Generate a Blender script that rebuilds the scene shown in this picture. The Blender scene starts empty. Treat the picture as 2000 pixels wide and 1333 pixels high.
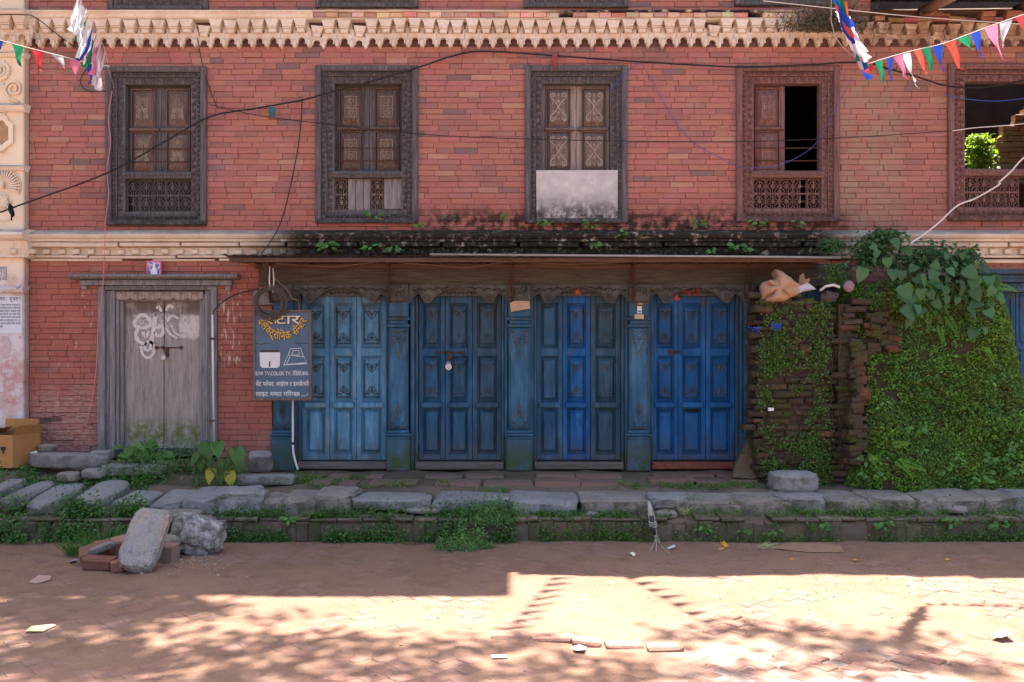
import bpy, bmesh, math, random
import numpy as np
from mathutils import Vector, Matrix, noise as mnoise

scene = bpy.context.scene
COL = scene.collection
RND = random.Random(11)
PI = math.pi

# ------------------------------------------------------------------ camera, sky, sun, exposure
F_PX, CAM_D, EYE, HOR = 1710.0, 9.0, 1.5, 720.0
cam = bpy.data.cameras.new('camera')
cam_o = bpy.data.objects.new('camera', cam)
COL.objects.link(cam_o)
cam.sensor_width = 36.0
cam.lens = F_PX / 2000.0 * 36.0
cam.shift_y = (HOR - 666.5) / 2000.0
cam.clip_start = 0.05
cam.clip_end = 500.0
cam_o.location = (0, -CAM_D, EYE)
cam_o.rotation_euler = (PI / 2, 0, 0)
scene.camera = cam_o

SUN_EL = math.radians(68.5)
SUN_AZ = math.radians(9.0)          # from +Y (behind the house) towards +X
world = bpy.data.worlds.new('World')
scene.world = world
world.use_nodes = True
wnt = world.node_tree
sky = wnt.nodes.new('ShaderNodeTexSky')
sky.sky_type = 'NISHITA'
sky.sun_disc = False
sky.sun_elevation = SUN_EL
sky.sun_rotation = SUN_AZ
sky.air_density = 1.0
sky.dust_density = 3.5
sky.ozone_density = 0.6
bg = wnt.nodes['Background']
wnt.links.new(sky.outputs[0], bg.inputs[0])
bg.inputs[1].default_value = 0.086

sun = bpy.data.lights.new('sun', 'SUN')
sun.energy = 5.0
sun.angle = math.radians(0.6)
sun.color = (1.0, 0.93, 0.84)
sun_o = bpy.data.objects.new('sun', sun)
COL.objects.link(sun_o)
sdir = Vector((math.sin(SUN_AZ) * math.cos(SUN_EL), math.cos(SUN_AZ) * math.cos(SUN_EL), math.sin(SUN_EL)))
sun_o.rotation_euler = sdir.to_track_quat('Z', 'Y').to_euler()
sun_o.location = (4, 10, 25)

vs = scene.view_settings
vs.view_transform = 'Standard'
vs.look = 'None'
vs.gamma = 1.0
vs.use_curve_mapping = False
vs.exposure = 2.23

# ------------------------------------------------------------------ helpers
def W(px, py, Y=0.0):
    """photo pixel and depth -> place"""
    s = F_PX / (CAM_D + Y)
    return Vector(((px - 1000.0) / s, Y, EYE + (HOR - py) / s))
def X(px, Y=0.0): return (px - 1000.0) * (CAM_D + Y) / F_PX
def Z(py, Y=0.0): return EYE + (HOR - py) * (CAM_D + Y) / F_PX
def srgb(r, g, b):
    def f(c):
        c /= 255.0
        return c / 12.92 if c <= 0.04045 else ((c + 0.055) / 1.055) ** 2.4
    return (f(r), f(g), f(b), 1.0)

class MB:
    def __init__(s):
        s.v, s.f, s.c, s.col = [], [], [], None
    def add(s, vs_, fs_):
        b = len(s.v)
        s.v.extend([tuple(p) for p in vs_])
        for f in fs_:
            s.f.append(tuple(b + i for i in f))
            s.c.append(s.col)
        return s
    def box(s, x0, x1, y0, y1, z0, z1):
        v = [(x, y, z) for z in (z0, z1) for y in (y0, y1) for x in (x0, x1)]
        return s.add(v, [(0, 2, 3, 1), (4, 5, 7, 6), (0, 1, 5, 4), (2, 6, 7, 3), (0, 4, 6, 2), (1, 3, 7, 5)])
    def cbox(s, x0, x1, y0, y1, z0, z1, c=0.006, jit=0.0):
        """box with chamfered front edges (front is -Y) and slightly uneven corners"""
        c = min(c, (x1 - x0) * .4, (z1 - z0) * .4)
        j = lambda: RND.uniform(-jit, jit)
        o = [(x0, z0), (x1, z0), (x1, z1), (x0, z1)]
        jj = [(j(), j()) for _ in o]
        fr = [(x0 + c, z0 + c), (x1 - c, z0 + c), (x1 - c, z1 - c), (x0 + c, z1 - c)]
        v = [(a + q[0], y0 + j() * .6, b + q[1]) for (a, b), q in zip(fr, jj)]
        v += [(a + q[0], y0 + c, b + q[1]) for (a, b), q in zip(o, jj)]
        v += [(a + q[0], y1, b + q[1]) for (a, b), q in zip(o, jj)]
        f = [(0, 1, 2, 3)]
        for i in range(4):
            k = (i + 1) % 4
            f += [(i, 4 + i, 4 + k, k), (4 + i, 8 + i, 8 + k, 4 + k)]
        f.append((11, 10, 9, 8))
        return s.add(v, f)
    def frustum(s, x0, x1, z0, z1, y0, y1, ix, iz):
        """raised field: base rect at y0, smaller rect at y1 (y1<y0 is proud)"""
        v = [(x0, y0, z0), (x1, y0, z0), (x1, y0, z1), (x0, y0, z1),
             (x0 + ix, y1, z0 + iz), (x1 - ix, y1, z0 + iz), (x1 - ix, y1, z1 - iz), (x0 + ix, y1, z1 - iz)]
        return s.add(v, [(4, 5, 6, 7), (0, 1, 5, 4), (1, 2, 6, 5), (2, 3, 7, 6), (3, 0, 4, 7)])
    def prism(s, poly, y0, y1):
        """polygon [(x,z)] extruded along Y"""
        n = len(poly)
        v = [(x, y0, z) for x, z in poly] + [(x, y1, z) for x, z in poly]
        f = [tuple(range(n)), tuple(range(2 * n - 1, n - 1, -1))]
        f += [(i, n + i, n + (i + 1) % n, (i + 1) % n) for i in range(n)]
        return s.add(v, f)
    def strip(s, outer, inner, y0, y1):
        """band between two equally long open polylines (x,z), thick from y0 to y1"""
        n = len(outer)
        v = [(x, y0, z) for x, z in outer] + [(x, y0, z) for x, z in inner] + \
            [(x, y1, z) for x, z in outer] + [(x, y1, z) for x, z in inner]
        f = []
        for i in range(n - 1):
            f += [(i, i + 1, n + i + 1, n + i), (2 * n + i, 3 * n + i, 3 * n + i + 1, 2 * n + i + 1),
                  (i, 2 * n + i, 2 * n + i + 1, i + 1), (n + i, n + i + 1, 3 * n + i + 1, 3 * n + i)]
        f += [(0, n, 3 * n, 2 * n), (n - 1, 3 * n - 1, 4 * n - 1, 2 * n - 1)]
        return s.add(v, f)
    def profx(s, prof, x0, x1, nseg=1, jit=0.0):
        """profile [(y,z)] (open) swept along X with uneven sections"""
        n = len(prof)
        v, f = [], []
        for i in range(nseg + 1):
            x = x0 + (x1 - x0) * i / nseg
            dy, dz = RND.uniform(-jit, jit), RND.uniform(-jit, jit)
            v += [(x, y + dy * (.4 + RND.random() * .6), z + dz * (.4 + RND.random() * .6)) for y, z in prof]
        for i in range(nseg):
            for k in range(n - 1):
                a = i * n + k
                f.append((a, a + 1, a + n + 1, a + n))
        f += [tuple(range(n)), tuple(range((nseg + 1) * n - 1, nseg * n - 1, -1))]
        return s.add(v, f)
    def tube(s, pts, r, n=6, cap=True, flat=1.0):
        pts = [Vector(p) for p in pts]
        m = len(pts)
        rr = r if hasattr(r, '__len__') else [r] * m
        v, f = [], []
        prev = None
        for i, p in enumerate(pts):
            t = (pts[min(i + 1, m - 1)] - pts[max(i - 1, 0)])
            if t.length < 1e-9: t = Vector((0, 0, 1))
            t.normalize()
            if prev is None:
                a = Vector((0, 1, 0)) if abs(t.y) < .9 else Vector((1, 0, 0))
                u = t.cross(a).normalized()
            else:
                u = (prev - t * prev.dot(t))
                u = u.normalized() if u.length > 1e-6 else t.cross(Vector((0, 1, 0.01))).normalized()
            prev = u
            w = t.cross(u)
            for k in range(n):
                an = 2 * PI * k / n
                v.append(p + u * (math.cos(an) * rr[i]) + w * (math.sin(an) * rr[i] * flat))
        for i in range(m - 1):
            for k in range(n):
                k2 = (k + 1) % n
                f.append((i * n + k, i * n + k2, (i + 1) * n + k2, (i + 1) * n + k))
        if cap:
            f += [tuple(range(n - 1, -1, -1)), tuple((m - 1) * n + k for k in range(n))]
        return s.add(v, f)
    def ball(s, c, rx, ry, rz, seg=8, rings=5):
        v = [(c[0], c[1], c[2] + rz)]
        for i in range(1, rings):
            t = PI * i / rings
            for k in range(seg):
                a = 2 * PI * k / seg
                v.append((c[0] + rx * math.sin(t) * math.cos(a), c[1] + ry * math.sin(t) * math.sin(a), c[2] + rz * math.cos(t)))
        v.append((c[0], c[1], c[2] - rz))
        L = len(v) - 1
        f = [(0, 1 + k, 1 + (k + 1) % seg) for k in range(seg)]
        for i in range(rings - 2):
            for k in range(seg):
                a, b = 1 + i * seg + k, 1 + i * seg + (k + 1) % seg
                f.append((a, a + seg, b + seg, b))
        a = 1 + (rings - 2) * seg
        f += [(L, a + (k + 1) % seg, a + k) for k in range(seg)]
        return s.add(v, f)
    def gem(s, c, ang, lx, lz, h):
        """small carved leaf: elongated pyramid lying on the XZ plane, proud towards -Y"""
        ca, sa = math.cos(ang), math.sin(ang)
        q = [(-lx, 0), (0, -lz), (lx, 0), (0, lz)]
        v = [(c[0] + a * ca - b * sa, c[1], c[2] + a * sa + b * ca) for a, b in q]
        v.append((c[0] + lx * .2 * ca, c[1] - h, c[2] + lx * .2 * sa))
        return s.add(v, [(0, 1, 4), (1, 2, 4), (2, 3, 4), (3, 0, 4)])
    def ring(s, c, r, t, n=10, a0=0.0, a1=2 * PI):
        """half-sunk ring (or arc) in the XZ plane"""
        pts = [(c[0] + r * math.cos(a0 + (a1 - a0) * i / n), c[1], c[2] + r * math.sin(a0 + (a1 - a0) * i / n)) for i in range(n + 1)]
        return s.tube(pts, t, 4, cap=abs(a1 - a0) < 6.2)
    def curve(s, pts, t, Y, n=4):
        return s.tube([(x, Y, z) for x, z in pts], t, n)
    def xf(s, M):
        s.v = [tuple(M @ Vector(p)) for p in s.v]
        return s
    def obj(s, name, mat, parent=None, smooth=False, loc=None, recalc=True, link=True):
        v = np.array(s.v, dtype=np.float64).reshape(-1, 3)
        if loc is None:
            lo, hi = v.min(0), v.max(0)
            loc = ((lo[0] + hi[0]) / 2, (lo[1] + hi[1]) / 2, lo[2])
        loc = np.array(loc)
        me = bpy.data.meshes.new(name)
        me.from_pydata((v - loc).tolist(), [], s.f)
        if any(c is not None for c in s.c):
            at = me.attributes.new('col', 'FLOAT_COLOR', 'FACE')
            at.data.foreach_set('color', np.array([c or (1, 1, 1, 1) for c in s.c], dtype=np.float32).ravel())
        if recalc and len(s.f) < 30000:
            bm = bmesh.new(); bm.from_mesh(me)
            bmesh.ops.recalc_face_normals(bm, faces=bm.faces)
            bm.to_mesh(me); bm.free()
        me.polygons.foreach_set('use_smooth', [bool(smooth)] * len(me.polygons))
        if mat is not None: me.materials.append(mat)
        o = bpy.data.objects.new(name, me)
        if link: COL.objects.link(o)
        o.location = loc
        if parent is not None:
            o.parent = parent
            o.location = Vector(loc) - wloc(parent)
        return o

def wloc(o):
    l = Vector(o.location)
    while o.parent is not None:
        o = o.parent
        l += Vector(o.location)
    return l
def tag(o, label=None, cat=None, group=None, kind=None):
    if label: o['label'] = label
    if cat: o['category'] = cat
    if group: o['group'] = group
    if kind: o['kind'] = kind
    return o
def thing(name, label, cat, loc=(0, 0, 0), group=None):
    o = bpy.data.objects.new(name, None)
    o.empty_display_size = .1
    COL.objects.link(o)
    o.location = loc
    return tag(o, label, cat, group)
def dup(src, loc, parent=None, rot=None, scale=None, mat=None):
    """copy of one mesh object at a world place"""
    o = src.copy()
    COL.objects.link(o)
    o.parent = parent
    o.location = Vector(loc) - (wloc(parent) if parent is not None else Vector((0, 0, 0)))
    if rot is not None: o.rotation_euler = rot
    if scale is not None: o.scale = scale if hasattr(scale, '__len__') else (scale,) * 3
    return o
def fbm(p, o=4): return mnoise.fractal(Vector(p), 1.0, 2.0, o)
def spline(pts, n=8):
    """Catmull-Rom through points"""
    P = [Vector(p) for p in pts]
    P = [P[0] * 2 - P[1]] + P + [P[-1] * 2 - P[-2]]
    out = []
    for i in range(1, len(P) - 2):
        a, b, c, d = P[i - 1:i + 3]
        for k in range(n):
            t = k / n
            out.append(.5 * ((2 * b) + (c - a) * t + (2 * a - 5 * b + 4 * c - d) * t * t + (3 * b - a - 3 * c + d) * t ** 3))
    out.append(P[-2])
    return out

# ------------------------------------------------------------------ materials
class M:
    """tiny node helper"""
    def __init__(s, name):
        s.m = bpy.data.materials.new(name)
        s.m.use_nodes = True
        s.t = s.m.node_tree
        s.b = s.t.nodes['Principled BSDF']
        s.out = s.t.nodes['Material Output']
        g = s.t.nodes.new('ShaderNodeNewGeometry')
        s.pos, s.nor = g.outputs['Position'], g.outputs['Normal']
        sp = s.t.nodes.new('ShaderNodeSeparateXYZ'); s.l(s.pos, sp.inputs[0])
        s.x, s.y, s.z = sp.outputs
    def l(s, a, b): s.t.links.new(a, b)
    def set(s, inp, v):
        if hasattr(v, 'is_output'): s.l(v, inp)
        else: inp.default_value = v
    def vec(s, sx, sy, sz, rot=None):
        n = s.t.nodes.new('ShaderNodeMapping'); s.l(s.pos, n.inputs[0])
        n.inputs['Scale'].default_value = (sx, sy, sz)
        if rot: n.inputs['Rotation'].default_value = rot
        return n.outputs[0]
    def noise(s, scale, vec=None, detail=5, rough=.6, dist=0.0):
        n = s.t.nodes.new('ShaderNodeTexNoise')
        s.l(vec if vec is not None else s.pos, n.inputs['Vector'])
        n.inputs['Scale'].default_value = scale
        n.inputs['Detail'].default_value = detail
        n.inputs['Roughness'].default_value = rough
        n.inputs['Distortion'].default_value = dist
        return n.outputs['Fac']
    def voro(s, scale, vec=None):
        n = s.t.nodes.new('ShaderNodeTexVoronoi')
        s.l(vec if vec is not None else s.pos, n.inputs['Vector'])
        n.inputs['Scale'].default_value = scale
        return n.outputs['Distance']
    def ramp(s, fac, stops, interp='LINEAR'):
        n = s.t.nodes.new('ShaderNodeValToRGB')
        s.set(n.inputs[0], fac)
        cr = n.color_ramp; cr.interpolation = interp
        while len(cr.elements) < len(stops): cr.elements.new(.5)
        for e, (p, c) in zip(cr.elements, stops):
            e.position = p
            e.color = c if len(c) == 4 else (*c, 1)
        return n.outputs[0]
    def mix(s, fac, a, b, blend='MIX'):
        n = s.t.nodes.new('ShaderNodeMix'); n.data_type = 'RGBA'; n.blend_type = blend
        s.set(n.inputs[0], fac); s.set(n.inputs[6], a); s.set(n.inputs[7], b)
        return n.outputs[2]
    def math(s, op, a, b=0.0, clamp=False):
        n = s.t.nodes.new('ShaderNodeMath'); n.operation = op; n.use_clamp = clamp
        s.set(n.inputs[0], a); s.set(n.inputs[1], b)
        return n.outputs[0]
    def mr(s, v, a, b, c=0.0, d=1.0):
        n = s.t.nodes.new('ShaderNodeMapRange'); n.interpolation_type = 'SMOOTHSTEP'
        s.set(n.inputs[0], v)
        n.inputs[1].default_value, n.inputs[2].default_value, n.inputs[3].default_value, n.inputs[4].default_value = a, b, c, d
        return n.outputs[0]
    def attr(s, name='col'):
        n = s.t.nodes.new('ShaderNodeAttribute'); n.attribute_name = name
        return n.outputs['Color']
    def rand(s):
        return s.t.nodes.new('ShaderNodeObjectInfo').outputs['Random']
    def zone(s, x0, x1, z0, z1, sx=.2, sz=.15, wob=.25, scale=3.0):
        """soft patch in world X/Z with a noisy outline"""
        w = s.math('MULTIPLY', s.math('SUBTRACT', s.noise(scale, detail=6), .5), wob * 2)
        x = s.math('ADD', s.x, w); z = s.math('ADD', s.z, w)
        a = s.math('MULTIPLY', s.mr(x, x0 - sx, x0 + sx), s.mr(x, x1 - sx, x1 + sx, 1, 0))
        b = s.math('MULTIPLY', s.mr(z, z0 - sz, z0 + sz), s.mr(z, z1 - sz, z1 + sz, 1, 0))
        return s.math('MULTIPLY', a, b)
    def done(s, color, rough=.85, bump=None, bd=.004, bs=1.0, spec=.3, metal=0.0):
        s.set(s.b.inputs['Base Color'], color)
        s.set(s.b.inputs['Roughness'], rough)
        s.b.inputs['Specular IOR Level'].default_value = spec
        s.b.inputs['Metallic'].default_value = metal
        if bump is not None:
            n = s.t.nodes.new('ShaderNodeBump')
            n.inputs['Strength'].default_value = bs
            n.inputs['Distance'].default_value = bd
            s.l(bump, n.inputs['Height'])
            s.l(n.outputs[0], s.b.inputs['Normal'])
        return s.m

def plain(name, col, rough=.7, var=.25, scale=12.0, bump=.002, spec=.3, metal=0.0, stretch=None):
    m = M(name)
    v = m.vec(*stretch) if stretch else None
    n = m.noise(scale, v)
    d = tuple(c * (1 - var) for c in col[:3]); u = tuple(min(1, c * (1 + var)) for c in col[:3])
    return m.done(m.ramp(n, [(.25, d), (.75, u)]), rough, m.noise(scale * 4, v), bump, spec=spec, metal=metal)

def mat_brick(name, stain=True):
    m = M(name)
    c = m.attr()
    c = m.mix(1.0, c, m.ramp(m.noise(55, detail=6, rough=.7), [(.2, (.72, .72, .72)), (.8, (1.2, 1.2, 1.2))]), 'MULTIPLY')
    c = m.mix(m.mr(m.noise(2.2, detail=6), .5, .8, 0, .45), c, srgb(178, 142, 135))
    c = m.mix(m.mr(m.noise(17, m.vec(.6, 1, 1.3), 6, .7), .48, .72, 0, .4), c, srgb(140, 104, 106))
    c = m.mix(m.mr(m.noise(21, m.vec(.5, 1, 1.2), 6, .7), .56, .74, 0, .35), c, srgb(206, 140, 118))
    c = m.mix(m.mr(m.noise(120, detail=3), .7, .76, 0, .5), c, srgb(200, 180, 172))
    c = m.mix(m.mr(m.noise(9, detail=5), .63, .76, 0, .55), c, srgb(110, 90, 88))
    if stain:
        # lime bloom low on the wall by the old door, black mould above the ledge
        c = m.mix(m.math('MULTIPLY', m.zone(X(60), X(200), Z(930), Z(760)), m.mr(m.noise(14, m.vec(1, 1, 5)), .4, .65, 0, .75)), c, srgb(185, 158, 150))
        c = m.mix(m.mr(m.noise(2.4, m.vec(1, 1, .25), 6, .6), .52, .74, 0, .32), c, srgb(128, 94, 90))
        c = m.mix(m.mr(m.noise(.9, detail=4), .45, .7, 0, .3), c, srgb(150, 104, 98))
        g = m.math('MULTIPLY', m.zone(X(820), X(1660), Z(470), Z(412), .3, .1, .12, 5.0), m.mr(m.noise(11, detail=8), .36, .58, 0, .92))
        c = m.mix(g, c, srgb(44, 38, 32))
        c = m.mix(m.math('MULTIPLY', m.zone(X(1640), X(1760), Z(440), Z(150), .15, .1, .2), m.mr(m.noise(6), .35, .62, 0, .7)), c, srgb(150, 132, 112))
        d = m.math('MULTIPLY', m.zone(X(95), X(200), Z(720), Z(560), .03, .1, .05), m.mr(m.noise(18, m.vec(2.5, 1, .5), 4), .64, .68))
        c = m.mix(d, c, srgb(205, 185, 165))
        d = m.math('MULTIPLY', m.zone(X(425), X(470), Z(720), Z(560), .02, .1, .05), m.mr(m.noise(16, m.vec(2.5, 1, .45), 4), .56, .6))
        c = m.mix(d, c, srgb(196, 176, 158))
    return m.done(c, .9, m.noise(90, detail=5), .003, spec=.2)

def mat_wood(name, lo, mid, hi, axis='z', rough=.8, moss=None, soot=None):
    m = M(name)
    st = {'z': (1, 1, .06), 'x': (.06, 1, 1)}[axis]
    v = m.vec(*st)
    g = m.noise(60, v, 7, .65, .3)
    c = m.ramp(g, [(.25, lo), (.5, mid), (.78, hi)])
    c = m.mix(m.mr(m.noise(2.3, detail=5), .4, .75, 0, .5), c, mid)
    c = m.mix(m.mr(m.noise(130, v, 3), .62, .7, 0, .75), c, tuple(a * .35 for a in lo[:3]) + (1,))
    if moss: c = moss(m, c)
    return m.done(c, rough, m.noise(90, v, 5), .003, spec=.25)

def mat_paint(name, paint, paint2, worn, wear=.5, moss_z=None):
    """weathered paint on wood, washed out and worn to grey wood in vertical streaks"""
    m = M(name)
    v = m.vec(1, 1, .1)
    c = m.mix(m.mr(m.noise(1.7, detail=5), .35, .65), paint, paint2)
    c = m.mix(m.mr(m.noise(34, v, 7, .7), .62 - .22 * wear, .78 - .2 * wear, 0, .85), c, worn)
    c = m.mix(m.mr(m.noise(9, m.vec(1, 1, .22), 6, .65), .45, .7, 0, .35 + .3 * wear), c, tuple(min(1, a * 1.9 + .03) for a in paint2[:3]) + (1,))
    c = m.mix(m.mr(m.noise(6, m.vec(1, 1, .4), 6, .65, .4), .5, .72, 0, .6), c, tuple(a * .42 for a in paint[:3]) + (1,))
    c = m.mix(m.mr(m.noise(150, v, 4), .6, .72, 0, .5), c, srgb(24, 30, 38))
    dirt = m.math('MULTIPLY', m.mr(m.z, .45, .95, 1, 0), m.mr(m.noise(7, detail=6), .3, .6))
    c = m.mix(m.math('MULTIPLY', dirt, .8), c, srgb(84, 84, 86))
    c = m.mix(m.mr(m.noise(48, m.vec(1, 1, .5), 6, .75), .66, .7, 0, .6 + .3 * wear), c, srgb(112, 106, 98))
    top_shade = m.math('MULTIPLY', m.mr(m.z, 1.5, 2.3), m.mr(m.noise(7, detail=7, rough=.7), .38, .66, 0, .7))  # awning shade painted into the colour, darker towards the door tops
    c = m.mix(top_shade, c, srgb(72, 70, 66))
    if moss_z:
        k = m.math('MULTIPLY', m.mr(m.z, moss_z[0], moss_z[1], 1, 0), m.mr(m.noise(9, detail=7), .33, .55, 0, .9))
        c = m.mix(k, c, srgb(62, 78, 44))
    return m.done(c, .72, m.noise(120, v, 5), .002, spec=.3)

def mat_leaf(name, c1, c2, trans=.35):
    m = M(name)
    c = m.mix(m.noise(30), c1, c2)
    c = m.mix(1.0, c, m.attr(), 'MULTIPLY')
    m.done(c, .55, spec=.35)
    t = m.t.nodes.new('ShaderNodeBsdfTranslucent')
    m.l(m.mix(1.0, c, (1.1, 1.2, .7, 1), 'MULTIPLY'), t.inputs[0])
    mx = m.t.nodes.new('ShaderNodeMixShader'); mx.inputs[0].default_value = trans
    m.l(m.b.outputs[0], mx.inputs[1]); m.l(t.outputs[0], mx.inputs[2]); m.l(mx.outputs[0], m.out.inputs[0])
    return m.m
def mat_cloth(name, col, trans=.5):
    m = M(name)
    c = m.mix(m.noise(40), tuple(a * .8 for a in col[:3]) + (1,), col)
    m.done(c, .8, m.noise(300), .001)
    t = m.t.nodes.new('ShaderNodeBsdfTranslucent'); m.l(c, t.inputs[0])
    mx = m.t.nodes.new('ShaderNodeMixShader'); mx.inputs[0].default_value = trans
    m.l(m.b.outputs[0], mx.inputs[1]); m.l(t.outputs[0], mx.inputs[2]); m.l(mx.outputs[0], m.out.inputs[0])
    return m.m
BRICK = mat_brick('fired red brick')
BRICK_OLD = mat_brick('old dusty brick', stain=False)
def _mortar():
    m = M('mortar joints')
    c = m.ramp(m.noise(30), [(.3, srgb(84, 62, 58)), (.7, srgb(124, 96, 90))])
    c = m.mix(m.math('MULTIPLY', m.zone(X(500), X(1660), Z(520), Z(420), .3, .05, .1), .9), c, srgb(34, 30, 26))
    return m.done(c, .95, m.noise(120), .003, spec=.1)
MORTAR = _mortar()
def _stucco(name, base, base2, mould):
    m = M(name)
    c = m.mix(m.mr(m.noise(3.2, detail=6), .35, .68), base, base2)
    c = m.mix(m.mr(m.noise(24, detail=6), .52, .75, 0, .5), c, srgb(178, 150, 126))
    sp = m.t.nodes.new('ShaderNodeSeparateXYZ'); m.l(m.nor, sp.inputs[0])
    c = m.mix(m.math('MULTIPLY', m.mr(sp.outputs[2], .25, .7, 0, .8), m.mr(m.noise(6), .2, .6)), c, srgb(150, 140, 136))
    if mould:
        g = m.zone(X(540), X(1645), Z(530), Z(430), .35, .02, .08, 6.0)
        g = m.math('MULTIPLY', g, m.mr(m.noise(13, detail=8, rough=.7), .28, .47))
        c = m.mix(g, c, m.ramp(m.noise(30, detail=6), [(.35, srgb(36, 33, 29)), (.6, srgb(62, 57, 49)), (.9, srgb(120, 112, 102))]))
        k = m.math('MULTIPLY', m.zone(X(650), X(1600), Z(510), Z(440), .3, .02, .05, 6.0), m.mr(m.noise(5, detail=7), .6, .72, 0, .8))
        c = m.mix(k, c, srgb(58, 66, 24))
    else:
        g = m.math('MULTIPLY', m.zone(X(1080), X(1500), Z(36), Z(20), .25, .02, .02, 5), m.mr(m.noise(8), .35, .5))
        c = m.mix(g, c, srgb(52, 50, 54))
        g = m.math('MULTIPLY', m.mr(m.x, X(1600), X(1720)), m.mr(m.noise(7, detail=6), .3, .55, 0, .85))
        c = m.mix(g, c, srgb(150, 122, 104))
    return m.done(c, .92, m.noise(60, detail=6), .004, spec=.15)
STUCCO = _stucco('cream lime stucco', srgb(228, 216, 200), srgb(214, 196, 174), False)
STUCCO_LOW = _stucco('mouldy cream stucco', srgb(216, 200, 178), srgb(200, 178, 154), True)
def _pil():
    m = M('painted pilaster plaster')
    c = m.mix(m.mr(m.noise(2.5, detail=6), .35, .7), srgb(236, 220, 196), srgb(226, 204, 174))
    low = m.mr(m.z, Z(560), Z(510), 1, 0)
    l = m.mix(m.mr(m.noise(7, detail=7), .4, .6), srgb(212, 204, 206), srgb(198, 176, 168))
    l = m.mix(m.math('MULTIPLY', m.zone(X(-60), X(60), Z(800), Z(690), .1, .1, .15, 6), m.mr(m.noise(11), .4, .6, 0, .7)), l, srgb(196, 128, 124))
    l = m.mix(m.mr(m.noise(17, detail=7), .62, .68, 0, .8), l, srgb(130, 112, 108))
    c = m.mix(low, c, l)
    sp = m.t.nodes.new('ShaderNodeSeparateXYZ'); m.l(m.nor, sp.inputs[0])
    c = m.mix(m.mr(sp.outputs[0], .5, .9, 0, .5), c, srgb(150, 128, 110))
    return m.done(c, .9, m.noise(50, detail=6), .003, spec=.15)
PILASTER = _pil()
def _grime(m, c):
    g = m.math('MULTIPLY', m.mr(m.z, 2.95, 3.2, 1, 0), m.mr(m.noise(14, detail=7), .3, .6, 0, .8))
    return m.mix(g, c, srgb(40, 40, 34))
WOOD_DARK = mat_wood('weathered black wood', srgb(54, 52, 55), srgb(92, 88, 91), srgb(134, 128, 128), moss=_grime)
WOOD_BROWN = mat_wood('bare brown shutter wood', srgb(66, 52, 50), srgb(112, 95, 90), srgb(158, 140, 128))
WOOD_PALE = mat_wood('pale dry shutter wood', srgb(100, 88, 84), srgb(152, 136, 128), srgb(188, 172, 160))
WOOD_RED = mat_wood('red brown window wood', srgb(74, 52, 52), srgb(122, 90, 86), srgb(156, 122, 114), moss=_grime)
MOTIF_W = mat_wood('dry carved wood', srgb(104, 96, 88), srgb(150, 140, 128), srgb(182, 172, 158))
MOTIF_R = mat_wood('dry carved red wood', srgb(100, 74, 70), srgb(150, 118, 108), srgb(180, 150, 138))
MOTIF_B = mat_paint('worn carved paint', srgb(58, 82, 98), srgb(74, 88, 98), srgb(106, 100, 94), .6)
SILL = mat_wood('worn sill', srgb(70, 62, 58), srgb(104, 94, 88), srgb(134, 122, 114), axis='x')
WOOD_BROWN2 = mat_wood('dark brown panel wood', srgb(58, 46, 44), srgb(98, 82, 78), srgb(140, 122, 112))
WOOD_GREY = mat_wood('silver grey wood', srgb(80, 77, 80), srgb(128, 123, 124), srgb(170, 163, 158))
WOOD_BEAM = mat_wood('sooty lintel wood', srgb(46, 46, 45), srgb(82, 76, 70), srgb(108, 102, 94), axis='x')
def _leftdoor():
    m = M('chalky old door boards')
    v = m.vec(1, 1, .07)
    c = m.ramp(m.noise(50, v, 7, .65, .5), [(.25, srgb(112, 102, 99)), (.5, srgb(152, 142, 137)), (.78, srgb(180, 170, 162))])
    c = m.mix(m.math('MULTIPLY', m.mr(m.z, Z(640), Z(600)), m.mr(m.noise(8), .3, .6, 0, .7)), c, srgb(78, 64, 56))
    c = m.mix(m.math('MULTIPLY', m.zone(X(238), X(388), Z(870), Z(825), .05, .1, .1, 7), m.mr(m.noise(12), .36, .6, 0, .9)), c, srgb(104, 108, 52))
    c = m.mix(m.math('MULTIPLY', m.zone(X(345), X(388), Z(660), Z(615), .02, .02, .05, 9), m.mr(m.noise(30, detail=6), .3, .5, 0, .85)), c, srgb(205, 198, 192))
    c = m.mix(m.math('MULTIPLY', m.zone(X(255), X(330), Z(640), Z(612), .05, .02, .05, 9), m.mr(m.noise(34, detail=6), .4, .6, 0, .8)), c, srgb(196, 190, 186))
    c = m.mix(m.mr(m.noise(140, v, 3), .63, .7, 0, .7), c, srgb(50, 44, 42))
    return m.done(c, .85, m.noise(90, v), .002, spec=.2)
DOOR_OLD = _leftdoor()
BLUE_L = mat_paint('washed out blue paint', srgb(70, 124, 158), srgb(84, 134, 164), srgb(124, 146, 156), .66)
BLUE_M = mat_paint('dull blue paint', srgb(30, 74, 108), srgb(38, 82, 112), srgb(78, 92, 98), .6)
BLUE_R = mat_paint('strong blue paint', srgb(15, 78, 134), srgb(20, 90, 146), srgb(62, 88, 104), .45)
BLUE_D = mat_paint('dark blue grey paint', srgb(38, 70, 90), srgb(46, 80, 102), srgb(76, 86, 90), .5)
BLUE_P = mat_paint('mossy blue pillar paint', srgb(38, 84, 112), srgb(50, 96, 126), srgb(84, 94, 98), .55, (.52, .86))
CARVED = mat_paint('sooty carved blue wood', srgb(70, 76, 80), srgb(88, 86, 82), srgb(108, 98, 90), .7)
IRON = plain('rusty iron', srgb(88, 58, 46), .8, .4, 30, .002, metal=.2)
TIN = plain('rusty stained roofing tin', srgb(104, 96, 92), .6, .4, 6, .003, metal=.3)
TIN_EDGE = plain('galvanised edge', srgb(150, 146, 142), .5, .2, 9, .001, metal=.5)
DARK_IN = plain('unlit room plaster', srgb(64, 54, 48), .95, .3, 5)
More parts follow.
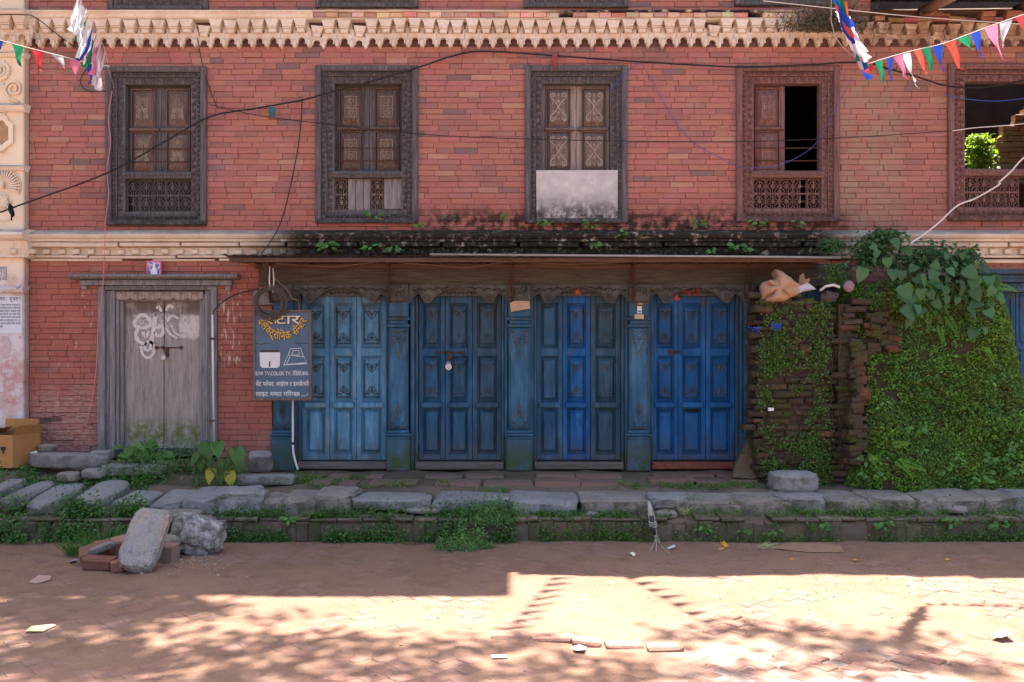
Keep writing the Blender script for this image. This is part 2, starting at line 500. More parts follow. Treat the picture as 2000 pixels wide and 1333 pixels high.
def _board():
    m = M('stained white board')
    c = m.ramp(m.noise(9, detail=7), [(.3, srgb(170, 166, 166)), (.7, srgb(206, 202, 198))])
    k = m.math('MULTIPLY', m.mr(m.z, Z(425), Z(365), 1, 0), m.mr(m.noise(11, detail=8, rough=.75), .3, .62))
    c = m.mix(k, c, srgb(62, 58, 58))
    k = m.math('MULTIPLY', m.mr(m.x, X(1170), X(1205)), m.mr(m.noise(20, m.vec(1, 1, .2), 6), .45, .7, 0, .5))
    c = m.mix(k, c, srgb(120, 100, 90))
    return m.done(c, .8, m.noise(60), .002)
TINBOARD = _board()

# ------------------------------------------------------------------ the brick house
house = thing('brick_house', 'old red brick town house with carved wooden windows and a row of blue shop doors', 'house', (0, 0, .4))

OPEN = []          # openings in pixels at the wall plane: x0,x1,y0,y1
WIN = [(208, 405, 132, 440), (617, 817, 130, 437), (1025, 1225, 130, 437), (1437, 1638, 130, 434), (1850, 2056, 126, 432)]
for a in WIN: OPEN.append((a[0] + 2, a[1] - 2, a[2] + 2, a[3] - 2))
TOPW = [(212, 408, -240, 22), (618, 818, -240, 17), (1023, 1227, -240, 17), (1434, 1636, -240, 13)]
for a in TOPW: OPEN.append((a[0] + 2, a[1] - 2, a[2] + 2, a[3] - 2))
OPEN.append((193, 425, 558, 960))            # old door
OPEN.append((532, 1662, 516, 960))           # shop front
OPEN.append((1905, 2100, 527, 960))          # far blue door
def holes_world(): return [(X(a), X(b), Z(d), Z(c)) for a, b, c, d in OPEN]
HOLES = holes_world()

WX0, WX1 = X(-60), X(2430)
ZTOP_MAIN, ZTOP_MID, ZTOP_R, XMID, XSTEP = 7.0, 6.2, Z(62), .3, X(1700)
# wall core (mortar face), openings left out
mb = MB()
xs = sorted(set([WX0, WX1, XSTEP, XMID] + [v for h in HOLES for v in h[:2] if WX0 < v < WX1]))
zs = sorted(set([.1, ZTOP_R, ZTOP_MAIN, ZTOP_MID] + [v for h in HOLES for v in h[2:] if .1 < v < ZTOP_MAIN]))
for i in range(len(xs) - 1):
    for k in range(len(zs) - 1):
        cx, cz = (xs[i] + xs[i + 1]) / 2, (zs[k] + zs[k + 1]) / 2
        if any(h[0] < cx < h[1] and h[2] < cz < h[3] for h in HOLES): continue
        if cx > XSTEP and cz > ZTOP_R: continue
        if cx > XMID and cz > ZTOP_MID: continue
        mb.box(xs[i], xs[i + 1], .009, .30, zs[k], zs[k + 1])
wall = mb.obj('wall', MORTAR, house)

# bricks: every course laid one by one
COURSE = 11.0 / 190.0
def brick_col(x, z):
    t = RND.random()
    up = min(1, max(0, (z - 2.4) / 1.2))
    if t < .04: c = srgb(134, 106, 108)
    elif t < .2: c = srgb(160, 110, 106)
    elif t < .32: c = srgb(180, 120, 106)
    elif t < .96: c = srgb(177 + RND.uniform(-5, 5), 115 + RND.uniform(-4, 5), 108 + RND.uniform(-4, 5))
    else: c = srgb(184, 136, 120)
    lo = srgb(156, 80, 66)
    k = .55 * (1 - up)
    c = [a * (1 - k) + b * k for a, b in zip(c[:3], lo[:3])]
    if x > XSTEP - .35:
        c = [a * .75 + b * .25 for a, b in zip(c, srgb(150, 112, 100)[:3])]
    m = RND.uniform(.93, 1.06)
    return (c[0] * m * .95, c[1] * m * .99, c[2] * m * .93, 1)
def brick_shape(mb_, x0, x1, z0, z1, y=0.0, deep=.02, jit=.0024, c=.0035):
    mb_.cbox(x0, x1, y, y + deep, z0, z1, c, jit)
BR = []
r = 0
z = .12
while z < 5.42:
    z1 = z + COURSE
    zc = (z + z1) / 2
    cuts = sorted([h for h in HOLES if h[2] < zc < h[3]])
    spans, a = [], X(57)
    for h in cuts:
        if h[0] > a: spans.append((a, h[0]))
        a = max(a, h[1])
    if a < WX1: spans.append((a, WX1))
    if Z(96) < zc < Z(24) or Z(508) < zc < Z(452): spans = []       # behind the cornices
    for (a, b) in spans:
        if zc > ZTOP_R and b > XSTEP: b = XSTEP
        x = a - (r % 2) * .11 - RND.uniform(0, .06)
        while x < b:
            L = RND.choice([.225, .225, .21, .235, .2, .25, .12]) + RND.uniform(-.012, .012)
            x0, x1 = max(x, a), min(x + L, b)
            if b - x1 < .05: x1 = b; x = b
            if x1 - x0 > .035:
                BR.append((x0 + .0015, x1 - .0015, z + .0016, z1 - .0016))
            x += L
    z = z1; r += 1
BR.sort(key=lambda q: -(q[1] - q[0]) * (1 if X(0) < q[0] < X(1960) and q[2] < Z(5) else .01))
rest = MB()
for i, (x0, x1, z0, z1) in enumerate(BR):
    c = brick_col(x0, z0)
    y = RND.gauss(0, .0018) - (.006 if RND.random() < .03 else 0)
    if z0 < 1.0 and RND.random() < .12: y += .007
    if i < 300:
        q = MB(); q.col = c
        brick_shape(q, x0, x1, z0, z1, y)
        q.obj('brick', BRICK, wall)
    else:
        rest.col = c
        brick_shape(rest, x0, x1, z0, z1, y)
tag(rest.obj('brickwork', BRICK, wall, recalc=False), kind='stuff')

# ------------------------------------------------------------------ carved ornament helpers
def relief_v(mb_, x, z0, z1, w, Y, step=.045, h=.014, flip=1):
    n = max(2, int((z1 - z0) / step)); st = (z1 - z0) / n
    for i in range(n):
        zc = z0 + (i + .5) * st
        d = flip if i % 2 else -flip
        mb_.gem((x, Y, zc), .6 * d, w * .5, st * .3, h * 1.7)
        mb_.gem((x - d * w * .22, Y, zc + st * .4), -.9 * d, w * .28, st * .16, h * .8)
        if w > .05: mb_.ring((x + d * w * .2, Y, zc - st * .12), w * .17, h * .4, 6)
def relief_h(mb_, x0, x1, z, w, Y, step=.045, h=.014):
    n = max(2, int((x1 - x0) / step)); st = (x1 - x0) / n
    for i in range(n):
        xc = x0 + (i + .5) * st
        d = 1 if i % 2 else -1
        mb_.gem((xc, Y, z), PI / 2 + .6 * d, w * .5, st * .3, h * 1.7)
        mb_.gem((xc + st * .4, Y, z + d * w * .22), .6 * d, w * .28, st * .16, h * .8)
        if w > .05: mb_.ring((xc - st * .12, Y, z - d * w * .2), w * .17, h * .4, 6)
def frame4(mb_, x0, x1, z0, z1, wl, wr, wt, wb, Y0, Y1, c=.006):
    """four mitre-free boards butted inside each other"""
    mb_.cbox(x0, x0 + wl, Y0, Y1, z0, z1, c, .001)
    mb_.cbox(x1 - wr, x1, Y0, Y1, z0, z1, c, .001)
    if wt: mb_.cbox(x0 + wl, x1 - wr, Y0 + .002, Y1, z1 - wt, z1, c, .001)
    if wb: mb_.cbox(x0 + wl, x1 - wr, Y0 + .002, Y1, z0, z0 + wb, c, .001)

def lattice_panel(w, h, hole=None):
    """pierced screen panel of two cells: curls round a small flower"""
    q = MB(); t = .0075
    frame4(q, 0, w, 0, h, .006, .006, .008, .008, -.012, .012, .002)
    for k in (0, 1):
        z0, z1 = k * h / 2, (k + 1) * h / 2
        cz = (z0 + z1) / 2; ch = (z1 - z0) / 2; cw = w / 2
        for s in (-1, 1):
            for u in (-1, 1):
                if hole and (s, k) in hole: continue
                pts = [(w / 2 + s * cw * .92, cz + u * ch * .1), (w / 2 + s * cw * .62, cz + u * ch * .28), (w / 2 + s * cw * .3, cz + u * ch * .62),
                       (w / 2 + s * cw * .48, cz + u * ch * .9), (w / 2 + s * cw * .82, cz + u * ch * .78), (w / 2 + s * cw * .72, cz + u * ch * .55)]
                q.tube([(p.x, 0, p.y) for p in spline([(a, b, 0) for a, b in pts], 3)], t * .75, 4)
                q.tube([(w / 2, 0, cz), (w / 2 + s * cw * .35, -.002, cz + u * ch * .3)], t * .8, 4)
        q.ball((w / 2, -.004, cz), .018, .011, .026, 6, 4)
        q.gem((w / 2, -.006, cz + ch * .55), PI / 2, .03, .012, .01)
        q.tube([(w / 2, 0, z0), (w / 2, 0, z1)], t * .6, 4)
        q.tube([(0, 0, cz), (w, 0, cz)], t * .6, 4)
    q.cbox(0, w, -.013, .01, h / 2 - .007, h / 2 + .007, .002)
    return q

def motif_scroll(q, cx, cz, w, h, Y, t=.0085):
    """crossed scrolls with eyes, for the shutter panels"""
    for s in (-1, 1):
        for u in (-1, 1):
            pts = [(cx, cz), (cx + s * w * .2, cz + u * h * .18), (cx + s * w * .42, cz + u * h * .3), (cx + s * w * .46, cz + u * h * .44),
                   (cx + s * w * .3, cz + u * h * .48), (cx + s * w * .2, cz + u * h * .4)]
            q.tube([(p.x, Y, p.y) for p in spline([(a, b, 0) for a, b in pts], 3)], t, 5)
            q.ring((cx + s * w * .3, Y, cz + u * h * .4), w * .085, t * .8, 7)
            q.gem((cx + s * w * .33, Y, cz + u * h * .14), s * u * .9, w * .18, w * .06, t * 1.8)
        q.gem((cx, Y, cz + s * h * .2), PI / 2, h * .1, w * .1, t * 2)
        q.gem((cx, Y, cz + s * h * .42), PI / 2, h * .07, w * .08, t * 2)
def motif_face(q, cx, cz, w, h, Y, t=.009):
    """leaf spray above a curled mask, for the brown shutters"""
    for s in (-1, 1):
        for i in range(4):
            a = 1.0 + i * .28
            q.gem((cx + s * w * (.12 + .09 * i), Y, cz + h * (.34 - .1 * i)), PI / 2 - s * (.5 + .12 * i), h * .14, w * .06, t * 2)
        q.ring((cx + s * w * .2, Y, cz - h * .12), w * .12, t, 8)
        q.ring((cx + s * w * .3, Y, cz - h * .34), w * .1, t, 8)
        q.gem((cx + s * w * .22, Y, cz - h * .27), s * .7, w * .2, w * .07, t * 2)
        q.gem((cx + s * w * .14, Y, cz - h * .43), PI / 2 + s * .4, h * .07, w * .06, t * 2)
    q.gem((cx, Y, cz + h * .38), PI / 2, h * .08, w * .1, t * 2)
    q.gem((cx, Y, cz - h * .02), PI / 2, h * .12, w * .07, t * 2.2)
def motif_squares(q, cx, cz, w, h, Y, t=.008):
    for u in (-1, 1):
        zc = cz + u * h * .24
        frame4(q, cx - w * .42, cx + w * .42, zc - h * .2, zc + h * .2, .005, .005, .005, .005, Y - .006, Y + .002, .002)
        for k in range(8):
            a = k * PI / 4 + .2
            q.gem((cx + math.cos(a) * w * .2, Y, zc + math.sin(a) * h * .1), a, w * .16, w * .05, t * 2)

def shutter_leaf(win, x0, x1, z0, z1, Y, mat_st, mat_pn, motif):
    q = MB()
    q.cbox(x0 + .0015, x1 - .0015, Y, Y + .03, z0, z1, .003, .001)
    zm = z0 + (z1 - z0) * .50
    leaf = q.obj('shutter_leaf', mat_st, win)
    for (a, b) in ((zm + .03, z1 - .035), (z0 + .02, zm - .028)):
        pw = (x1 - x0)
        px0, px1 = x0 + pw * .13, x1 - pw * .2 if x0 < win['mid'] - .05 else x1 - pw * .13
        if x0 >= win['mid'] - .05: px0 = x0 + pw * .2
        p = MB()
        frame4(p, px0 - .012, px1 + .012, a - .008, b + .012, .01, .01, .012, .008, Y - .03, Y + .001, .006)
        ix = (px1 - px0) * (.2 if motif is not motif_scroll else .13); iz = (b - a) * (.2 if motif is not motif_scroll else .13)
        p.frustum(px0, px1, a, b, Y - .001, Y - .048, ix, iz)
        p.obj('panel', mat_pn, win)
        p = MB()
        motif(p, (px0 + px1) / 2, (a + b) / 2, (px1 - px0) - 2 * ix * .9, (b - a) - 2 * iz * .9, Y - .047)
        p.obj('carving', MOTIF_W if mat_pn is not WOOD_RED else MOTIF_R, win)
    p = MB()
    p.cbox(x0 + .016, x1 - .016, Y - .055, Y, zm - .014, zm + .016, .012)
    p.obj('rail', mat_pn, win)

def window(rect, wood, mat_st, mat_pn, motif, style):
    x0, x1, y0, y1 = rect
    ax, bx, az, bz = X(x0), X(x1), Z(y1), Z(y0)
    q = MB()
    frame4(q, ax, bx, az, bz, .062, .062, .058, .05, -.045, .12, .012)
    q.cbox(ax + .03, bx - .03, -.058, -.04, az - .004, az + .026, .008)
    win = q.obj('window', wood, house)
    win['mid'] = (ax + bx) / 2
    # stepped carved bands
    q = MB()
    a2, b2, z2, t2 = ax + .062, bx - .062, az + .05, bz - .058
    frame4(q, a2, b2, z2, t2, .05, .05, .045, .05, -.012, .1, .004)
    relief_v(q, a2 + .025, z2 + .03, t2 - .03, .04, -.016, .05, .02)
    relief_v(q, b2 - .025, z2 + .03, t2 - .03, .04, -.016, .05, .02, -1)
    relief_h(q, a2 + .03, b2 - .03, t2 - .022, .036, -.014, .05, .02)
    relief_h(q, a2 + .03, b2 - .03, z2 + .025, .04, -.014, .05, .02)
    q.obj('carved_band', wood, win)
    q = MB()
    a3, b3, z3, t3 = a2 + .05, b2 - .05, z2 + .05, t2 - .045
    frame4(q, a3, b3, z3, t3, .075, .06, .068, .04, .008, .1, .004)
    relief_v(q, a3 + .036, z3 + .03, t3 - .02, .062, .008, .07, .022)
    relief_v(q, b3 - .03, z3 + .03, t3 - .02, .056, .008, .07, .022, -1)
    relief_h(q, a3 + .07, b3 - .06, t3 - .036, .06, .01, .075, .02)
    q.obj('inner_carved_band', wood, win)
    ox0, ox1, oz1 = a3 + .075, b3 - .06, t3 - .068
    oz_t = Z(y0 + 204)                                  # top of the breast rail
    oz0 = z3 + .04
    Yl = .1
    q = MB()
    q.cbox(ox0 - .035, ox1 + .03, -.012, .1, oz_t - .07, oz_t, .012)
    q.cbox(ox0 - .02, ox1 + .02, -.026, -.01, oz_t - .045, oz_t - .018, .008)
    for i in range(18):
        xx = ox0 + (ox1 - ox0) * (i + .5) / 18
        q.gem((xx, -.026, oz_t - .031), 0, .016, .009, .008)
    if style != 'board': q.obj('breast_rail', wood, win)
    mid = (ox0 + ox1) / 2
    if style in ('both', 'mixed', 'board'):
        zb = oz_t if style != 'board' else Z(336)
        shutter_leaf(win, ox0, mid, zb, oz1, Yl, mat_st, mat_pn, motif)
        shutter_leaf(win, mid, ox1, zb, oz1, Yl, mat_st, mat_pn, motif)
    elif style == 'half':
        win['mid'] = ox0 + (ox1 - ox0) * .5
        shutter_leaf(win, ox0, mid, oz_t, oz1, Yl, mat_st, mat_pn, motif)
        q = MB(); q.cbox(ox1 - .014, ox1, .03, .11, oz_t, oz1, .003); q.obj('jamb', wood, win)
    lz0, lz1 = oz0 + .004, oz_t - .072
    pw = (ox1 - ox0) / 5
    if style in ('both', 'half', 'open'):
        base = None
        for k in range(5 if style != 'open' else 4):
            hole = [(1, 1), (1, 0)] if (style == 'half' and k == 3) else ([(-1, 0)] if style == 'both' and k == 0 else None)
            if hole or base is None:
                o = lattice_panel(pw - .006, lz1 - lz0, hole).obj('lattice_panel', wood, win, loc=(0, 0, 0))
                o.location = Vector((ox0 + k * pw + .003, .055, lz0)) - wloc(win)
                if not hole: base = o
            else:
                dup(base, (ox0 + k * pw + .003, .055, lz0), win)
        if style == 'both':
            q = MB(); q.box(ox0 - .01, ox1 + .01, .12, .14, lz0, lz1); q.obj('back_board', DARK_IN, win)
    elif style == 'mixed':
        tot = ox1 - ox0
        for (u0, u1, lat) in ((0, .18, 1), (.19, .53, 0), (.54, .72, 1), (.73, 1, 0)):
            if lat:
                o = lattice_panel(tot * (u1 - u0), lz1 - lz0).obj('lattice_panel', WOOD_BROWN, win, loc=(0, 0, 0))
                o.location = Vector((ox0 + u0 * tot, .055, lz0)) - wloc(win)
            else:
                n = 3 if u1 < .6 else 1
                for j in range(n):
                    q = MB()
                    a = ox0 + tot * (u0 + (u1 - u0) * j / n); b = ox0 + tot * (u0 + (u1 - u0) * (j + 1) / n)
                    q.cbox(a + .002, b - .002, .05 + .006 * j, .075, lz0 + (.012 if n == 1 else 0), lz1, .003, .002)
                    q.obj('board', WOOD_GREY, win)
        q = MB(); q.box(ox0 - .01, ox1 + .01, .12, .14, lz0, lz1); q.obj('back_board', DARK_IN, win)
    if style in ('both', 'mixed', 'half'):
        for zz in (290, 315):
            q = MB(); q.tube([(ox0 - .012, .03, Z(zz - 132 + y0)), ((ox0 + ox1) / 2, .028, Z(zz - 132 + y0) - .003), (ox1 + .012, .03, Z(zz - 132 + y0))], .006, 6)
            q.obj('iron_bar', IRON, win, smooth=True)
    return win, (ox0, ox1, oz0, oz1)

window(WIN[0], WOOD_DARK, WOOD_DARK, WOOD_BROWN, motif_face, 'both')
window(WIN[1], WOOD_DARK, WOOD_DARK, WOOD_BROWN2, motif_squares, 'mixed')
w3, _ = window(WIN[2], WOOD_DARK, WOOD_PALE, WOOD_BROWN, motif_scroll, 'board')
q = MB(); q.cbox(X(1047), X(1206), -.03, -.018, Z(428), Z(334), .003, .002)
q.obj('patch_board', TINBOARD, w3)
window(WIN[3], WOOD_RED, WOOD_RED, WOOD_RED, motif_squares, 'half')
window(WIN[4], WOOD_RED, WOOD_RED, WOOD_RED, motif_squares, 'open')
# upper storey windows, only their sills show
for (x0, x1, y0, y1) in TOPW:
    q = MB()
    ax, bx, az, bz = X(x0), X(x1), Z(y1), Z(y0)
    frame4(q, ax, bx, az, bz, .055, .055, .05, .045, -.045, .12, .012)
    w = q.obj('window', WOOD_DARK, house)
    q = MB()
    frame4(q, ax + .055, bx - .055, az + .045, bz - .05, .05, .05, .05, .07, -.014, .1, .004)
    relief_h(q, ax + .1, bx - .1, az + .085, .06, -.014, .06, .018)
    relief_v(q, ax + .08, az + .1, az + .5, .04, -.014, .05, .018)
    relief_v(q, bx - .08, az + .1, az + .5, .04, -.014, .05, .018)
    q.obj('carved_band', WOOD_DARK, w)
    q = MB(); q.cbox(ax + .1, bx - .1, .05, .1, az + .1, bz - .1, .003); q.obj('shutter_leaf', WOOD_BROWN, w)

# ------------------------------------------------------------------ upper cornice
PITCH = 27.5 / 190.0
def cornice_unit(broken=0):
    """one bracket of the cornice: stepped corbel block over a horseshoe arch, leaf pendant beside it"""
    q = MB(); p = PITCH; u = 1 / 190.0
    # corbel block (x centred on 0, z from 0 = bottom of pendants up)
    zt, zm, zb = 52 * u, 38 * u, 27 * u
    q.prism([(-13 * u, zt), (13 * u, zt), (8.5 * u, zm), (-8.5 * u, zm)], -.11, .0)
    q.cbox(-8.8 * u, 8.8 * u, -.102, .0, zm - 3 * u, zm, .003)
    q.cbox(-7 * u, 7 * u, -.094, .0, zb, zm - 3 * u, .005)
    # back plate with arch opening and pendant lobes
    out, inn = [], []
    n = 9
    for i in range(n):
        a = PI * i / (n - 1)
        inn.append((math.cos(a) * 7.6 * u, 12 * u + math.sin(a) * 8.2 * u))
        t = math.cos(a)
        out.append((t * p / 2, 28 * u))
    q.strip(out, inn, -.05, .0)
    for s in (-1, 1):
        q.prism([(s * p / 2, 28 * u), (s * p / 2, .2 * u), (s * 11.6 * u, 1.4 * u), (s * 10.2 * u, 4.2 * u), (s * 9.6 * u, 7 * u), (s * 8 * u, 9 * u), (s * 7.6 * u, 12 * u)], -.05, .0)
        # half of the leaf pendant niche
        q.prism([(s * p / 2, 50 * u), (s * p / 2, 26 * u), (s * 8 * u, 27 * u), (s * 9 * u, 38 * u)], -.02, .0)
    q.tube([(math.cos(-.5 + (PI + 1) * i / 12) * 8.4 * u, -.052, 12 * u + math.sin(-.5 + (PI + 1) * i / 12) * 9.2 * u) for i in range(13)], 1.7 * u, 6)
    # pendant leaf drop, centred between two arches
    cx = p / 2
    q.ball((cx, -.052, 9 * u), 4.2 * u, .026, 9 * u, 8, 6)
    q.ball((cx, -.056, 4 * u), 3.2 * u, .024, 3.6 * u, 6, 4)
    q.ball((cx, -.024, 27 * u), 5.2 * u, .014, 14 * u, 8, 6)
    for s in (-1, 1): q.gem((cx + s * 4.4 * u, -.05, 15 * u), PI / 2 - s * .5, 5 * u, 2 * u, .012)
    return q
zc0 = Z(97)
q = MB()
prof = [(.0, Z(22)), (-.03, Z(23)), (-.125, Z(29)), (-.14, Z(31)), (-.14, Z(33)), (-.125, Z(35.5)), (-.12, Z(36)), (-.115, Z(41.5)), (-.095, Z(44.5)), (.0, Z(45))]
q.profx(prof, X(64), X(616), 24, .002)
cornice = q.obj('cornice', STUCCO, house)
q = MB()
prof2 = [(.0, Z(22)), (-.03, Z(23)), (-.12, Z(29)), (-.125, Z(31)), (-.11, Z(32)), (-.0, Z(32.5))]
q.profx(prof2, X(616), X(1560), 60, .004)
q.obj('ledge_cap', STUCCO, cornice)
x = X(616.5)
while x < X(1555):                                      # broken facing: bricks of the ledge show
    L = RND.uniform(.12, .15)
    if RND.random() > .04:
        q = MB(); q.col = srgb(*[c * RND.uniform(.9, 1.08) for c in [RND.choice([(206, 160, 140), (216, 184, 156), (190, 140, 124), (222, 192, 164)])] for c in c])
        q.cbox(x + .002, x + L - .002, -.112 + RND.uniform(-.012, .008), .0, Z(42), Z(33.2), .005, .002)
        q.obj('ledge_brick', BRICK_OLD, cornice)
    x += L
q = MB(); q.profx([(.0, Z(42.2)), (-.1, Z(42.4)), (-.105, Z(44.5)), (-.09, Z(45.6)), (.0, Z(46))], X(616), X(1600), 60, .002)
q.obj('ledge_moulding', STUCCO, cornice)
unit = None
k = 0
x = X(69)
while x < X(1640):
    if unit is None:
        unit = cornice_unit().obj('bracket', STUCCO, cornice, loc=(0, 0, 0))
        unit.location = Vector((x, -.002, zc0)) - wloc(cornice)
        for pl in unit.data.polygons: pl.use_smooth = False
    else:
        o = dup(unit, (x + RND.uniform(-.002, .002), -.002 + RND.uniform(-.002, .003), zc0 + RND.uniform(-.003, .003) + (.012 * max(0, (x - X(1100)) / 3))), cornice,
                rot=(0, RND.uniform(-.035, .035), 0), scale=(RND.uniform(.95, 1.02), RND.uniform(.85, 1.05), RND.uniform(.95, 1.03)))
        if RND.random() < .05: o.scale = (.98, .6, .8); o.rotation_euler.y = .09
    x += PITCH
while x < X(2420):                                      # weather-eaten brackets under the fallen roof
    o = dup(unit, (x, .012 + RND.uniform(-.004, .012), Z(92) + RND.uniform(-.006, .006)), cornice,
            rot=(RND.uniform(-.05, .05), RND.uniform(-.08, .08), 0), scale=(1, .85, RND.uniform(.72, .86)))
    x += PITCH
# crumbling top of the lower wall on the ruined side
x = X(1560)
while x < X(2420):
    for row in range(2):
        if row == 1 and RND.random() < (.75 if x < X(1780) else .3): continue
        q = MB(); q.col = srgb(RND.uniform(140, 184), RND.uniform(100, 140), RND.uniform(88, 118))
        zz = Z(46) + row * .052 + RND.uniform(-.006, .006)
        L = RND.uniform(.1, .2)
        q.cbox(x, x + L, -.06 + RND.uniform(-.03, .03), .2, zz, zz + .05, .008, .006)
        q.obj('loose_brick', BRICK_OLD, cornice)
    x += RND.uniform(.12, .2)

# ------------------------------------------------------------------ lower cornice
q = MB()
profl = [(.0, Z(450)), (-.03, Z(451.5)), (-.12, Z(459)), (-.135, Z(462)), (-.135, Z(465)), (-.12, Z(469)), (-.105, Z(470)), (-.1, Z(474.5)), (.0, Z(475))]
q.profx(profl, X(62), X(2428), 110, .003)
low = q.obj('string_course', STUCCO_LOW, house)
for (a, b) in ((66, 128), (128, 236), (240, 356), (360, 470), (474, 560), (565, 700), (704, 860), (866, 1010), (1016, 1130), (1138, 1290), (1296, 1420), (1430, 1560), (1566, 1700), (1704, 1830), (1836, 1960), (1964, 2060), (2066, 2180), (2186, 2300), (2306, 2425)):
    q = MB(); q.cbox(X(a), X(b), -.085 + RND.uniform(-.012, .006), .0, Z(484 + RND.uniform(-1, 1)), Z(475.5), .006, .003)
    q.obj('slab', STUCCO_LOW, low)
q = MB(); q.cbox(X(62), X(2426), -.028, .0, Z(499.5), Z(484.5), .002); q.obj('frieze', STUCCO_LOW, low)
x = 68
dent = None
while x < 2420:
    if not (560 < x < 1640 and RND.random() < .35):
        if dent is None:
            q = MB(); q.cbox(-.033, .033, -.04, .0, 0, .05, .006, .002)
            dent = q.obj('dentil', STUCCO_LOW, low, loc=(0, 0, 0)); dent.location = Vector((X(x), -.03, Z(498.5))) - wloc(low)
        else:
            dup(dent, (X(x), -.03 + RND.uniform(-.004, .006), Z(498.5) + RND.uniform(-.004, .003)), low, rot=(0, RND.uniform(-.05, .05), 0))
    x += 28.7
for (a, b, ya, yb, d) in ((64, 175, 500, 505, .055), (178, 345, 500.5, 506, .05), (350, 530, 500, 505, .055), (64, 240, 506, 511, .035), (300, 420, 506.5, 511, .03), (430, 530, 506, 511, .035),
                       (1640, 1800, 500, 506, .05), (1806, 2424, 500, 505, .055), (1700, 2424, 507, 515, .03), (530, 900, 500, 507, .05), (905, 1300, 500, 507, .05), (1304, 1640, 500, 507, .05)):
    q = MB(); q.cbox(X(a), X(b), -d, .0, Z(yb), Z(ya), .006, .003); q.obj('moulding', STUCCO_LOW, low)
# ------------------------------------------------------------------ old two-leaf door
def rope(q, p0, p1, r, Y, n):
    """twisted bead moulding"""
    (x0, z0), (x1, z1) = p0, p1
    a = math.atan2(z1 - z0, x1 - x0)
    for i in range(n):
        t = (i + .5) / n
        L = math.hypot(x1 - x0, z1 - z0) / n
        q.gem((x0 + (x1 - x0) * t, Y, z0 + (z1 - z0) * t), a + .7, max(r, L * .55), r * .55, r * .9)
q = MB()
q.cbox(X(192), X(207), -.03, .2, Z(890), Z(560), .006, .002)
q.cbox(X(413), X(425), -.03, .2, Z(890), Z(560), .006, .002)
q.cbox(X(207.5), X(412.5), -.028, .2, Z(567), Z(559.6), .005)
q.cbox(X(213), X(224), .0, .2, Z(890), Z(568), .006, .001); q.cbox(X(224.5), X(230), .02, .2, Z(890), Z(575), .006, .001); q.cbox(X(230.5), X(237), .045, .2, Z(890), Z(575), .006, .001)
q.cbox(X(400), X(406), .0, .2, Z(890), Z(568), .006, .001); q.cbox(X(394), X(399.5), .02, .2, Z(890), Z(575), .006, .001); q.cbox(X(386), X(393.5), .045, .2, Z(890), Z(575), .006, .001)
q.cbox(X(231), X(392), .05, .2, Z(588), Z(568), .003)
q.cbox(X(195), X(206), -.034, .0, Z(905), Z(842), .006, .002)
door = q.obj('old_door', WOOD_GREY, house)
q = MB()
rope(q, (X(209.5), Z(888)), (X(209.5), Z(568)), .017, .0, 68); rope(q, (X(409.5), Z(888)), (X(409.5), Z(568)), .017, .0, 68)
rope(q, (X(212), Z(563.5)), (X(408), Z(563.5)), .016, -.03, 44)
q.cbox(X(207.5), X(212.5), .0, .1, Z(890), Z(568), .001); q.cbox(X(406.5), X(412.5), .0, .1, Z(890), Z(568), .001)
q.obj('rope_moulding', WOOD_GREY, door)
q = MB()
q.profx([(.0, Z(536)), (-.12, Z(539)), (-.13, Z(543)), (-.10, Z(546)), (-.06, Z(547)), (.0, Z(547.5))], X(143), X(470), 20, .002)
for i in range(44):
    xx = X(148) + (X(465) - X(148)) * i / 43
    q.gem((xx, -.13, Z(541.5)), .8, .014, .006, .008)
q.obj('lintel_cornice', WOOD_GREY, door)
q = MB()
q.cbox(X(160), X(455), -.055, .0, Z(558.5), Z(548), .006, .002)
q.cbox(X(163), X(172), -.04, .0, Z(566), Z(559), .003); q.cbox(X(443), X(452), -.04, .0, Z(570), Z(559), .003)
for i in range(60): q.gem((X(215) + (X(405) - X(215)) * i / 59, -.055, Z(551.5)), 0, .012, .006, .007)
q.obj('lintel', WOOD_GREY, door)
# scalloped valance
q = MB()
pts_t, pts_b = [], []
n = 61
for i in range(n):
    t = i / (n - 1)
    xx = X(225) + (X(396) - X(225)) * t
    pts_t.append((xx, Z(570)))
    pts_b.append((xx, Z(582) - .02 * abs(math.sin(t * PI * 6)) ** .7))
q.strip(pts_t, pts_b, .01, .05)
for i in range(6):
    cx = X(225) + (X(396) - X(225)) * (i + .5) / 6
    q.ring((cx, .008, Z(577)), .032, .008, 8, 0.3, PI - .3); q.gem((cx, .008, Z(575)), PI / 2, .02, .016, .014)
q.obj('scalloped_valance', WOOD_PALE, door)
for (a, b) in ((237, 312.8), (314.6, 386.5)):
    q = MB(); q.cbox(X(a), X(b), .085, .13, Z(878), Z(586), .004, .002)
    q.obj('leaf', DOOR_OLD, door)
q = MB(); q.box(X(236), X(388), .135, .15, Z(890), Z(580)); q.obj('back_board', DARK_IN, door)
q = MB(); q.cbox(X(225), X(400), -.02, .12, Z(892), Z(878.5), .008, .002); q.obj('threshold', WOOD_DARK, door)
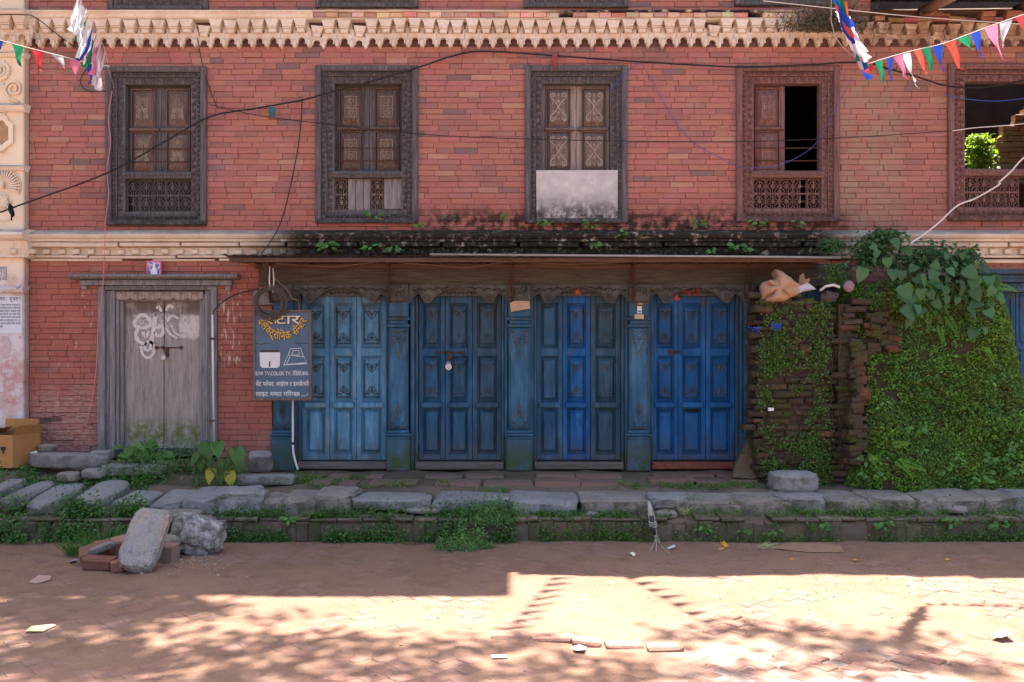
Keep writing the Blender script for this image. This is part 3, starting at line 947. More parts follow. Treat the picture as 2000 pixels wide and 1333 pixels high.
# chalk drawing rubbed on the leaves
CHALK = plain('chalk white', srgb(206, 200, 196), .95, .12, 40)
q = MB(); Yc = .0835
def stroke(pts, w):
    P = spline([(a, b, 0) for a, b in pts], 5)
    L, Rr = [], []
    for i, p in enumerate(P):
        t = P[min(i + 1, len(P) - 1)] - P[max(i - 1, 0)]
        n_ = Vector((-t.y, t.x, 0)).normalized() * w * (.75 + .5 * RND.random())
        L.append(W(p.x + n_.x, p.y + n_.y)); Rr.append(W(p.x - n_.x, p.y - n_.y))
    vs_ = [(v.x, Yc, v.z) for v in L] + [(v.x, Yc, v.z) for v in Rr]
    k = len(L)
    q.add(vs_, [(i, i + 1, k + i + 1, k + i) for i in range(k - 1)])
for pts, w in (([(259, 622), (272, 614), (284, 622), (286, 636), (270, 640), (256, 634), (259, 622)], 3.2), ([(262, 642), (258, 655), (266, 668), (280, 672)], 3.6),
               ([(296, 618), (294, 640), (290, 660), (288, 684)], 4.0), ([(300, 642), (310, 636), (311, 652), (300, 656), (296, 648)], 3.0),
               ([(268, 676), (272, 692), (283, 699), (293, 690), (292, 672), (282, 668), (276, 680), (284, 686)], 2.6),
               ([(309, 608), (304, 598), (299, 602)], 2.4), ([(318, 606), (324, 596), (332, 600)], 2.4), ([(318, 640), (326, 652), (340, 660)], 1.8), ([(328, 634), (334, 648), (344, 655)], 1.5),
               ([(320, 628), (330, 616), (342, 622)], 1.8), ([(272, 648), (278, 658), (284, 646)], 3.0)):
    stroke(pts, w)
q.obj('chalk_drawing', CHALK, door, recalc=False)
q = MB()
q.tube([(X(296), .075, Z(679)), (X(352), .075, Z(679))], .006, 6)
for a in (300, 312, 348): q.cbox(X(a) - .012, X(a) + .012, .066, .088, Z(682), Z(676), .003)
q.cbox(X(317), X(324), .07, .088, Z(697), Z(680), .003)
q.obj('bolt', IRON, door)

# ------------------------------------------------------------------ shop front: pillars, lintel, four blue doors
q = MB()
q.cbox(X(508), X(1662), -.02, .25, Z(560), Z(516.5), .01, .003)
q.cbox(X(500), X(1655), -.035, -.018, Z(526), Z(518), .004, .002)
lintel = q.obj('lintel_beam', WOOD_BEAM, house)
q = MB(); q.cbox(X(496), X(534), -.03, .1, Z(596), Z(566), .006, .004); q.obj('beam_end', WOOD_GREY, lintel)
q = MB(); q.box(X(532), X(1472), .2, .22, Z(935), Z(560)); q.obj('back_board', DARK_IN, house)
for k in range(7):
    q = MB(); q.cbox(X(1473 + 27 * k), X(1499 + 27 * k), .08 + .004 * (k % 2), .14, Z(935), Z(560.5), .004, .002); q.obj('side_board', BLUE_D, house)

def pillar(x0, x1, half=False):
    """carved post: foot block, neck ring, shaft, capital, bracket block"""
    q = MB(); w = X(x1) - X(x0); cx = (X(x0) + X(x1)) / 2; h = w / 2
    q.cbox(cx - h * 1.08, cx + h * 1.08, -.055, .16, Z(920), Z(858), .012, .002)
    q.cbox(cx - h * 1.02, cx + h * 1.02, -.048, .16, Z(858), Z(853), .006)
    q.cbox(cx - h * 1.12, cx + h * 1.12, -.06, .16, Z(852.5), Z(847), .01)
    q.cbox(cx - h * .98, cx + h * .98, -.044, .16, Z(846.5), Z(840), .006)
    q.cbox(cx - h * .9, cx + h * .9, -.04, .16, Z(839.5), Z(640.5), .016, .001)
    q.cbox(cx - h * 1.0, cx + h * 1.0, -.052, .16, Z(640), Z(634), .01)
    q.cbox(cx - h * .84, cx + h * .84, -.044, .16, Z(633.5), Z(626.5), .012)
    q.cbox(cx - h * 1.02, cx + h * 1.02, -.05, .16, Z(626), Z(620.5), .008)
    q.cbox(cx - h * .92, cx + h * .92, -.036, .16, Z(620), Z(562), .008)
    p = q.obj('pillar', BLUE_P, house)
    q = MB(); Yp = -.041
    for s in (-1, 1):       # heart-shaped carving under the capital, lotus bud above the foot
        q.tube([(cx + s * a * w, Yp, Z(b)) for a, b in ((.0, 652), (.2, 646), (.34, 654), (.3, 668), (.14, 676), (.06, 690), (0, 702))], .010, 5)
        q.ring((cx + s * .16 * w, Yp, Z(660)), .02, .008, 8)
        q.gem((cx + s * .16 * w, Yp, Z(672)), PI / 2 - s * .5, .04, .014, .02)
        q.gem((cx + s * .3 * w, Yp, Z(648)), s * .5, .028, .012, .02)
        q.tube([(cx + s * a * w, Yp, Z(b)) for a, b in ((0, 786), (.12, 798), (.14, 806), (.05, 814), (0, 818))], .010, 5)
        q.gem((cx + s * .22 * w, Yp, Z(826)), PI / 2 - s * .7, .03, .013, .02)
        q.gem((cx + s * .34 * w, Yp, Z(815)), PI / 2, .02, .01, .01)
        q.tube([(cx + s * .36 * w, Yp, Z(640)), (cx + s * .36 * w, Yp, Z(838))], .004, 4)
    q.gem((cx, Yp, Z(804)), PI / 2, .05, .02, .026); q.gem((cx, Yp, Z(666)), PI / 2, .05, .016, .024); q.gem((cx, Yp, Z(690)), PI / 2, .04, .014, .012)
    for i in range(7): q.gem((cx + (i - 3) * w * .125, Yp, Z(834)), PI / 2, .024, .011, .022)
    for i in range(9): q.gem((cx + (i - 4) * w * .1, -.05, Z(623)), PI / 2, .014, .008, .008)
    q.obj('carving', MOTIF_B, p)
    q = MB()                # bracket head with a worn beast carving
    q.cbox(cx - h * .95, cx + h * .95, -.075, .1, Z(590), Z(556), .012, .004)
    for i in range(12):
        a, b = RND.uniform(-.8, .8), RND.uniform(.1, .95)
        q.ball((cx + a * h, -.075, Z(588) + b * .16), RND.uniform(.012, .03), RND.uniform(.015, .035), RND.uniform(.015, .03), 6, 4)
    for s in (-1, 1): q.gem((cx + s * h * .5, -.078, Z(572)), PI / 2 - s * .4, .05, .02, .03)
    q.obj('bracket_head', CARVED, p)
    return p
for a in ((533, 575), (758, 800), (991, 1038), (1226, 1268), (1452, 1472)): pillar(*a)

def panel_motif(q, cx, z0, z1, w, Y, K=1.9):
    for (zz, s) in ((z1 - (z1 - z0) * .2, -1), (z0 + (z1 - z0) * .2, 1)):
        q.gem((cx, Y, zz), PI / 2, .045, .018, .012 * K)
        for d in (-1, 1):
            q.ring((cx + d * w * .2, Y, zz - s * .018), .015, .0065, 7)
            q.tube([(cx, Y, zz + s * .05), (cx + d * w * .18, Y, zz + s * .02), (cx + d * w * .3, Y, zz - s * .02), (cx + d * w * .14, Y, zz - s * .045)], .0065, 4)
            q.gem((cx + d * w * .34, Y, zz - s * .035), d * s * .6, .022, .01, .01 * K)
    n = int((z1 - z0) / .024)
    for i in range(n):
        for d in (-1, 1): q.gem((cx + d * w * .43, Y + .002, z0 + (i + .5) * (z1 - z0) / n), d * .8, .013, .008, .008 * K)
    for i in range(9): q.gem((cx + (i - 4) * w * .095, Y + .002, z0 + .012), PI / 2, .014, .008, .008 * K)

def shop_door(x0, x1, cuts, mats, skip=(), plain_leaf=()):
    q = MB()
    q.cbox(X(x0 - 14), X(x0 - 6), .02, .2, Z(921), Z(560), .006, .001); q.cbox(X(x0 - 5.5), X(x0), .05, .2, Z(921), Z(560), .004, .001)
    q.cbox(X(x1 + 6), X(x1 + 12), .02, .2, Z(921), Z(560), .006, .001); q.cbox(X(x1), X(x1 + 5.5), .05, .2, Z(921), Z(560), .004, .001)
    d = q.obj('shop_door', BLUE_P, house)
    for xx in (X(x0 - 3), X(x1 + 3)):
        q = MB(); rope(q, (xx, Z(905)), (xx, Z(592)), .013, .05, 70); q.obj('bead_moulding', CARVED, d)
    q = MB(); q.cbox(X(x0 - 4), X(x1 + 4), -.01, .16, Z(917), Z(903), .008, .003)
    q.obj('threshold', SILL if x0 < 1200 else BRICK_SILL, d)
    ce = [x0] + list(cuts) + [x1]
    for i in range(3):
        a, b = X(ce[i]), X(ce[i + 1])
        m_ = mats[i]
        Yl = .1 + (.006 if i == 1 else 0)
        # one board leaf: stiles and rails proud of sunk panels
        q = MB()
        st = (b - a) * .17
        q.cbox(a + .0015, a + st, Yl, Yl + .055, Z(901), Z(562), .005); q.cbox(b - st, b - .0015, Yl, Yl + .055, Z(901), Z(562), .005)
        zr = [(Z(592), Z(562)), (Z(696), Z(680)), (Z(800), Z(786)), (Z(901), Z(889))]
        for (lo_, hi_) in zr: q.cbox(a + st, b - st, Yl + .0015, Yl + .055, lo_, hi_, .005)
        q.box(a + st, b - st, Yl + .040, Yl + .053, Z(900), Z(564))
        q.obj('leaf', m_, d)
        for (pz0, pz1, kind) in ((Z(680), Z(592), 'c'), (Z(786), Z(696), 'c'), (Z(889), Z(800), 'p')):
            if (i, kind) in skip: continue
            p = MB()
            ax, bx = a + st + .003, b - st - .003
            if kind == 'c' and i not in plain_leaf:
                frame4(p, ax, bx, pz0 + .003, pz1 - .003, .01, .01, .012, .01, Yl + .01, Yl + .0395, .006)
                p.frustum(ax + .012, bx - .012, pz0 + .015, pz1 - .015, Yl + .0395, Yl + .016, .02, .04)
                g = MB(); panel_motif(g, (ax + bx) / 2, pz0 + .04, pz1 - .04, bx - ax - .03, Yl + .017); g.obj('carving', MOTIF_B, d)
            else:
                frame4(p, ax, bx, pz0 + .003, pz1 - .003, .008, .008, .008, .008, Yl + .016, Yl + .0395, .005)
                p.frustum(ax + .014, bx - .014, pz0 + .016, pz1 - .016, Yl + .0395, Yl + .012, .018, .03)
            p.obj('panel', m_, d)
        p = MB(); p.cbox(a + st * .55, b - st * .55, Yl - .024, Yl, Z(798), Z(787), .009); p.obj('rail_block', m_, d)
    # carved cusped arch over the door
    q = MB()
    aX, bX = X(x0 - 16), X(x1 + 14); cx = (aX + bX) / 2; hw = (bX - aX) / 2
    top, bot = [], []
    N = 48
    for i in range(N + 1):
        u = -1 + 2 * i / N
        v = abs(u)
        if v < .52: zb = 561 + 22 * (v / .52) ** 2.0
        elif v < .72: zb = 583 + 9 * math.sin((v - .52) / .2 * PI)
        elif v < .9: zb = 581 - 8 * math.sin((v - .72) / .18 * PI)
        else: zb = 578 + 16 * (v - .9) / .1
        top.append((cx + u * hw, Z(557))); bot.append((cx + u * hw, Z(zb)))
    q.strip(top, bot, -.035, .05)
    q.tube([(x_, -.037, z_) for x_, z_ in bot], .009, 5)
    for s in (-1, 1):
        q.ring((cx + s * hw * .62, -.037, Z(582)), .03, .01, 9); q.ring((cx + s * hw * .62, -.04, Z(582)), .012, .008, 6)
        q.ring((cx + s * hw * .8, -.037, Z(569)), .02, .008, 8)
        for i in range(8): q.gem((cx + s * hw * (.25 + .09 * i), -.035, Z(563 + (2 if i % 2 else 0) + i * .6)), s * (.5 if i % 2 else -.3), .035, .014, .026)
    q.cbox(cx - hw * .5, cx + hw * .5, .055, .09, Z(578), Z(560), .004)
    for i in range(11): q.gem((cx + (i - 5) * .04, .054, Z(572)), .7 if i % 2 else -.7, .026, .012, .022)
    q.obj('carved_arch', CARVED, d)
    return d
BRICK_SILL = plain('red brick sill', srgb(130, 74, 62), .9, .3, 20, .003)
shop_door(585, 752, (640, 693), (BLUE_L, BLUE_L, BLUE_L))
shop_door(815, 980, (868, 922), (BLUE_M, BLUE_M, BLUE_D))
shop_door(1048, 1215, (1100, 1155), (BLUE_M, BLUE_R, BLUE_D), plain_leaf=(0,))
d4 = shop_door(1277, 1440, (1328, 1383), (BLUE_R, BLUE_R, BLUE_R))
q = MB(); q.box(X(1342), X(1370), .093, .105, Z(805), Z(800)); q.obj('letter_slot', plain('slot black', (.006, .006, .007, 1)), d4)
q = MB(); q.tube([(X(850), .09, Z(689)), (X(907), .09, Z(689))], .006, 6)
for a in (853, 876, 903): q.cbox(X(a) - .014, X(a) + .014, .08, .105, Z(692), Z(686), .003)
q.cbox(X(874), X(882), .078, .1, Z(702), Z(689), .003)
q.obj('bolt', IRON, [o for o in house.children if o.name == 'shop_door.001'][0])
q = MB(); q.tube([(X(1312), .085, Z(688)), (X(1334), .085, Z(688))], .01, 6); q.cbox(X(1310), X(1322), .085, .105, Z(693), Z(683), .003)
q.obj('bolt', IRON, d4)

# far blue door beyond the overgrown wall
q = MB()
q.cbox(X(1903), X(2100), -.06, .2, Z(537), Z(527.5), .012); q.cbox(X(1908), X(2100), -.03, .2, Z(552), Z(538), .006)
for i in range(26): q.gem((X(1915) + i * .036, -.03, Z(545)), .6 if i % 2 else -.6, .02, .01, .012)
q.cbox(X(1905), X(1945), -.02, .2, Z(935), Z(553), .01)
for i in range(4):
    q.ring((X(1955) + i * .1, .015, Z(562)), .03, .01, 8, 0, PI)
q.cbox(X(1946), X(2100), .02, .2, Z(570), Z(553), .004)
fd = q.obj('blue_door', BLUE_D, house)
for (a, b) in ((1946, 1992), (1993, 2040), (2041, 2090)):
    p = MB(); p.cbox(X(a), X(b), .08, .12, Z(930), Z(570), .004); 
    for (u0, u1) in ((575, 670), (682, 780), (795, 900)):
        frame4(p, X(a + 7), X(b - 7), Z(u1), Z(u0), .02, .02, .02, .02, .066, .082, .006)
    p.obj('leaf', BLUE_M, fd)
p = MB(); p.box(X(1945), X(2100), .14, .16, Z(935), Z(560)); p.obj('back_board', DARK_IN, fd)

# ------------------------------------------------------------------ rooms and roofs (they keep the sun off the front)
q = MB()
q.box(WX0, XSTEP + .1, 3.2, 3.4, .1, 6.1)                         # back wall
q.box(WX0 - .05, WX0 + .15, .3, 3.2, .1, 6.8); q.box(X(1712), X(2430), 2.4, 2.55, .1, 6.6); q.box(X(2418), X(2430), .3, 2.4, .1, 5.6); q.box(X(1712), X(2418), .3, 2.4, 2.5, 2.6); q.box(X(1700), X(1712), .3, 3.2, .1, 5.0)
q.box(WX0, X(1700), .3, 3.2, 2.62, 2.72); q.box(X(420), X(440), .3, 3.2, 2.72, 5.0); q.box(WX0, X(1700), .3, 3.2, 4.95, 5.05)
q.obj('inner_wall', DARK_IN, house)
q = MB()
for (xa, xb, ye, ze) in ((X(-620), XMID + .12, -.50, 7.0), (XMID + .12, XSTEP + .3, -.24, 6.2)):
    q.add([(xa, ye, ze + .02), (xb, ye, ze + .02), (xb, 1.8, ze + 1.0), (xa, 1.8, ze + 1.0), (xa, 4.2, ze), (xb, 4.2, ze)], [(0, 1, 2, 3), (3, 2, 5, 4)])
    q.add([(xa, ye, ze - .06), (xb, ye, ze - .06), (xb, 4.2, ze - .08), (xa, 4.2, ze - .08)], [(0, 1, 2, 3)])
    q.box(xa, xb, ye - .02, ye + .02, ze - .1, ze + .03)
q.obj('roof', plain('roof tiles', srgb(130, 80, 66), .9), house)
# tin roof over the ruined bay
TINROOF = plain('old grey roofing tin', srgb(126, 124, 128), .7, .25, 5, .002, metal=.2)
ruin = thing('tin_roof', 'rusty tin roof on timber poles above the crumbling brick wall top', 'roof', (X(1850), .2, Z(50)))
q = MB()
nx = 90
x0r, x1r = X(1690), X(2520)
for i in range(nx):
    xa = x0r + (x1r - x0r) * i / nx; xb = x0r + (x1r - x0r) * (i + 1) / nx
    za = .012 * math.sin(i * PI / 2 + .3); zb = .012 * math.sin((i + 1) * PI / 2 + .3)
    q.add([(xa, -.78, 5.07 + za), (xb, -.78, 5.07 + zb), (xb, 1.5, 5.9 + zb), (xa, 1.5, 5.9 + za)], [(0, 1, 2, 3)])
q.obj('tin_sheet', TINROOF, ruin, recalc=False)
WOOD_POLE = mat_wood('dry pole wood', srgb(96, 78, 66), srgb(146, 120, 102), srgb(180, 152, 130), axis='x')
for (a, b, rr) in (((1800, 24, .12), (1870, -12, -.5), .055), ((1985, 20, .2), (2040, -6, -.4), .05)):
    q = MB(); q.tube([W(*a), W(*b)], rr, 8); q.obj('rafter', WOOD_POLE, ruin, smooth=True)
q = MB(); q.tube([(X(1690), .35, 5.28), (X(2480), .35, 5.33)], .05, 8); q.obj('beam', WOOD_POLE, ruin, smooth=True)
q = MB()
for k in range(12): q.ball((X(1818) + RND.uniform(-.1, .1), .06 + RND.uniform(-.05, .05), Z(30) + RND.uniform(-.04, .05)), RND.uniform(.05, .1), .07, RND.uniform(.04, .07), 7, 5)
q.obj('clay_packing', plain('clay', srgb(150, 110, 90), .95, .2, 14, .01), ruin, smooth=True)
# sloping inner wall of the roofless bay, seen through the open window
iw = thing('inner_wall_stub', 'broken pale brick wall sloping up inside the open window of the ruined bay', 'wall', (X(2000), 1.35, 3.0))
q = MB(); q.prism([(X(1880, 1.35), 2.3), (X(2130, 1.35), 2.3), (X(2130, 1.35), Z(170, 1.35)), (X(2005, 1.35), Z(232, 1.35)), (X(1945, 1.35), Z(310, 1.35))], 1.37, 1.5)
q.obj('core', MORTAR, iw)
zz = Z(360, 1.35); rr_ = 0
while zz < Z(140, 1.35):
    t = (zz - Z(300, 1.35)) / (Z(150, 1.35) - Z(300, 1.35))
    xx = X(1925, 1.35) + max(0, t) * (X(2060, 1.35) - X(1925, 1.35)) + RND.uniform(-.05, .05)
    while xx < X(2090, 1.35):
        L = RND.uniform(.12, .22)
        q = MB(); q.col = srgb(RND.uniform(176, 205), RND.uniform(148, 172), RND.uniform(128, 150))
        q.cbox(xx, xx + L - .008, 1.35 + RND.uniform(-.012, .012), 1.45, zz, zz + .056, .006, .004)
        q.obj('brick', BRICK_OLD, iw)
        xx += L
    zz += .064

# ------------------------------------------------------------------ stucco pilaster of the neighbouring house
pil = thing('stucco_pilaster', 'cream stucco pilaster with moulded flower, niche and fan ornaments at the house corner', 'pilaster', (X(0), -.05, .5))
px0, px1 = X(-70), X(56)
Yp = -.09
q = MB()
q.cbox(px0, px1, Yp, .3, .3, Z(-20), .012, .003)
shaft = q.obj('shaft', PILASTER, pil)
q = MB(); q.box(X(-600), px0 - .002, -.05, 3.2, .3, 6.9); q.obj('side_wall', PILASTER, pil)
def pm(name, prof, x1=60, jit=.001):
    q = MB(); q.profx([(Yp + a, Z(b)) for a, b in prof], X(-600), X(x1), 12, jit); return q.obj(name, PILASTER if prof[0][1] > 500 else STUCCO, pil)
pm('capital_ledge', [(.09, 28), (-.04, 30), (-.13, 34), (-.145, 38), (-.13, 43), (-.1, 45), (.05, 46)], 70)
pm('moulding', [(.09, 108), (-.02, 109), (-.045, 113), (-.03, 119), (.05, 121)], 60)
pm('moulding', [(.09, 207), (-.03, 209), (-.055, 214), (-.035, 221), (-.02, 224), (.05, 225)], 61)
pm('moulding', [(.09, 326), (-.02, 328), (-.05, 332), (-.03, 338), (.05, 340)], 60)
pm('moulding', [(.09, 450), (-.06, 453), (-.16, 461), (-.17, 466), (-.14, 472), (-.08, 476), (-.04, 500), (-.05, 506), (.05, 508)], 70)
pm('moulding', [(.09, 560), (-.03, 562), (-.06, 567), (-.04, 574), (.05, 576)], 59)
for i in range(3):
    o = dup(unit, (X(2 + 28 * i), Yp - .004, zc0), pil); o.name = 'bracket'
for i in range(3):
    dup(dent, (X(7 + 36 * i), Yp - .04, Z(500)), pil).name = 'dentil'
q = MB()
c0 = (X(12), Yp - .01, Z(145))
for i in range(16):
    a = 2 * PI * i / 16
    q.ball((c0[0] + .082 * math.cos(a), c0[1], c0[2] + .082 * math.sin(a)), .026, .022, .026, 6, 4)
for i in range(12):
    a = 2 * PI * i / 12 + .1
    q.ball((c0[0] + .05 * math.cos(a), c0[1] - .012, c0[2] + .05 * math.sin(a)), .018, .02, .018, 6, 4)
q.ball((c0[0], c0[1] - .02, c0[2]), .032, .026, .032, 8, 6)
q.obj('flower', PILASTER, pil, smooth=True)
for s in (-1, 1):
    q = MB()
    cc = (X(12 + s * 26), Z(180))
    pts = []
    for i in range(26):
        a = i * .42; rr_ = .085 - .0026 * i
        pts.append((cc[0] + s * rr_ * math.cos(a + PI), Yp - .012, cc[1] + rr_ * math.sin(a)))
    q.tube(pts, .014, 6)
    q.tube([(X(12 + s * 4), Yp - .01, Z(168)), (X(12 + s * 10), Yp - .012, Z(186)), (X(12 + s * 18), Yp - .012, Z(200)), (X(12 + s * 36), Yp - .01, Z(206))], .012, 6)
    q.obj('volute', PILASTER, pil, smooth=True)
# niche with a lobed outline
def lobed(w, h):
    return [(-w * .55, -h * .72), (0, -h), (w * .55, -h * .72), (w, -h * .55), (w, h * .45), (w * .55, h * .62), (w * .5, h * .8), (0, h), (-w * .5, h * .8), (-w * .55, h * .62), (-w, h * .45), (-w, -h * .55)]
q = MB()
o_, i_ = lobed(.115, .19), lobed(.07, .13)
o_, i_ = o_ + o_[:1], i_ + i_[:1]
q.strip([(X(15) + a, Z(265) + b) for a, b in o_], [(X(15) + a, Z(265) + b) for a, b in i_], Yp - .022, Yp + .004)
q.tube([(X(15) + a, Yp - .022, Z(265) + b) for a, b in o_], .008, 5)
q.ring((X(15), Yp - .01, Z(228)), .03, .009, 8); q.ring((X(15), Yp - .01, Z(301)), .022, .008, 8)
q.obj('niche_surround', PILASTER, pil)
q = MB(); q.prism([(X(15) + a, Z(265) + b) for a, b in lobed(.068, .128)], Yp - .004, Yp + .01)
q.obj('niche_back', plain('niche shade plaster', srgb(168, 138, 106), .9), pil)
# fan with scaled body
q = MB()
cf = (X(16), Z(368))
for i in range(21):
    a = -.35 + (PI + .7) * i / 20
    q.tube([(cf[0] + .03 * math.cos(a), Yp - .008, cf[1] + .03 * math.sin(a)), (cf[0] + .16 * math.cos(a), Yp - .02, cf[1] + .16 * math.sin(a))], [.006, .012], 5)
    q.ball((cf[0] + .172 * math.cos(a), Yp - .015, cf[1] + .172 * math.sin(a)), .014, .016, .014, 6, 4)
q.ring((cf[0], Yp - .006, cf[1]), .185, .008, 18, -.5, PI + .5)
q.obj('fan', PILASTER, pil, smooth=True)
q = MB()
q.ball((cf[0], Yp - .02, cf[1] + .01), .03, .035, .045, 8, 6); q.ball((cf[0], Yp - .01, Z(398)), .065, .04, .1, 10, 8)
for r_ in range(6):
    for k in range(5):
        q.gem((cf[0] + (k - 2 + (r_ % 2) * .5) * .024, Yp - .046 + abs(k - 2) * .006, Z(384) - r_ * .026), -PI / 2, .017, .011, .008)
q.ring((cf[0], Yp - .008, Z(388)), .1, .012, 12, PI * 1.15, PI * 1.85); q.ring((cf[0], Yp - .006, Z(410)), .13, .01, 12, PI * 1.2, PI * 1.8)
q.obj('scaled_body', PILASTER, pil, smooth=True)
q = MB()
frame4(q, X(-18), X(23), Z(549), Z(523), .03, .03, .03, .03, Yp - .008, Yp + .002, .003); frame4(q, X(-6), X(14), Z(542), Z(530), .012, .012, .012, .012, Yp - .006, Yp + .002, .003)
q.obj('sunk_square', plain('grey paint', srgb(160, 156, 160), .9), pil)
q = MB(); q.cbox(px0, X(62), -.14, .0, .35, Z(852), .02, .004); q.obj('plinth', plain('worn plinth plaster', srgb(140, 126, 118), .95, .3, 8, .01), pil)
# ------------------------------------------------------------------ awning
AW_Z, AW_D = 2.579, -.61
awn = thing('awning', 'rusty flat tin awning on iron brackets over the blue shop doors', 'awning', (.2, -.3, AW_Z))
ax0, ax1 = X(440, AW_D), X(1640, AW_D)
n_sheet = 6
for k in range(n_sheet):
    q = MB()
    a = ax0 + (ax1 - ax0) * k / n_sheet - .03; b = ax0 + (ax1 - ax0) * (k + 1) / n_sheet
    nn = 44
    dz = [-.002, .004, -.004, .006, .0, .004][k]; dzf = [.012, .004, -.006, -.008, -.012, -.024][k]
    dyf = [0, .02, -.015, .01, -.02, .0][k]
    vv = []
    for j, (yy, tz) in enumerate(((AW_D + dyf, 1), (-.3, .5), (.0, 0))):
        for i in range(nn + 1):
            xx = a + (b - a) * i / nn
            vv.append((xx, yy, AW_Z + dz + dzf * tz + .006 * math.sin(i * PI / 2) + .006 * fbm((xx * 2, yy * 3, 4))))
    ff = [(j * (nn + 1) + i, j * (nn + 1) + i + 1, (j + 1) * (nn + 1) + i + 1, (j + 1) * (nn + 1) + i) for j in range(2) for i in range(nn)]
    q.add(vv, ff)
    q.obj('tin_sheet', TIN, awn, recalc=False)
WOOD_BATTEN = mat_wood('rusty brown batten', srgb(62, 44, 38), srgb(96, 72, 62), srgb(120, 96, 84), axis='x')
q = MB(); q.box(ax0 + .02, ax1 - .1, AW_D + .05, AW_D + .085, AW_Z - .052, AW_Z - .014); q.obj('batten', WOOD_BATTEN, awn)
q = MB(); q.box(ax0 + .2, ax1 - .05, -.06, -.022, AW_Z - .06, AW_Z - .012); q.obj('batten', WOOD_BATTEN, awn)
q = MB(); q.tube([(X(840, AW_D), AW_D - .012, AW_Z + .012), (X(1200, AW_D), AW_D - .016, AW_Z - .002), (X(1500, AW_D), AW_D - .016, AW_Z - .012), (ax1, AW_D - .01, AW_Z - .02)], .012, 6)
q.obj('edge_pipe', TIN_EDGE, awn, smooth=True)
for i, (xt, xb) in enumerate(((522, 527), (757, 760), (998, 1000), (1240, 1236), (1463, 1465))):
    q = MB()
    q.tube([(X(xt, -.45), -.47, AW_Z - .02), (X(xb, -.08), -.07, Z(588, -.08))], .013, 4)
    q.tube([(X(xb, -.08), -.06, AW_Z - .03), (X(xb, -.08), -.062, Z(592, -.08))], .012, 4)
    q.tube([(X(xt, -.45), -.56, AW_Z - .022), (X(xb, -.08), -.03, AW_Z - .026)], .012, 4)
    q.obj('bracket', IRON, awn)

# ------------------------------------------------------------------ cables, wires, pipes
CABLE = plain('black cable', srgb(44, 40, 42), .6, .2, 40, .0005)
CABLE_B = plain('brown cable', srgb(120, 92, 76), .7, .2, 40, .0005)
WHITE_C = plain('white cable', srgb(214, 208, 204), .6, .1, 20, .0005)
BLUE_C = plain('blue wire', srgb(62, 88, 178), .5, .1, 20, .0005)
PVC = plain('white plastic pipe', srgb(214, 212, 212), .45, .08, 6, .0005, spec=.5)
PINK_C = plain('pink thread', srgb(214, 130, 140), .8, .1, 20, .0005)
def cable(name, label, pts, r, mat, Y=-.1, n=8, strands=1, group=None, cat='cable'):
    P = []
    for p in pts: P.append(W(p[0], p[1], p[2] if len(p) > 2 else Y))
    q = MB()
    base = spline(P, n)
    for s in range(strands):
        if strands > 1:
            ph = s * 2 * PI / strands
            pp = [p + Vector((0, math.cos(i * .55 + ph), math.sin(i * .55 + ph))) * r * 1.05 for i, p in enumerate(base)]
        else: pp = base
        q.tube(pp, r, 6)
    return tag(q.obj(name, mat, smooth=True), label, cat, group)
cable('power_cable', 'thick twisted black cable bundle sagging across the whole upper brick wall', [(-60, 432, -.22), (0, 415, -.22), (50, 397, -.24), (210, 338, -.16), (330, 272, -.12), (411, 228, -.07), (500, 212, -.08), (590, 196, -.07), (640, 182, -.1), (730, 158, -.1), (820, 131, -.08), (880, 111, -.06), (930, 101, -.04), (1000, 103, -.05), (1080, 109, -.05), (1250, 121, -.05), (1440, 131, -.08), (1560, 128, -.08), (1680, 122, -.06), (1740, 136, -.08), (1790, 150, -.1), (1850, 168, -.1), (1920, 171, -.1), (2000, 157, -.12), (2060, 140, -.14)], .0046, CABLE, strands=3)
cable('thin_wire', 'thin dark wire running level across the middle of three carved windows', [(411, 205, -.07), (500, 225, -.08), (615, 240, -.1), (815, 262, -.1), (1000, 271, -.1), (1230, 276, -.1), (1440, 277, -.1), (1640, 270, -.1), (1860, 256, -.12)], .0045, CABLE, cat='wire')
cable('thin_wire', 'frayed white wire end crossing the open window of the ruined bay', [(1860, 256, -.12), (1905, 250, -.14), (1960, 246, -.16), (2040, 238, -.2)], .005, WHITE_C, cat='wire')
cable('drop_wire', 'black wire looping down from the pilaster ledge to the first carved window', [(-40, 30, -.2), (40, 29, -.25), (68, 34, -.24), (110, 66, -.1), (150, 96, -.06), (170, 112, -.05), (176, 126, -.04), (163, 143, -.04), (157, 160, -.04), (166, 175, -.04), (185, 179, -.04), (208, 178, -.06)], .005, CABLE, cat='wire')
cable('drop_wire', 'thin black wire falling from the broken cornice bracket to the cable clamp', [(386, 75, -.12), (390, 100, -.05), (400, 145, -.04), (412, 180, -.04), (425, 213, -.06)], .0045, CABLE, cat='wire')
cable('drop_wire', 'black wire hanging from the cable bundle down to the tin awning', [(590, 196, -.07), (588, 240, -.06), (580, 300, -.05), (566, 370, -.05), (550, 430, -.16), (530, 470, -.2), (510, 496, -.3)], .006, CABLE, cat='wire')
cable('blue_wire', 'blue wire drooping from the cable over the half open window', [(1190, 178, -.06), (1215, 150, -.06), (1238, 130, -.06), (1252, 126, -.06), (1275, 160, -.03), (1310, 225, -.03), (1350, 275, -.03), (1400, 305, -.03), (1440, 325, -.06), (1490, 328, -.08), (1530, 320, -.08), (1570, 300, -.08), (1598, 275, -.08), (1625, 225, -.06), (1650, 180, -.05), (1665, 150, -.05)], .0028, BLUE_C, cat='wire')
cable('blue_wire', 'short blue wire sagging across the open window of the ruined bay', [(1845, 186, -.07), (1880, 193, -.09), (1940, 198, -.1), (1990, 194, -.1), (2050, 188, -.1)], .004, BLUE_C, cat='wire')
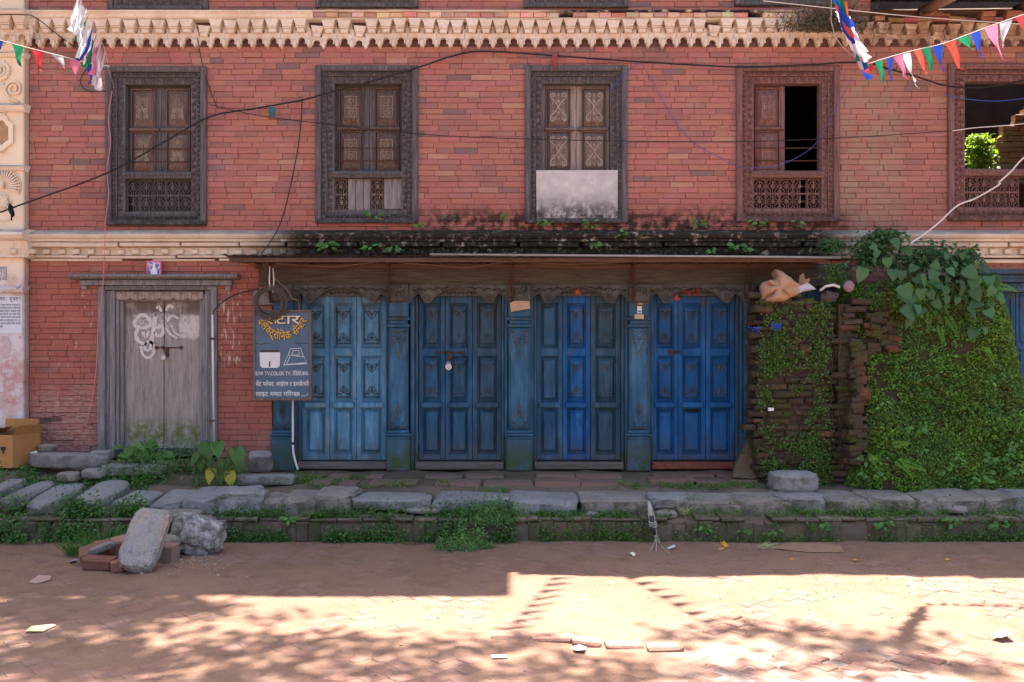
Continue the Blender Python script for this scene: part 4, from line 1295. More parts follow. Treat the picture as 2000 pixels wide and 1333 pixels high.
cable('white_cable', 'bent white cable slanting down to the big leaved vine', [(2060, 262, -.5), (2000, 308, -.45), (1975, 335, -.4), (1952, 356, -.36), (1950, 362, -.36), (1905, 388, -.3), (1870, 402, -.3), (1835, 434, -.35), (1805, 458, -.45), (1778, 476, -.5)], .0085, WHITE_C)
cable('white_wire', 'white string stretched high above the crumbling cornice', [(1490, 2, -.6), (1600, 14, -.6), (1800, 34, -.6), (2060, 52, -.6)], .0045, WHITE_C, cat='wire')
cable('brown_cable', 'brown cable sagging under the front of the tin awning', [(540, 515, -.4), (600, 519, -.3), (660, 520, -.3), (755, 511, -.4), (800, 515, -.3), (860, 519, -.25), (905, 523, -.25), (950, 518, -.3), (1000, 512, -.4), (1100, 516, -.4), (1180, 514, -.4), (1240, 511, -.4)], .007, CABLE_B)
cable('brown_cable', 'brown cable running from the awning bracket down to the painted sign board', [(533, 540, -.35), (545, 552, -.34), (560, 566, -.33), (570, 582, -.33), (582, 588, -.32), (584, 606, -.32)], .009, CABLE_B)
cable('conduit_cable', 'black cable bowing from the old door pipe to the beam end', [(415, 618, -.05), (420, 605, -.06), (435, 590, -.07), (460, 576, -.08), (490, 568, -.1), (512, 565, -.14)], .006, CABLE)
cable('pink_thread', 'twisted pink thread hanging beside the first carved window and old door', [(219, 178, -.1), (212, 230, -.08), (216, 280, -.08), (209, 330, -.08), (212, 380, -.08), (206, 430, -.08), (205, 460, -.2), (203, 520, -.2), (200, 570, -.08), (192, 640, -.05), (188, 720, -.05), (180, 780, -.03), (172, 815, -.03), (168, 835, -.03)], .0035, PINK_C, n=10, strands=2, cat='thread')
q = MB(); q.tube([W(415, 615, -.06), W(416, 700, -.06), W(418, 862, -.06)], .012, 10)
pp = thing('drain_pipe', 'straight white plastic pipe fixed beside the old grey door', 'pipe', W(418, 862, -.06))
q.obj('tube', PVC, pp, smooth=True)
for y in (662, 822):
    q = MB(); q.tube([W(416.5, y - 2, -.06), W(416.5, y + 2, -.06)], .017, 10); q.cbox(X(411), X(422), -.05, .0, Z(y + 1.5), Z(y - 1.5), .002); q.obj('clamp', IRON, pp)
pp = thing('drain_pipe', 'white plastic pipe bending at its foot below the painted sign board', 'pipe', W(580, 918, -.08))
q = MB(); q.tube([W(572, 780, -.09), W(572, 862, -.09)] + spline([W(572, 864, -.09), W(573, 884, -.1), W(577, 902, -.12), W(582, 918, -.14)], 4), .0115, 10); q.obj('tube', PVC, pp, smooth=True)
q = MB(); q.tube([W(572, 864, -.09), W(572, 869, -.09)], .0145, 10); q.obj('clamp', IRON, pp)

# coil of cable hanging from the awning bracket
COIL_C = plain('grey brown cable', srgb(92, 80, 76), .7, .25, 30, .0005)
coil = thing('cable_coil', 'coil of dark cable hanging from the awning bracket above the sign', 'cable coil', W(528, 620, -.38))
for k in range(15):
    q = MB()
    cx, cy = 528 + RND.uniform(-4, 4), 589 + RND.uniform(-3, 6)
    r0 = (28.5 + RND.uniform(-5, 4)) / (F_PX / (CAM_D - .38))
    c = W(cx, cy, -.38 + RND.uniform(-.02, .02))
    e = RND.uniform(.9, 1.06)
    pts = [(c.x + r0 * math.cos(a) * e, c.y + .012 * math.sin(a * 2 + k), c.z + r0 * math.sin(a)) for a in [2 * PI * i / 32 + k for i in range(34)]]
    q.tube(pts, .0048, 6); q.obj('loop', COIL_C, coil, smooth=True)
q = MB(); q.tube([W(527, 520, -.4), W(526, 545, -.4), W(527, 566, -.39)], .007, 6); q.tube([W(533, 524, -.4), W(535, 548, -.4), W(533, 572, -.38)], .006, 6)
q.obj('tie', WHITE_C, coil, smooth=True)

# ------------------------------------------------------------------ painted sign board
def glyph_mesh(txt, size, half=False, bold=.012):
    cu = bpy.data.curves.new('t', 'FONT'); cu.body = txt; cu.size = size; cu.resolution_u = 3; cu.offset = bold * size
    o = bpy.data.objects.new('t', cu); COL.objects.link(o)
    dg = bpy.context.evaluated_depsgraph_get()
    me = bpy.data.meshes.new_from_object(o.evaluated_get(dg))
    bpy.data.objects.remove(o); bpy.data.curves.remove(cu)
    bm = bmesh.new(); bm.from_mesh(me); bpy.data.meshes.remove(me)
    if half and bm.verts:
        xm = max(v.co.x for v in bm.verts)
        g = bm.verts[:] + bm.edges[:] + bm.faces[:]
        bmesh.ops.bisect_plane(bm, geom=g, plane_co=(xm - .16 * size, 0, 0), plane_no=(1, 0, 0), clear_outer=True)
    bmesh.ops.triangulate(bm, faces=bm.faces)
    v = [tuple(a.co) for a in bm.verts]; bm.verts.index_update()
    f = [tuple(a.index for a in p.verts) for p in bm.faces]
    bm.free()
    return v, f
def text_layout(tokens, size):
    """tokens: strings; a trailing ~ marks a half letter. Returns verts, faces, width"""
    V, Fc, x = [], [], 0.0
    for t in tokens:
        if t == ' ': x += .3 * size; continue
        h = t.endswith('~')
        v, f = glyph_mesh(t[:-1] if h else t, size, h)
        if not v: continue
        xmin, xmax = min(a[0] for a in v), max(a[0] for a in v)
        b = len(V)
        V += [(a[0] - xmin + x, a[1]) for a in v]; Fc += [tuple(b + i for i in q_) for q_ in f]
        x += (xmax - xmin) - (.0 if t[0] < '\u0900' else .02 * size)
        if t[0] < '\u0900': x += .05 * size
    return V, Fc, x
SB = -.33
SIGN = plain('sign blue grey paint', srgb(84, 104, 122), .75, .18, 5, .001)
SIGN_FR = mat_wood('sign frame wood', srgb(72, 56, 50), srgb(112, 92, 84), srgb(140, 120, 110))
L_WHITE = plain('sign white paint', srgb(216, 214, 212), .7, .08, 20, 0)
L_YEL = plain('sign yellow paint', srgb(212, 164, 66), .7, .12, 20, 0)
L_CREAM = plain('sign cream paint', srgb(222, 204, 176), .7, .08, 20, 0)
L_DARK = plain('sign shadow paint', srgb(58, 46, 40), .7, .1, 20, 0)
sign = thing('shop_sign', 'hand painted blue grey sign board with white and yellow lettering, a pot and an iron', 'sign', W(552, 780, SB))
sx0, sx1, sz0, sz1 = X(497, SB), X(607, SB), Z(780, SB), Z(608, SB)
q = MB(); q.box(sx0, sx1, SB, SB + .012, sz0, sz1); q.obj('board', SIGN, sign)
q = MB(); frame4(q, sx0 - .012, sx1 + .012, sz0 - .012, sz1 + .012, .022, .022, .022, .022, SB - .016, SB + .022, .003); q.obj('frame', SIGN_FR, sign)
SW_, SH_ = sx1 - sx0, sz1 - sz0
def put_text(name, tokens, size, u, v, mat, width=None, yoff=0.0, bend=None, parent=sign, shear=0.0):
    """u,v in board fractions from the top left corner"""
    V, Fc, w = text_layout(tokens, size)
    k = (width * SW_ / w) if width else 1.0
    vv = []
    for (a, b) in V:
        a *= k; a += shear * b
        if bend:                      # arc hanging in a curve round a centre above
            R_, ang0 = bend
            th = ang0 + a / R_
            rr = R_ - b
            vv.append((sx0 + u * SW_ + rr * math.sin(th), SB - .002 - yoff, sz1 - v * SH_ - rr * math.cos(th)))
        else: vv.append((sx0 + u * SW_ + a, SB - .002 - yoff, sz1 - v * SH_ + b))
    q = MB(); q.add(vv, Fc)
    return q.obj(name, mat, parent, recalc=False)
put_text('lettering', ['स~', 'टा', 'र'], .125, .2, .155, L_DARK, .62, .0005)
put_text('lettering', ['स~', 'टा', 'र'], .125, .185, .145, L_CREAM, .62, .001)
arc = ['इ', 'ले', 'क~', 'ट्रो', 'नि'.replace('नि', 'िन'), 'क', ' ', 'से', 'न~', 'ट', 'र']
RA = .375
for (c_, off, yo) in ((L_DARK, .006, .0015), (L_YEL, 0, .002)):
    V, Fc, w = text_layout(arc, .13)
    span = 2.3
    vv = []
    for (a, b) in V:
        th = -span / 2 + span * a / w
        rr = RA - b * 1.0
        vv.append((sx0 + .5 * SW_ + off + rr * .70 * math.sin(th), SB - .002 - yo, sz1 - off + .045 - rr * math.cos(th) * .88))
    q = MB(); q.add(vv, Fc); q.obj('lettering', c_, sign, recalc=False)
put_text('lettering', ['B', '/', 'W', ' ', 'T', 'V', ',', 'C', 'O', 'L', 'O', 'R', ' ', 'T', 'V', ',', ' ', 'रे', 'िड', 'यो', ',', 'क~', 'या', '-'], .055, .02, .73, L_WHITE, .95)
put_text('lettering', ['से', 'ट', ' ', 'प~', 'ले', 'य', 'र', '.', ' ', 'आ', 'ई', 'र', 'न', ' ', 'र', ' ', 'इ', 'म', 'र्जे'.replace('र्', ''), 'न~', 'सी'], .062, .02, .85, L_WHITE, .95)
put_text('lettering', ['ला', 'इ', 'ट', ' ', 'म', 'म', 'त', ' ', 'ग', 'िर', 'न~', 'छ', '।'], .062, .02, .965, L_WHITE, .78)
def sp(u, v, yo=.003): return (sx0 + u * SW_, SB - yo, sz1 - v * SH_)
q = MB()        # cooking pot
q.add([sp(.09, .47), sp(.46, .47), sp(.45, .62), sp(.41, .645), sp(.14, .645), sp(.1, .62)], [(0, 1, 2, 3, 4, 5)])
q.obj('pot_picture', L_WHITE, sign, recalc=False)
q = MB()
q.add([sp(.26, .57, .004), sp(.285, .57, .004), sp(.285, .635, .004), sp(.26, .635, .004)], [(0, 1, 2, 3)])
q.add([sp(.1, .462, .004), sp(.45, .462, .004), sp(.42, .445, .004), sp(.13, .445, .004)], [(0, 1, 2, 3)])
q.obj('pot_detail', L_DARK, sign, recalc=False)
q = MB()        # flat iron, drawn in line
def pl(pts, t=.0035): q.tube([sp(*p) for p in pts], t, 4)
pl([(.52, .61), (.6, .5), (.88, .52), (.93, .585), (.52, .61)]); pl([(.52, .612), (.93, .597)], .005); pl([(.6, .5), (.64, .43), (.82, .42), (.87, .52)]); pl([(.66, .49), (.69, .45), (.79, .445), (.8, .49)]); pl([(.66, .5), (.8, .5)]); pl([(.57, .6), (.63, .52)])
q.obj('iron_picture', L_WHITE, sign, recalc=False)
q = MB()
pl([(.02, .37), (.08, .365), (.12, .385), (.2, .36), (.28, .37)], .002); pl([(.7, .36), (.78, .375), (.86, .36), (.95, .37)], .002)
q.obj('scribble', L_DARK, sign, recalc=False)
q = MB(); pl([(.82, .965), (.88, .955), (.9, .968), (.97, .93)], .0015); pl([(.84, .975), (.96, .95)], .0012); q.obj('signature', L_WHITE, sign, recalc=False)
q = MB()
for a in (503, 582): q.tube([W(a, 607, SB), W(a + 1, 580, SB - .02), W(a + 4, 520, SB - .02)], .004, 5)
q.obj('hanger', IRON, sign)

# ------------------------------------------------------------------ padlocks, papers and small things on the front
STEEL = plain('brushed steel', srgb(176, 176, 176), .35, .1, 30, .0005, metal=.8)
def padlock(x, y, Y, r, label):
    t = thing('padlock', label, 'padlock', W(x, y + 10, Y))
    c = W(x, y, Y)
    q = MB()
    n = 16
    ring_ = [(c.x + r * math.cos(2 * PI * i / n), c.z + r * math.sin(2 * PI * i / n)) for i in range(n)]
    q.prism(ring_, Y - .014, Y + .008)
    q.prism([(c.x + (a - c.x) * .8, c.z + (b - c.z) * .8) for a, b in ring_], Y - .018, Y - .013)
    q.obj('body', STEEL, t)
    q = MB(); q.tube([(c.x + r * .55 * math.cos(a), Y - .003, c.z + r * .75 + r * .75 * math.sin(a)) for a in [i * PI / 10 for i in range(11)]], r * .16, 6)
    q.obj('shackle', STEEL, t, smooth=True)
    q = MB(); q.cbox(c.x - r * .1, c.x + r * .1, Y - .0195, Y - .017, c.z - r * .6, c.z - r * .25, .001); q.obj('keyhole', L_DARK, t)
padlock(876, 717, .07, .034, 'round steel padlock hanging on the bolt of the second blue door')
padlock(320, 699, .06, .026, 'small worn padlock hanging on the bolt of the old grey door')
def _print():
    m = M('printed picture')
    v = m.vec(1, 1, 1)
    c = m.ramp(m.noise(34, v, 3), [(.38, srgb(52, 70, 150)), (.5, srgb(120, 130, 200)), (.56, srgb(226, 210, 214)), (.66, srgb(190, 80, 110))], 'LINEAR')
    return m.done(c, .5)
PAPER = plain('paper', srgb(222, 216, 212), .8, .06, 12, .0005)
pr = thing('picture_print', 'small blue printed picture with pink border pasted above the old door', 'poster', W(306, 542, -.14))
q = MB(); q.box(X(291), X(320), -.064, -.06, Z(541), Z(511)); q.obj('border', plain('pink print border', srgb(214, 96, 130), .6), pr)
q = MB(); q.box(X(293.5), X(317.5), -.066, -.0638, Z(538.5), Z(513.5)); q.obj('image', _print(), pr)
q = MB()
q.prism([(X(306) + a * .16, Z(540) + b * .16) for a, b in ((-.2, .08), (.2, .08), (.22, .3), (.1, .5), (.06, .75), (-.05, .75), (-.1, .5), (-.22, .3))], -.068, -.0662)
q.obj('pale_figure', PAPER, pr)
nt = thing('paper_notice', 'white paper notice with lines of dark print pasted on the pilaster', 'notice', W(20, 650, -.1))
q = MB(); q.box(X(-30), X(53), -.0945, -.0915, Z(652), Z(580)); q.obj('sheet', plain('notice paper', srgb(212, 216, 224), .8, .05, 8, .001), nt)
INK = plain('printing ink', srgb(74, 76, 92), .8, .1, 20, 0)
def notice_text(tok, size, px, py, wpx):
    V, Fc, w = text_layout(tok, size)
    k = wpx / 190.0 / w
    q = MB(); q.add([(X(px) + a * k, -.0955, Z(py) + b) for a, b in V], Fc); q.obj('print_line', INK, nt, recalc=False)
notice_text(['सू', 'च', 'ना', ' ', '!', ' ', ' ', 'सू', 'च', 'ना', ' ', '!', '!'], .055, 3, 589, 48)
for i in range(8):
    toks = []
    for k in range(9):
        toks += [RND.choice(['का', 'म', 'न', 'र', 'त', 'गरी', 'ले', 'भ', 'को', 'सा', 'व', 'पा']) for _ in range(RND.randint(2, 4))] + [' ']
    notice_text(toks, .03, -28, 599 + i * 6, 79 if i < 7 else 45)
for (x0, x1, y0, y1, lab) in ((0, 32, 655, 702, 'torn pale poster scrap on the pilaster below the printed notice'),):
    q = MB(); q.prism([(X(a), Z(b)) for a, b in ((x0, y0), (x1 - 6, y0 + 3), (x1, y0 + 18), (x1 - 4, y1 - 4), (x1 - 16, y1), (x0 - 20, y1 - 5), (x0 - 24, y0 + 10))], -.094, -.0912)
    tag(q.obj('poster_scrap', plain('torn poster paper', srgb(196, 176, 178), .9, .25, 22, .002)), lab, 'poster')
q = MB(); q.col = None
CARD = plain('cardboard brown', srgb(176, 128, 78), .85, .12, 18, .001, stretch=(1, 1, 8))
def crumple(name, label, cat, px_poly, Y, mat, amp=.02, thick=.003, group=None):
    """folded scrap of sheet standing on or pinned to a surface"""
    P = [W(a, b, Y) for a, b in px_poly]
    c = sum(P, Vector()) / len(P)
    q = MB()
    v = [c + Vector((0, -amp, 0))] + [p + Vector((0, RND.uniform(-amp, amp * .3), 0)) for p in P]
    n = len(P)
    v += [a + Vector((0, thick, 0)) for a in v]
    f = [(0, i + 1, (i + 1) % n + 1) for i in range(n)] + [(n + 1, n + 1 + (i + 1) % n + 1, n + 1 + i + 1) for i in range(n)]
    f += [(i + 1, n + 1 + i + 1, n + 1 + (i + 1) % n + 1, (i + 1) % n + 1) for i in range(n)]
    q.add(v, f)
    return tag(q.obj(name, mat), label, cat, group)
crumple('cardboard_scrap', 'bent cardboard scrap tucked on top of the third blue pillar', 'cardboard', [(996, 592), (1006, 588), (1034, 588), (1035, 603), (1012, 607), (998, 610)], -.1, plain('pale torn cardboard', srgb(190, 156, 130), .9, .2, 20))
mt = thing('meter_plate', 'small white number plate with two stamped scraps on a blue pillar', 'plate', W(1247, 622, -.06))
q = MB(); q.cbox(X(1243), X(1252), -.06, -.04, Z(613), Z(599), .002); q.obj('plate', L_WHITE, mt)
q = MB(); q.cbox(X(1244.5), X(1250.5), -.062, -.059, Z(611), Z(608), .001); q.obj('printed_mark', BLUE_C, mt)
q = MB(); q.cbox(X(1238), X(1256), -.056, -.045, Z(624), Z(615), .003, .002); q.obj('lower_scrap', plain('tan card', srgb(196, 168, 144), .9), mt)
q = MB(); q.cbox(X(1244), X(1254), -.056, -.045, Z(597), Z(592), .003, .002); q.obj('upper_scrap', CARD, mt)
MARI = plain('marigold', srgb(206, 104, 40), .8, .3, 60, .002)
for (x, y, lab) in ((1128, 571, 'orange marigold flower stuck on the carved arch of the third blue door'), (1321, 583, 'small orange marigold at the edge of the fourth carved arch')):
    q = MB(); c = W(x, y, -.02)
    for i in range(14):
        a = i * 2.4; r_ = .004 + .0022 * i
        q.gem((c.x + r_ * math.cos(a), -.014 - .001 * (14 - i), c.z + r_ * math.sin(a)), a, .012, .007, .008)
    tag(q.obj('marigold', MARI), lab, 'flower')
q = MB()
for i in range(30):
    a, b = RND.uniform(0, 1), RND.uniform(-1, 1)
    c = W(1333 + a * 34, 572 + b * 5 - a * 2, -.03)
    q.gem((c.x, c.y, c.z), RND.uniform(0, 3), .018, .008, .012)
tag(q.obj('flower_garland', plain('red garland', srgb(150, 60, 58), .8, .4, 50, .002)), 'withered red flower garland laid along the fourth carved arch', 'garland')
# rags tied to the cable bundle
def rag(x, y, Y, w, h, mat, label):
    q = MB(); n = 7
    L = []
    for i in range(n):
        t = i / (n - 1)
        ww = w * (.3 + .7 * math.sin(PI * min(1, t * 1.1 + .08))) * (1 if t < .95 else .4)
        c = W(x + RND.uniform(-2, 2) + t * 3, y + t * h, Y + RND.uniform(-.01, .01))
        L += [c + Vector((-ww / 380, RND.uniform(-.015, .015), 0)), c + Vector((0, -.015, .004)), c + Vector((ww / 380, RND.uniform(-.015, .015), 0))]
    q.add(L, [(3 * i + k, 3 * i + k + 1, 3 * i + k + 4, 3 * i + k + 3) for i in range(n - 1) for k in range(2)])
    tag(q.obj('rag', mat, recalc=False), label, 'rag')
rag(530, 208, -.1, 16, 24, mat_cloth('teal rag', srgb(70, 128, 132), .2), 'teal rag knotted on the cable bundle between two carved windows')
rag(1082, 104, -.08, 13, 34, mat_cloth('faded red rag', srgb(160, 84, 92), .2), 'faded red rag tied on the cable above the third carved window')
rag(20, 398, -.26, 10, 34, mat_cloth('black rag', srgb(36, 32, 34), .1), 'black rag hanging from the cable in front of the pilaster')
# ------------------------------------------------------------------ ground
def _dust(name, c1, c2, c3, spk=True):
    m = M(name)
    c = m.mix(m.mr(m.noise(1.1, detail=6), .35, .68), c1, c2)
    c = m.mix(m.mr(m.noise(5, detail=7), .5, .72, 0, .6), c, c3)
    c = m.mix(1.0, c, m.ramp(m.noise(160, detail=3), [(.3, (.82, .82, .82)), (.7, (1.12, 1.12, 1.12))]), 'MULTIPLY')
    g = m.math('MULTIPLY', m.zone(X(1320, -4.3), X(1760, -4.3), -1, 1, .25, .1, .2), m.mr(m.y, -4.9, -4.0, 1, 0))
    c = m.mix(m.math('MULTIPLY', g, m.mr(m.noise(6, detail=7), .32, .6, 0, .8)), c, srgb(186, 172, 164))
    c = m.mix(m.mr(m.noise(210, detail=2), .68, .74, 0, .5), c, srgb(200, 180, 165))
    return m.done(c, .95, m.math('ADD', m.noise(38, detail=7), m.math('MULTIPLY', m.noise(9, detail=6), 1.6)), .012, spec=.1)
DUST = _dust('dusty street', srgb(130, 102, 86), srgb(143, 113, 96), srgb(112, 85, 71))
PAVER = None
def _paver():
    m = M('dusty paving brick')
    c = m.mix(m.mr(m.noise(1.3, detail=6), .3, .7), m.attr(), srgb(139, 109, 97))
    c = m.mix(m.mr(m.noise(7, detail=7), .4, .65, 0, .75), c, srgb(139, 111, 99))
    c = m.mix(m.mr(m.noise(180, detail=2), .66, .74, 0, .4), c, srgb(200, 176, 160))
    return m.done(c, .93, m.math('ADD', m.noise(60, detail=7), m.noise(14, detail=6)), .006, spec=.12)
PAVER = _paver()
def street_z(x, y):
    return .010 * fbm((x * .9, y * .9, 3.1), 3) + .006 * fbm((x * 3, y * 3, 9.3), 3)
st_pts = []
NXG, NYG = 260, 110
gx = np.concatenate([[-60, -30, -14], np.linspace(-8, 8, NXG), [14, 30, 60]])
gy = np.concatenate([[-60, -30, -14], np.linspace(-8.6, -1.2, NYG), [0, 12, 60]])
q = MB()
NV = len(gx)
for yv in gy:
    for xv in gx:
        inn = -8 <= xv <= 8 and -8.6 <= yv <= -1.2
        bump = max(-.006, min(.005, .013 * fbm((xv * 1.7, yv * 2.2, .7), 4)) + .005 * fbm((xv * 7, yv * 7, 2.2), 3) + .001) if inn else 0
        base = -.0006 if -5.2 < yv < -1.2 else -.004
        # worn hollow in front, at the broken edge of the paving
        holl = 0
        if inn:
            holl = -.012 * math.exp(-((xv - 1.4) / .7) ** 2 - ((yv + 4.6) / .2) ** 2)
        q.v.append((xv, yv, street_z(xv, yv) + base + bump + holl if inn else -.02))
for j in range(len(gy) - 1):
    for i in range(NV - 1):
        q.f.append((j * NV + i, j * NV + i + 1, (j + 1) * NV + i + 1, (j + 1) * NV + i)); q.c.append(None)
street = tag(q.obj('street', DUST, smooth=True, loc=(0, 0, 0), recalc=False), kind='structure')
# herringbone paving bricks, laid one by one
PB = []
bl, bw = .215, .105
ca, sa = math.cos(PI / 4 - .06), math.sin(PI / 4 - .06)
for i in range(-60, 61):
    for k in range(-60, 61):
        for t in (0, 1):
            # herringbone lattice
            u = k * bw + i * bl * 1.0; v = k * bw - i * bl * 1.0
            u0 = (i * 2 + 0) * bw + k * bw; v0 = -(i * 2) * bw + k * bw
            if t == 0: cu_, cv_, L_, W_ = u0 + bl / 2, v0 + bw / 2, bl, bw
            else: cu_, cv_, L_, W_ = u0 + bw / 2 + bl, v0 + bl / 2 - 0, bw, bl
            x = cu_ * ca - cv_ * sa; y = cu_ * sa + cv_ * ca - 3.4
            if not (-5.05 < y < -1.46): continue
            if abs(x) > (CAM_D + y) * .585 + .25: continue
            PB.append((x, y, L_, W_))
PB.sort(key=lambda p: p[1])
PV_M = MB()
rest = MB()
pavebase = {}
def paver(mb_, cx, cy, L_, W_, z, tx, ty, col):
    hx, hy, g = L_ / 2 - .003, W_ / 2 - .003, .006
    loc = [(-hx, -hy), (hx, -hy), (hx, hy), (-hx, hy)]
    top = [(a - math.copysign(g, a), b - math.copysign(g, b)) for a, b in loc]
    j = lambda: RND.uniform(-.003, .003)
    v = []
    for (a, b) in top: v.append((cx + a * ca - b * sa + j(), cy + a * sa + b * ca + j(), z + tx * a + ty * b))
    for (a, b) in loc: v.append((cx + a * ca - b * sa, cy + a * sa + b * ca, z + tx * a + ty * b - g))
    for (a, b) in loc: v.append((cx + a * ca - b * sa, cy + a * sa + b * ca, z - .05))
    f = [(0, 1, 2, 3)]
    for i in range(4):
        k = (i + 1) % 4
        f += [(i, 4 + i, 4 + k, k), (4 + i, 8 + i, 8 + k, 4 + k)]
    mb_.col = col
    mb_.add(v, f)
pave_parts = 0
for i, (x, y, L_, W_) in enumerate(PB):
    z = street_z(x, y) + RND.gauss(0, .0011) - .0014
    if RND.random() < .02: z -= .009
    d = RND.uniform(.92, 1.06)
    c = srgb(134 * d, 99 * d, 87 * d)
    infr = abs(x) < (CAM_D + y) * .583 and y > -4.8
    if infr and pave_parts < 300:
        pave_parts += 1
        q = MB(); paver(q, x, y, L_, W_, z, RND.gauss(0, .004), RND.gauss(0, .005), c); q.obj('paving_brick', PAVER, street)
    else: paver(rest, x, y, L_, W_, z, RND.gauss(0, .004), RND.gauss(0, .005), c)
tag(rest.obj('paving_bricks', PAVER, street, recalc=False), kind='stuff')

SOIL = _dust('trodden earth', srgb(104, 88, 76), srgb(124, 106, 92), srgb(84, 76, 62))
def soil_z(x, y):
    a = np.interp(y, [-1.42, -1.38, -1.2, -1.0, -.78, -.7, 0], [.1, .165, .19, .26, .35, .372, .445])
    b = np.interp(y, [-1.42, -1.38, -1.2, -1.0, -.8, -.5, 0], [.1, .14, .18, .27, .38, .46, .56])
    t = min(1, max(0, (-2.45 - x) / .35))
    b += .085 * min(1, max(0, (-4.55 - x) / .3)) * min(1, max(0, (y + .72) / .12))
    return float(a * (1 - t) + b * t) + .02 * fbm((x * 2.2, y * 2.2, 5), 4) * (1 if y > -1.35 else .3)
q = MB()
gx = np.linspace(-8.2, 8.4, 400); gy = np.linspace(-1.395, .02, 40)
for yv in gy:
    for xv in gx: q.v.append((xv, yv, soil_z(xv, yv)))
n = len(gx)
for j in range(len(gy) - 1):
    for i in range(n - 1):
        q.f.append((j * n + i, j * n + i + 1, (j + 1) * n + i + 1, (j + 1) * n + i)); q.c.append(None)
for i in range(n - 1):
    b = len(q.v); q.v += [(gx[i], -1.395, -.05), (gx[i + 1], -1.395, -.05)]
    q.f.append((b, b + 1, i + 1, i)); q.c.append(None)
bank = tag(q.obj('earth_bank', SOIL, smooth=True, loc=(0, 0, 0), recalc=False), kind='structure')

# brick-on-edge step along the street
def _kerb():
    m = M('dirty step brick')
    c = m.mix(m.mr(m.noise(6, detail=6), .35, .65), m.attr(), srgb(104, 92, 82))
    c = m.mix(m.mr(m.noise(5, detail=7), .45, .6, 0, .8), c, srgb(74, 80, 52))
    c = m.mix(m.mr(m.noise(30, detail=6), .58, .72, 0, .6), c, srgb(60, 50, 44))
    return m.done(c, .95, m.noise(50, detail=7), .008, spec=.1)
KERB_B = _kerb()
step = tag(MB().box(-8.2, 8.4, -1.385, -1.2, -.02, .12).obj('brick_step', MORTAR, loc=(0, -1.3, 0)), kind='structure')
x = -8.1
while x < 8.3:
    w = RND.uniform(.1, .125)
    q = MB(); d = RND.uniform(.8, 1.1); q.col = srgb(120 * d, 98 * d, 86 * d)
    q.cbox(x, x + w - .003, -1.40 + RND.uniform(-.018, .014), -1.19, -.01, .165 + RND.uniform(-.006, .006), .012, .006)
    q.obj('brick', KERB_B, step); x += w
x = -8.1
while x < 8.3:
    w = RND.uniform(.2, .24)
    if RND.random() > .06:
        q = MB(); d = RND.uniform(.8, 1.15); q.col = srgb(128 * d, 110 * d, 98 * d)
        q.cbox(x, x + w - .005, -1.415 + RND.uniform(-.015, .02), -1.16, .168, .205 + RND.uniform(-.008, .006), .014, .006)
        q.obj('brick', KERB_B, step)
    x += w

# ------------------------------------------------------------------ stones
def _stone(name, c1, c2, c3, green=0.0):
    m = M(name)
    c = m.mix(m.mr(m.noise(3, detail=6), .35, .65), c1, c2)
    c = m.mix(m.mr(m.noise(16, detail=8, rough=.7), .5, .7, 0, .7), c, c3)
    c = m.mix(m.mr(m.noise(70, detail=4), .6, .72, 0, .5), c, tuple(a * .5 for a in c1[:3]) + (1,))
    sp_ = m.t.nodes.new('ShaderNodeSeparateXYZ'); m.l(m.nor, sp_.inputs[0])
    if green: c = m.mix(m.math('MULTIPLY', m.mr(sp_.outputs[2], .1, .6, 1, 0), m.mr(m.noise(7, detail=6), .42, .62, 0, green)), c, srgb(70, 74, 48))
    return m.done(c, .9, m.math('ADD', m.noise(26, detail=8, rough=.65), m.noise(90, detail=4)), .03, spec=.2)
def _stone2(name, c1, c2, c3):
    m = M(name)
    v = m.vec(1, .6, .22, (0, .18, 0))
    c = m.mix(m.mr(m.noise(7, v, 6), .4, .62), c1, c2)
    c = m.mix(m.mr(m.noise(22, v, 7, .7), .5, .66, 0, .8), c, c3)
    return m.done(c, .9, m.math('ADD', m.noise(30, v, 8, .65), m.noise(60, detail=5)), .03, spec=.2)
ST_GREY = _stone('grey kerb stone', srgb(160, 154, 154), srgb(178, 172, 170), srgb(132, 126, 126), .5)
ST_BROWN = _stone('brownish river stone', srgb(162, 148, 138), srgb(182, 170, 161), srgb(130, 118, 108), .6)
ST_WARM = _stone2('grey slab with ochre bands', srgb(172, 165, 162), srgb(192, 170, 154), srgb(140, 136, 138))
def _plaster():
    m = M('lime crusted rubble')
    c = m.mix(m.mr(m.noise(9, detail=8, rough=.7), .4, .6), srgb(198, 192, 188), srgb(124, 118, 112))
    c = m.mix(m.math('MULTIPLY', m.mr(m.x, X(400, -1.6), X(345, -1.6)), m.mr(m.noise(8), .35, .6)), c, srgb(120, 122, 74))
    return m.done(c, .95, m.noise(30, detail=8, rough=.7), .02, spec=.1)
ST_LIME = _plaster()
_ico = {}
def ico(sub):
    if sub not in _ico:
        bm = bmesh.new(); bmesh.ops.create_icosphere(bm, subdivisions=sub, radius=1.0)
        bm.verts.index_update()
        _ico[sub] = ([tuple(v.co) for v in bm.verts], [tuple(v.index for v in f.verts) for f in bm.faces]); bm.free()
    return _ico[sub]
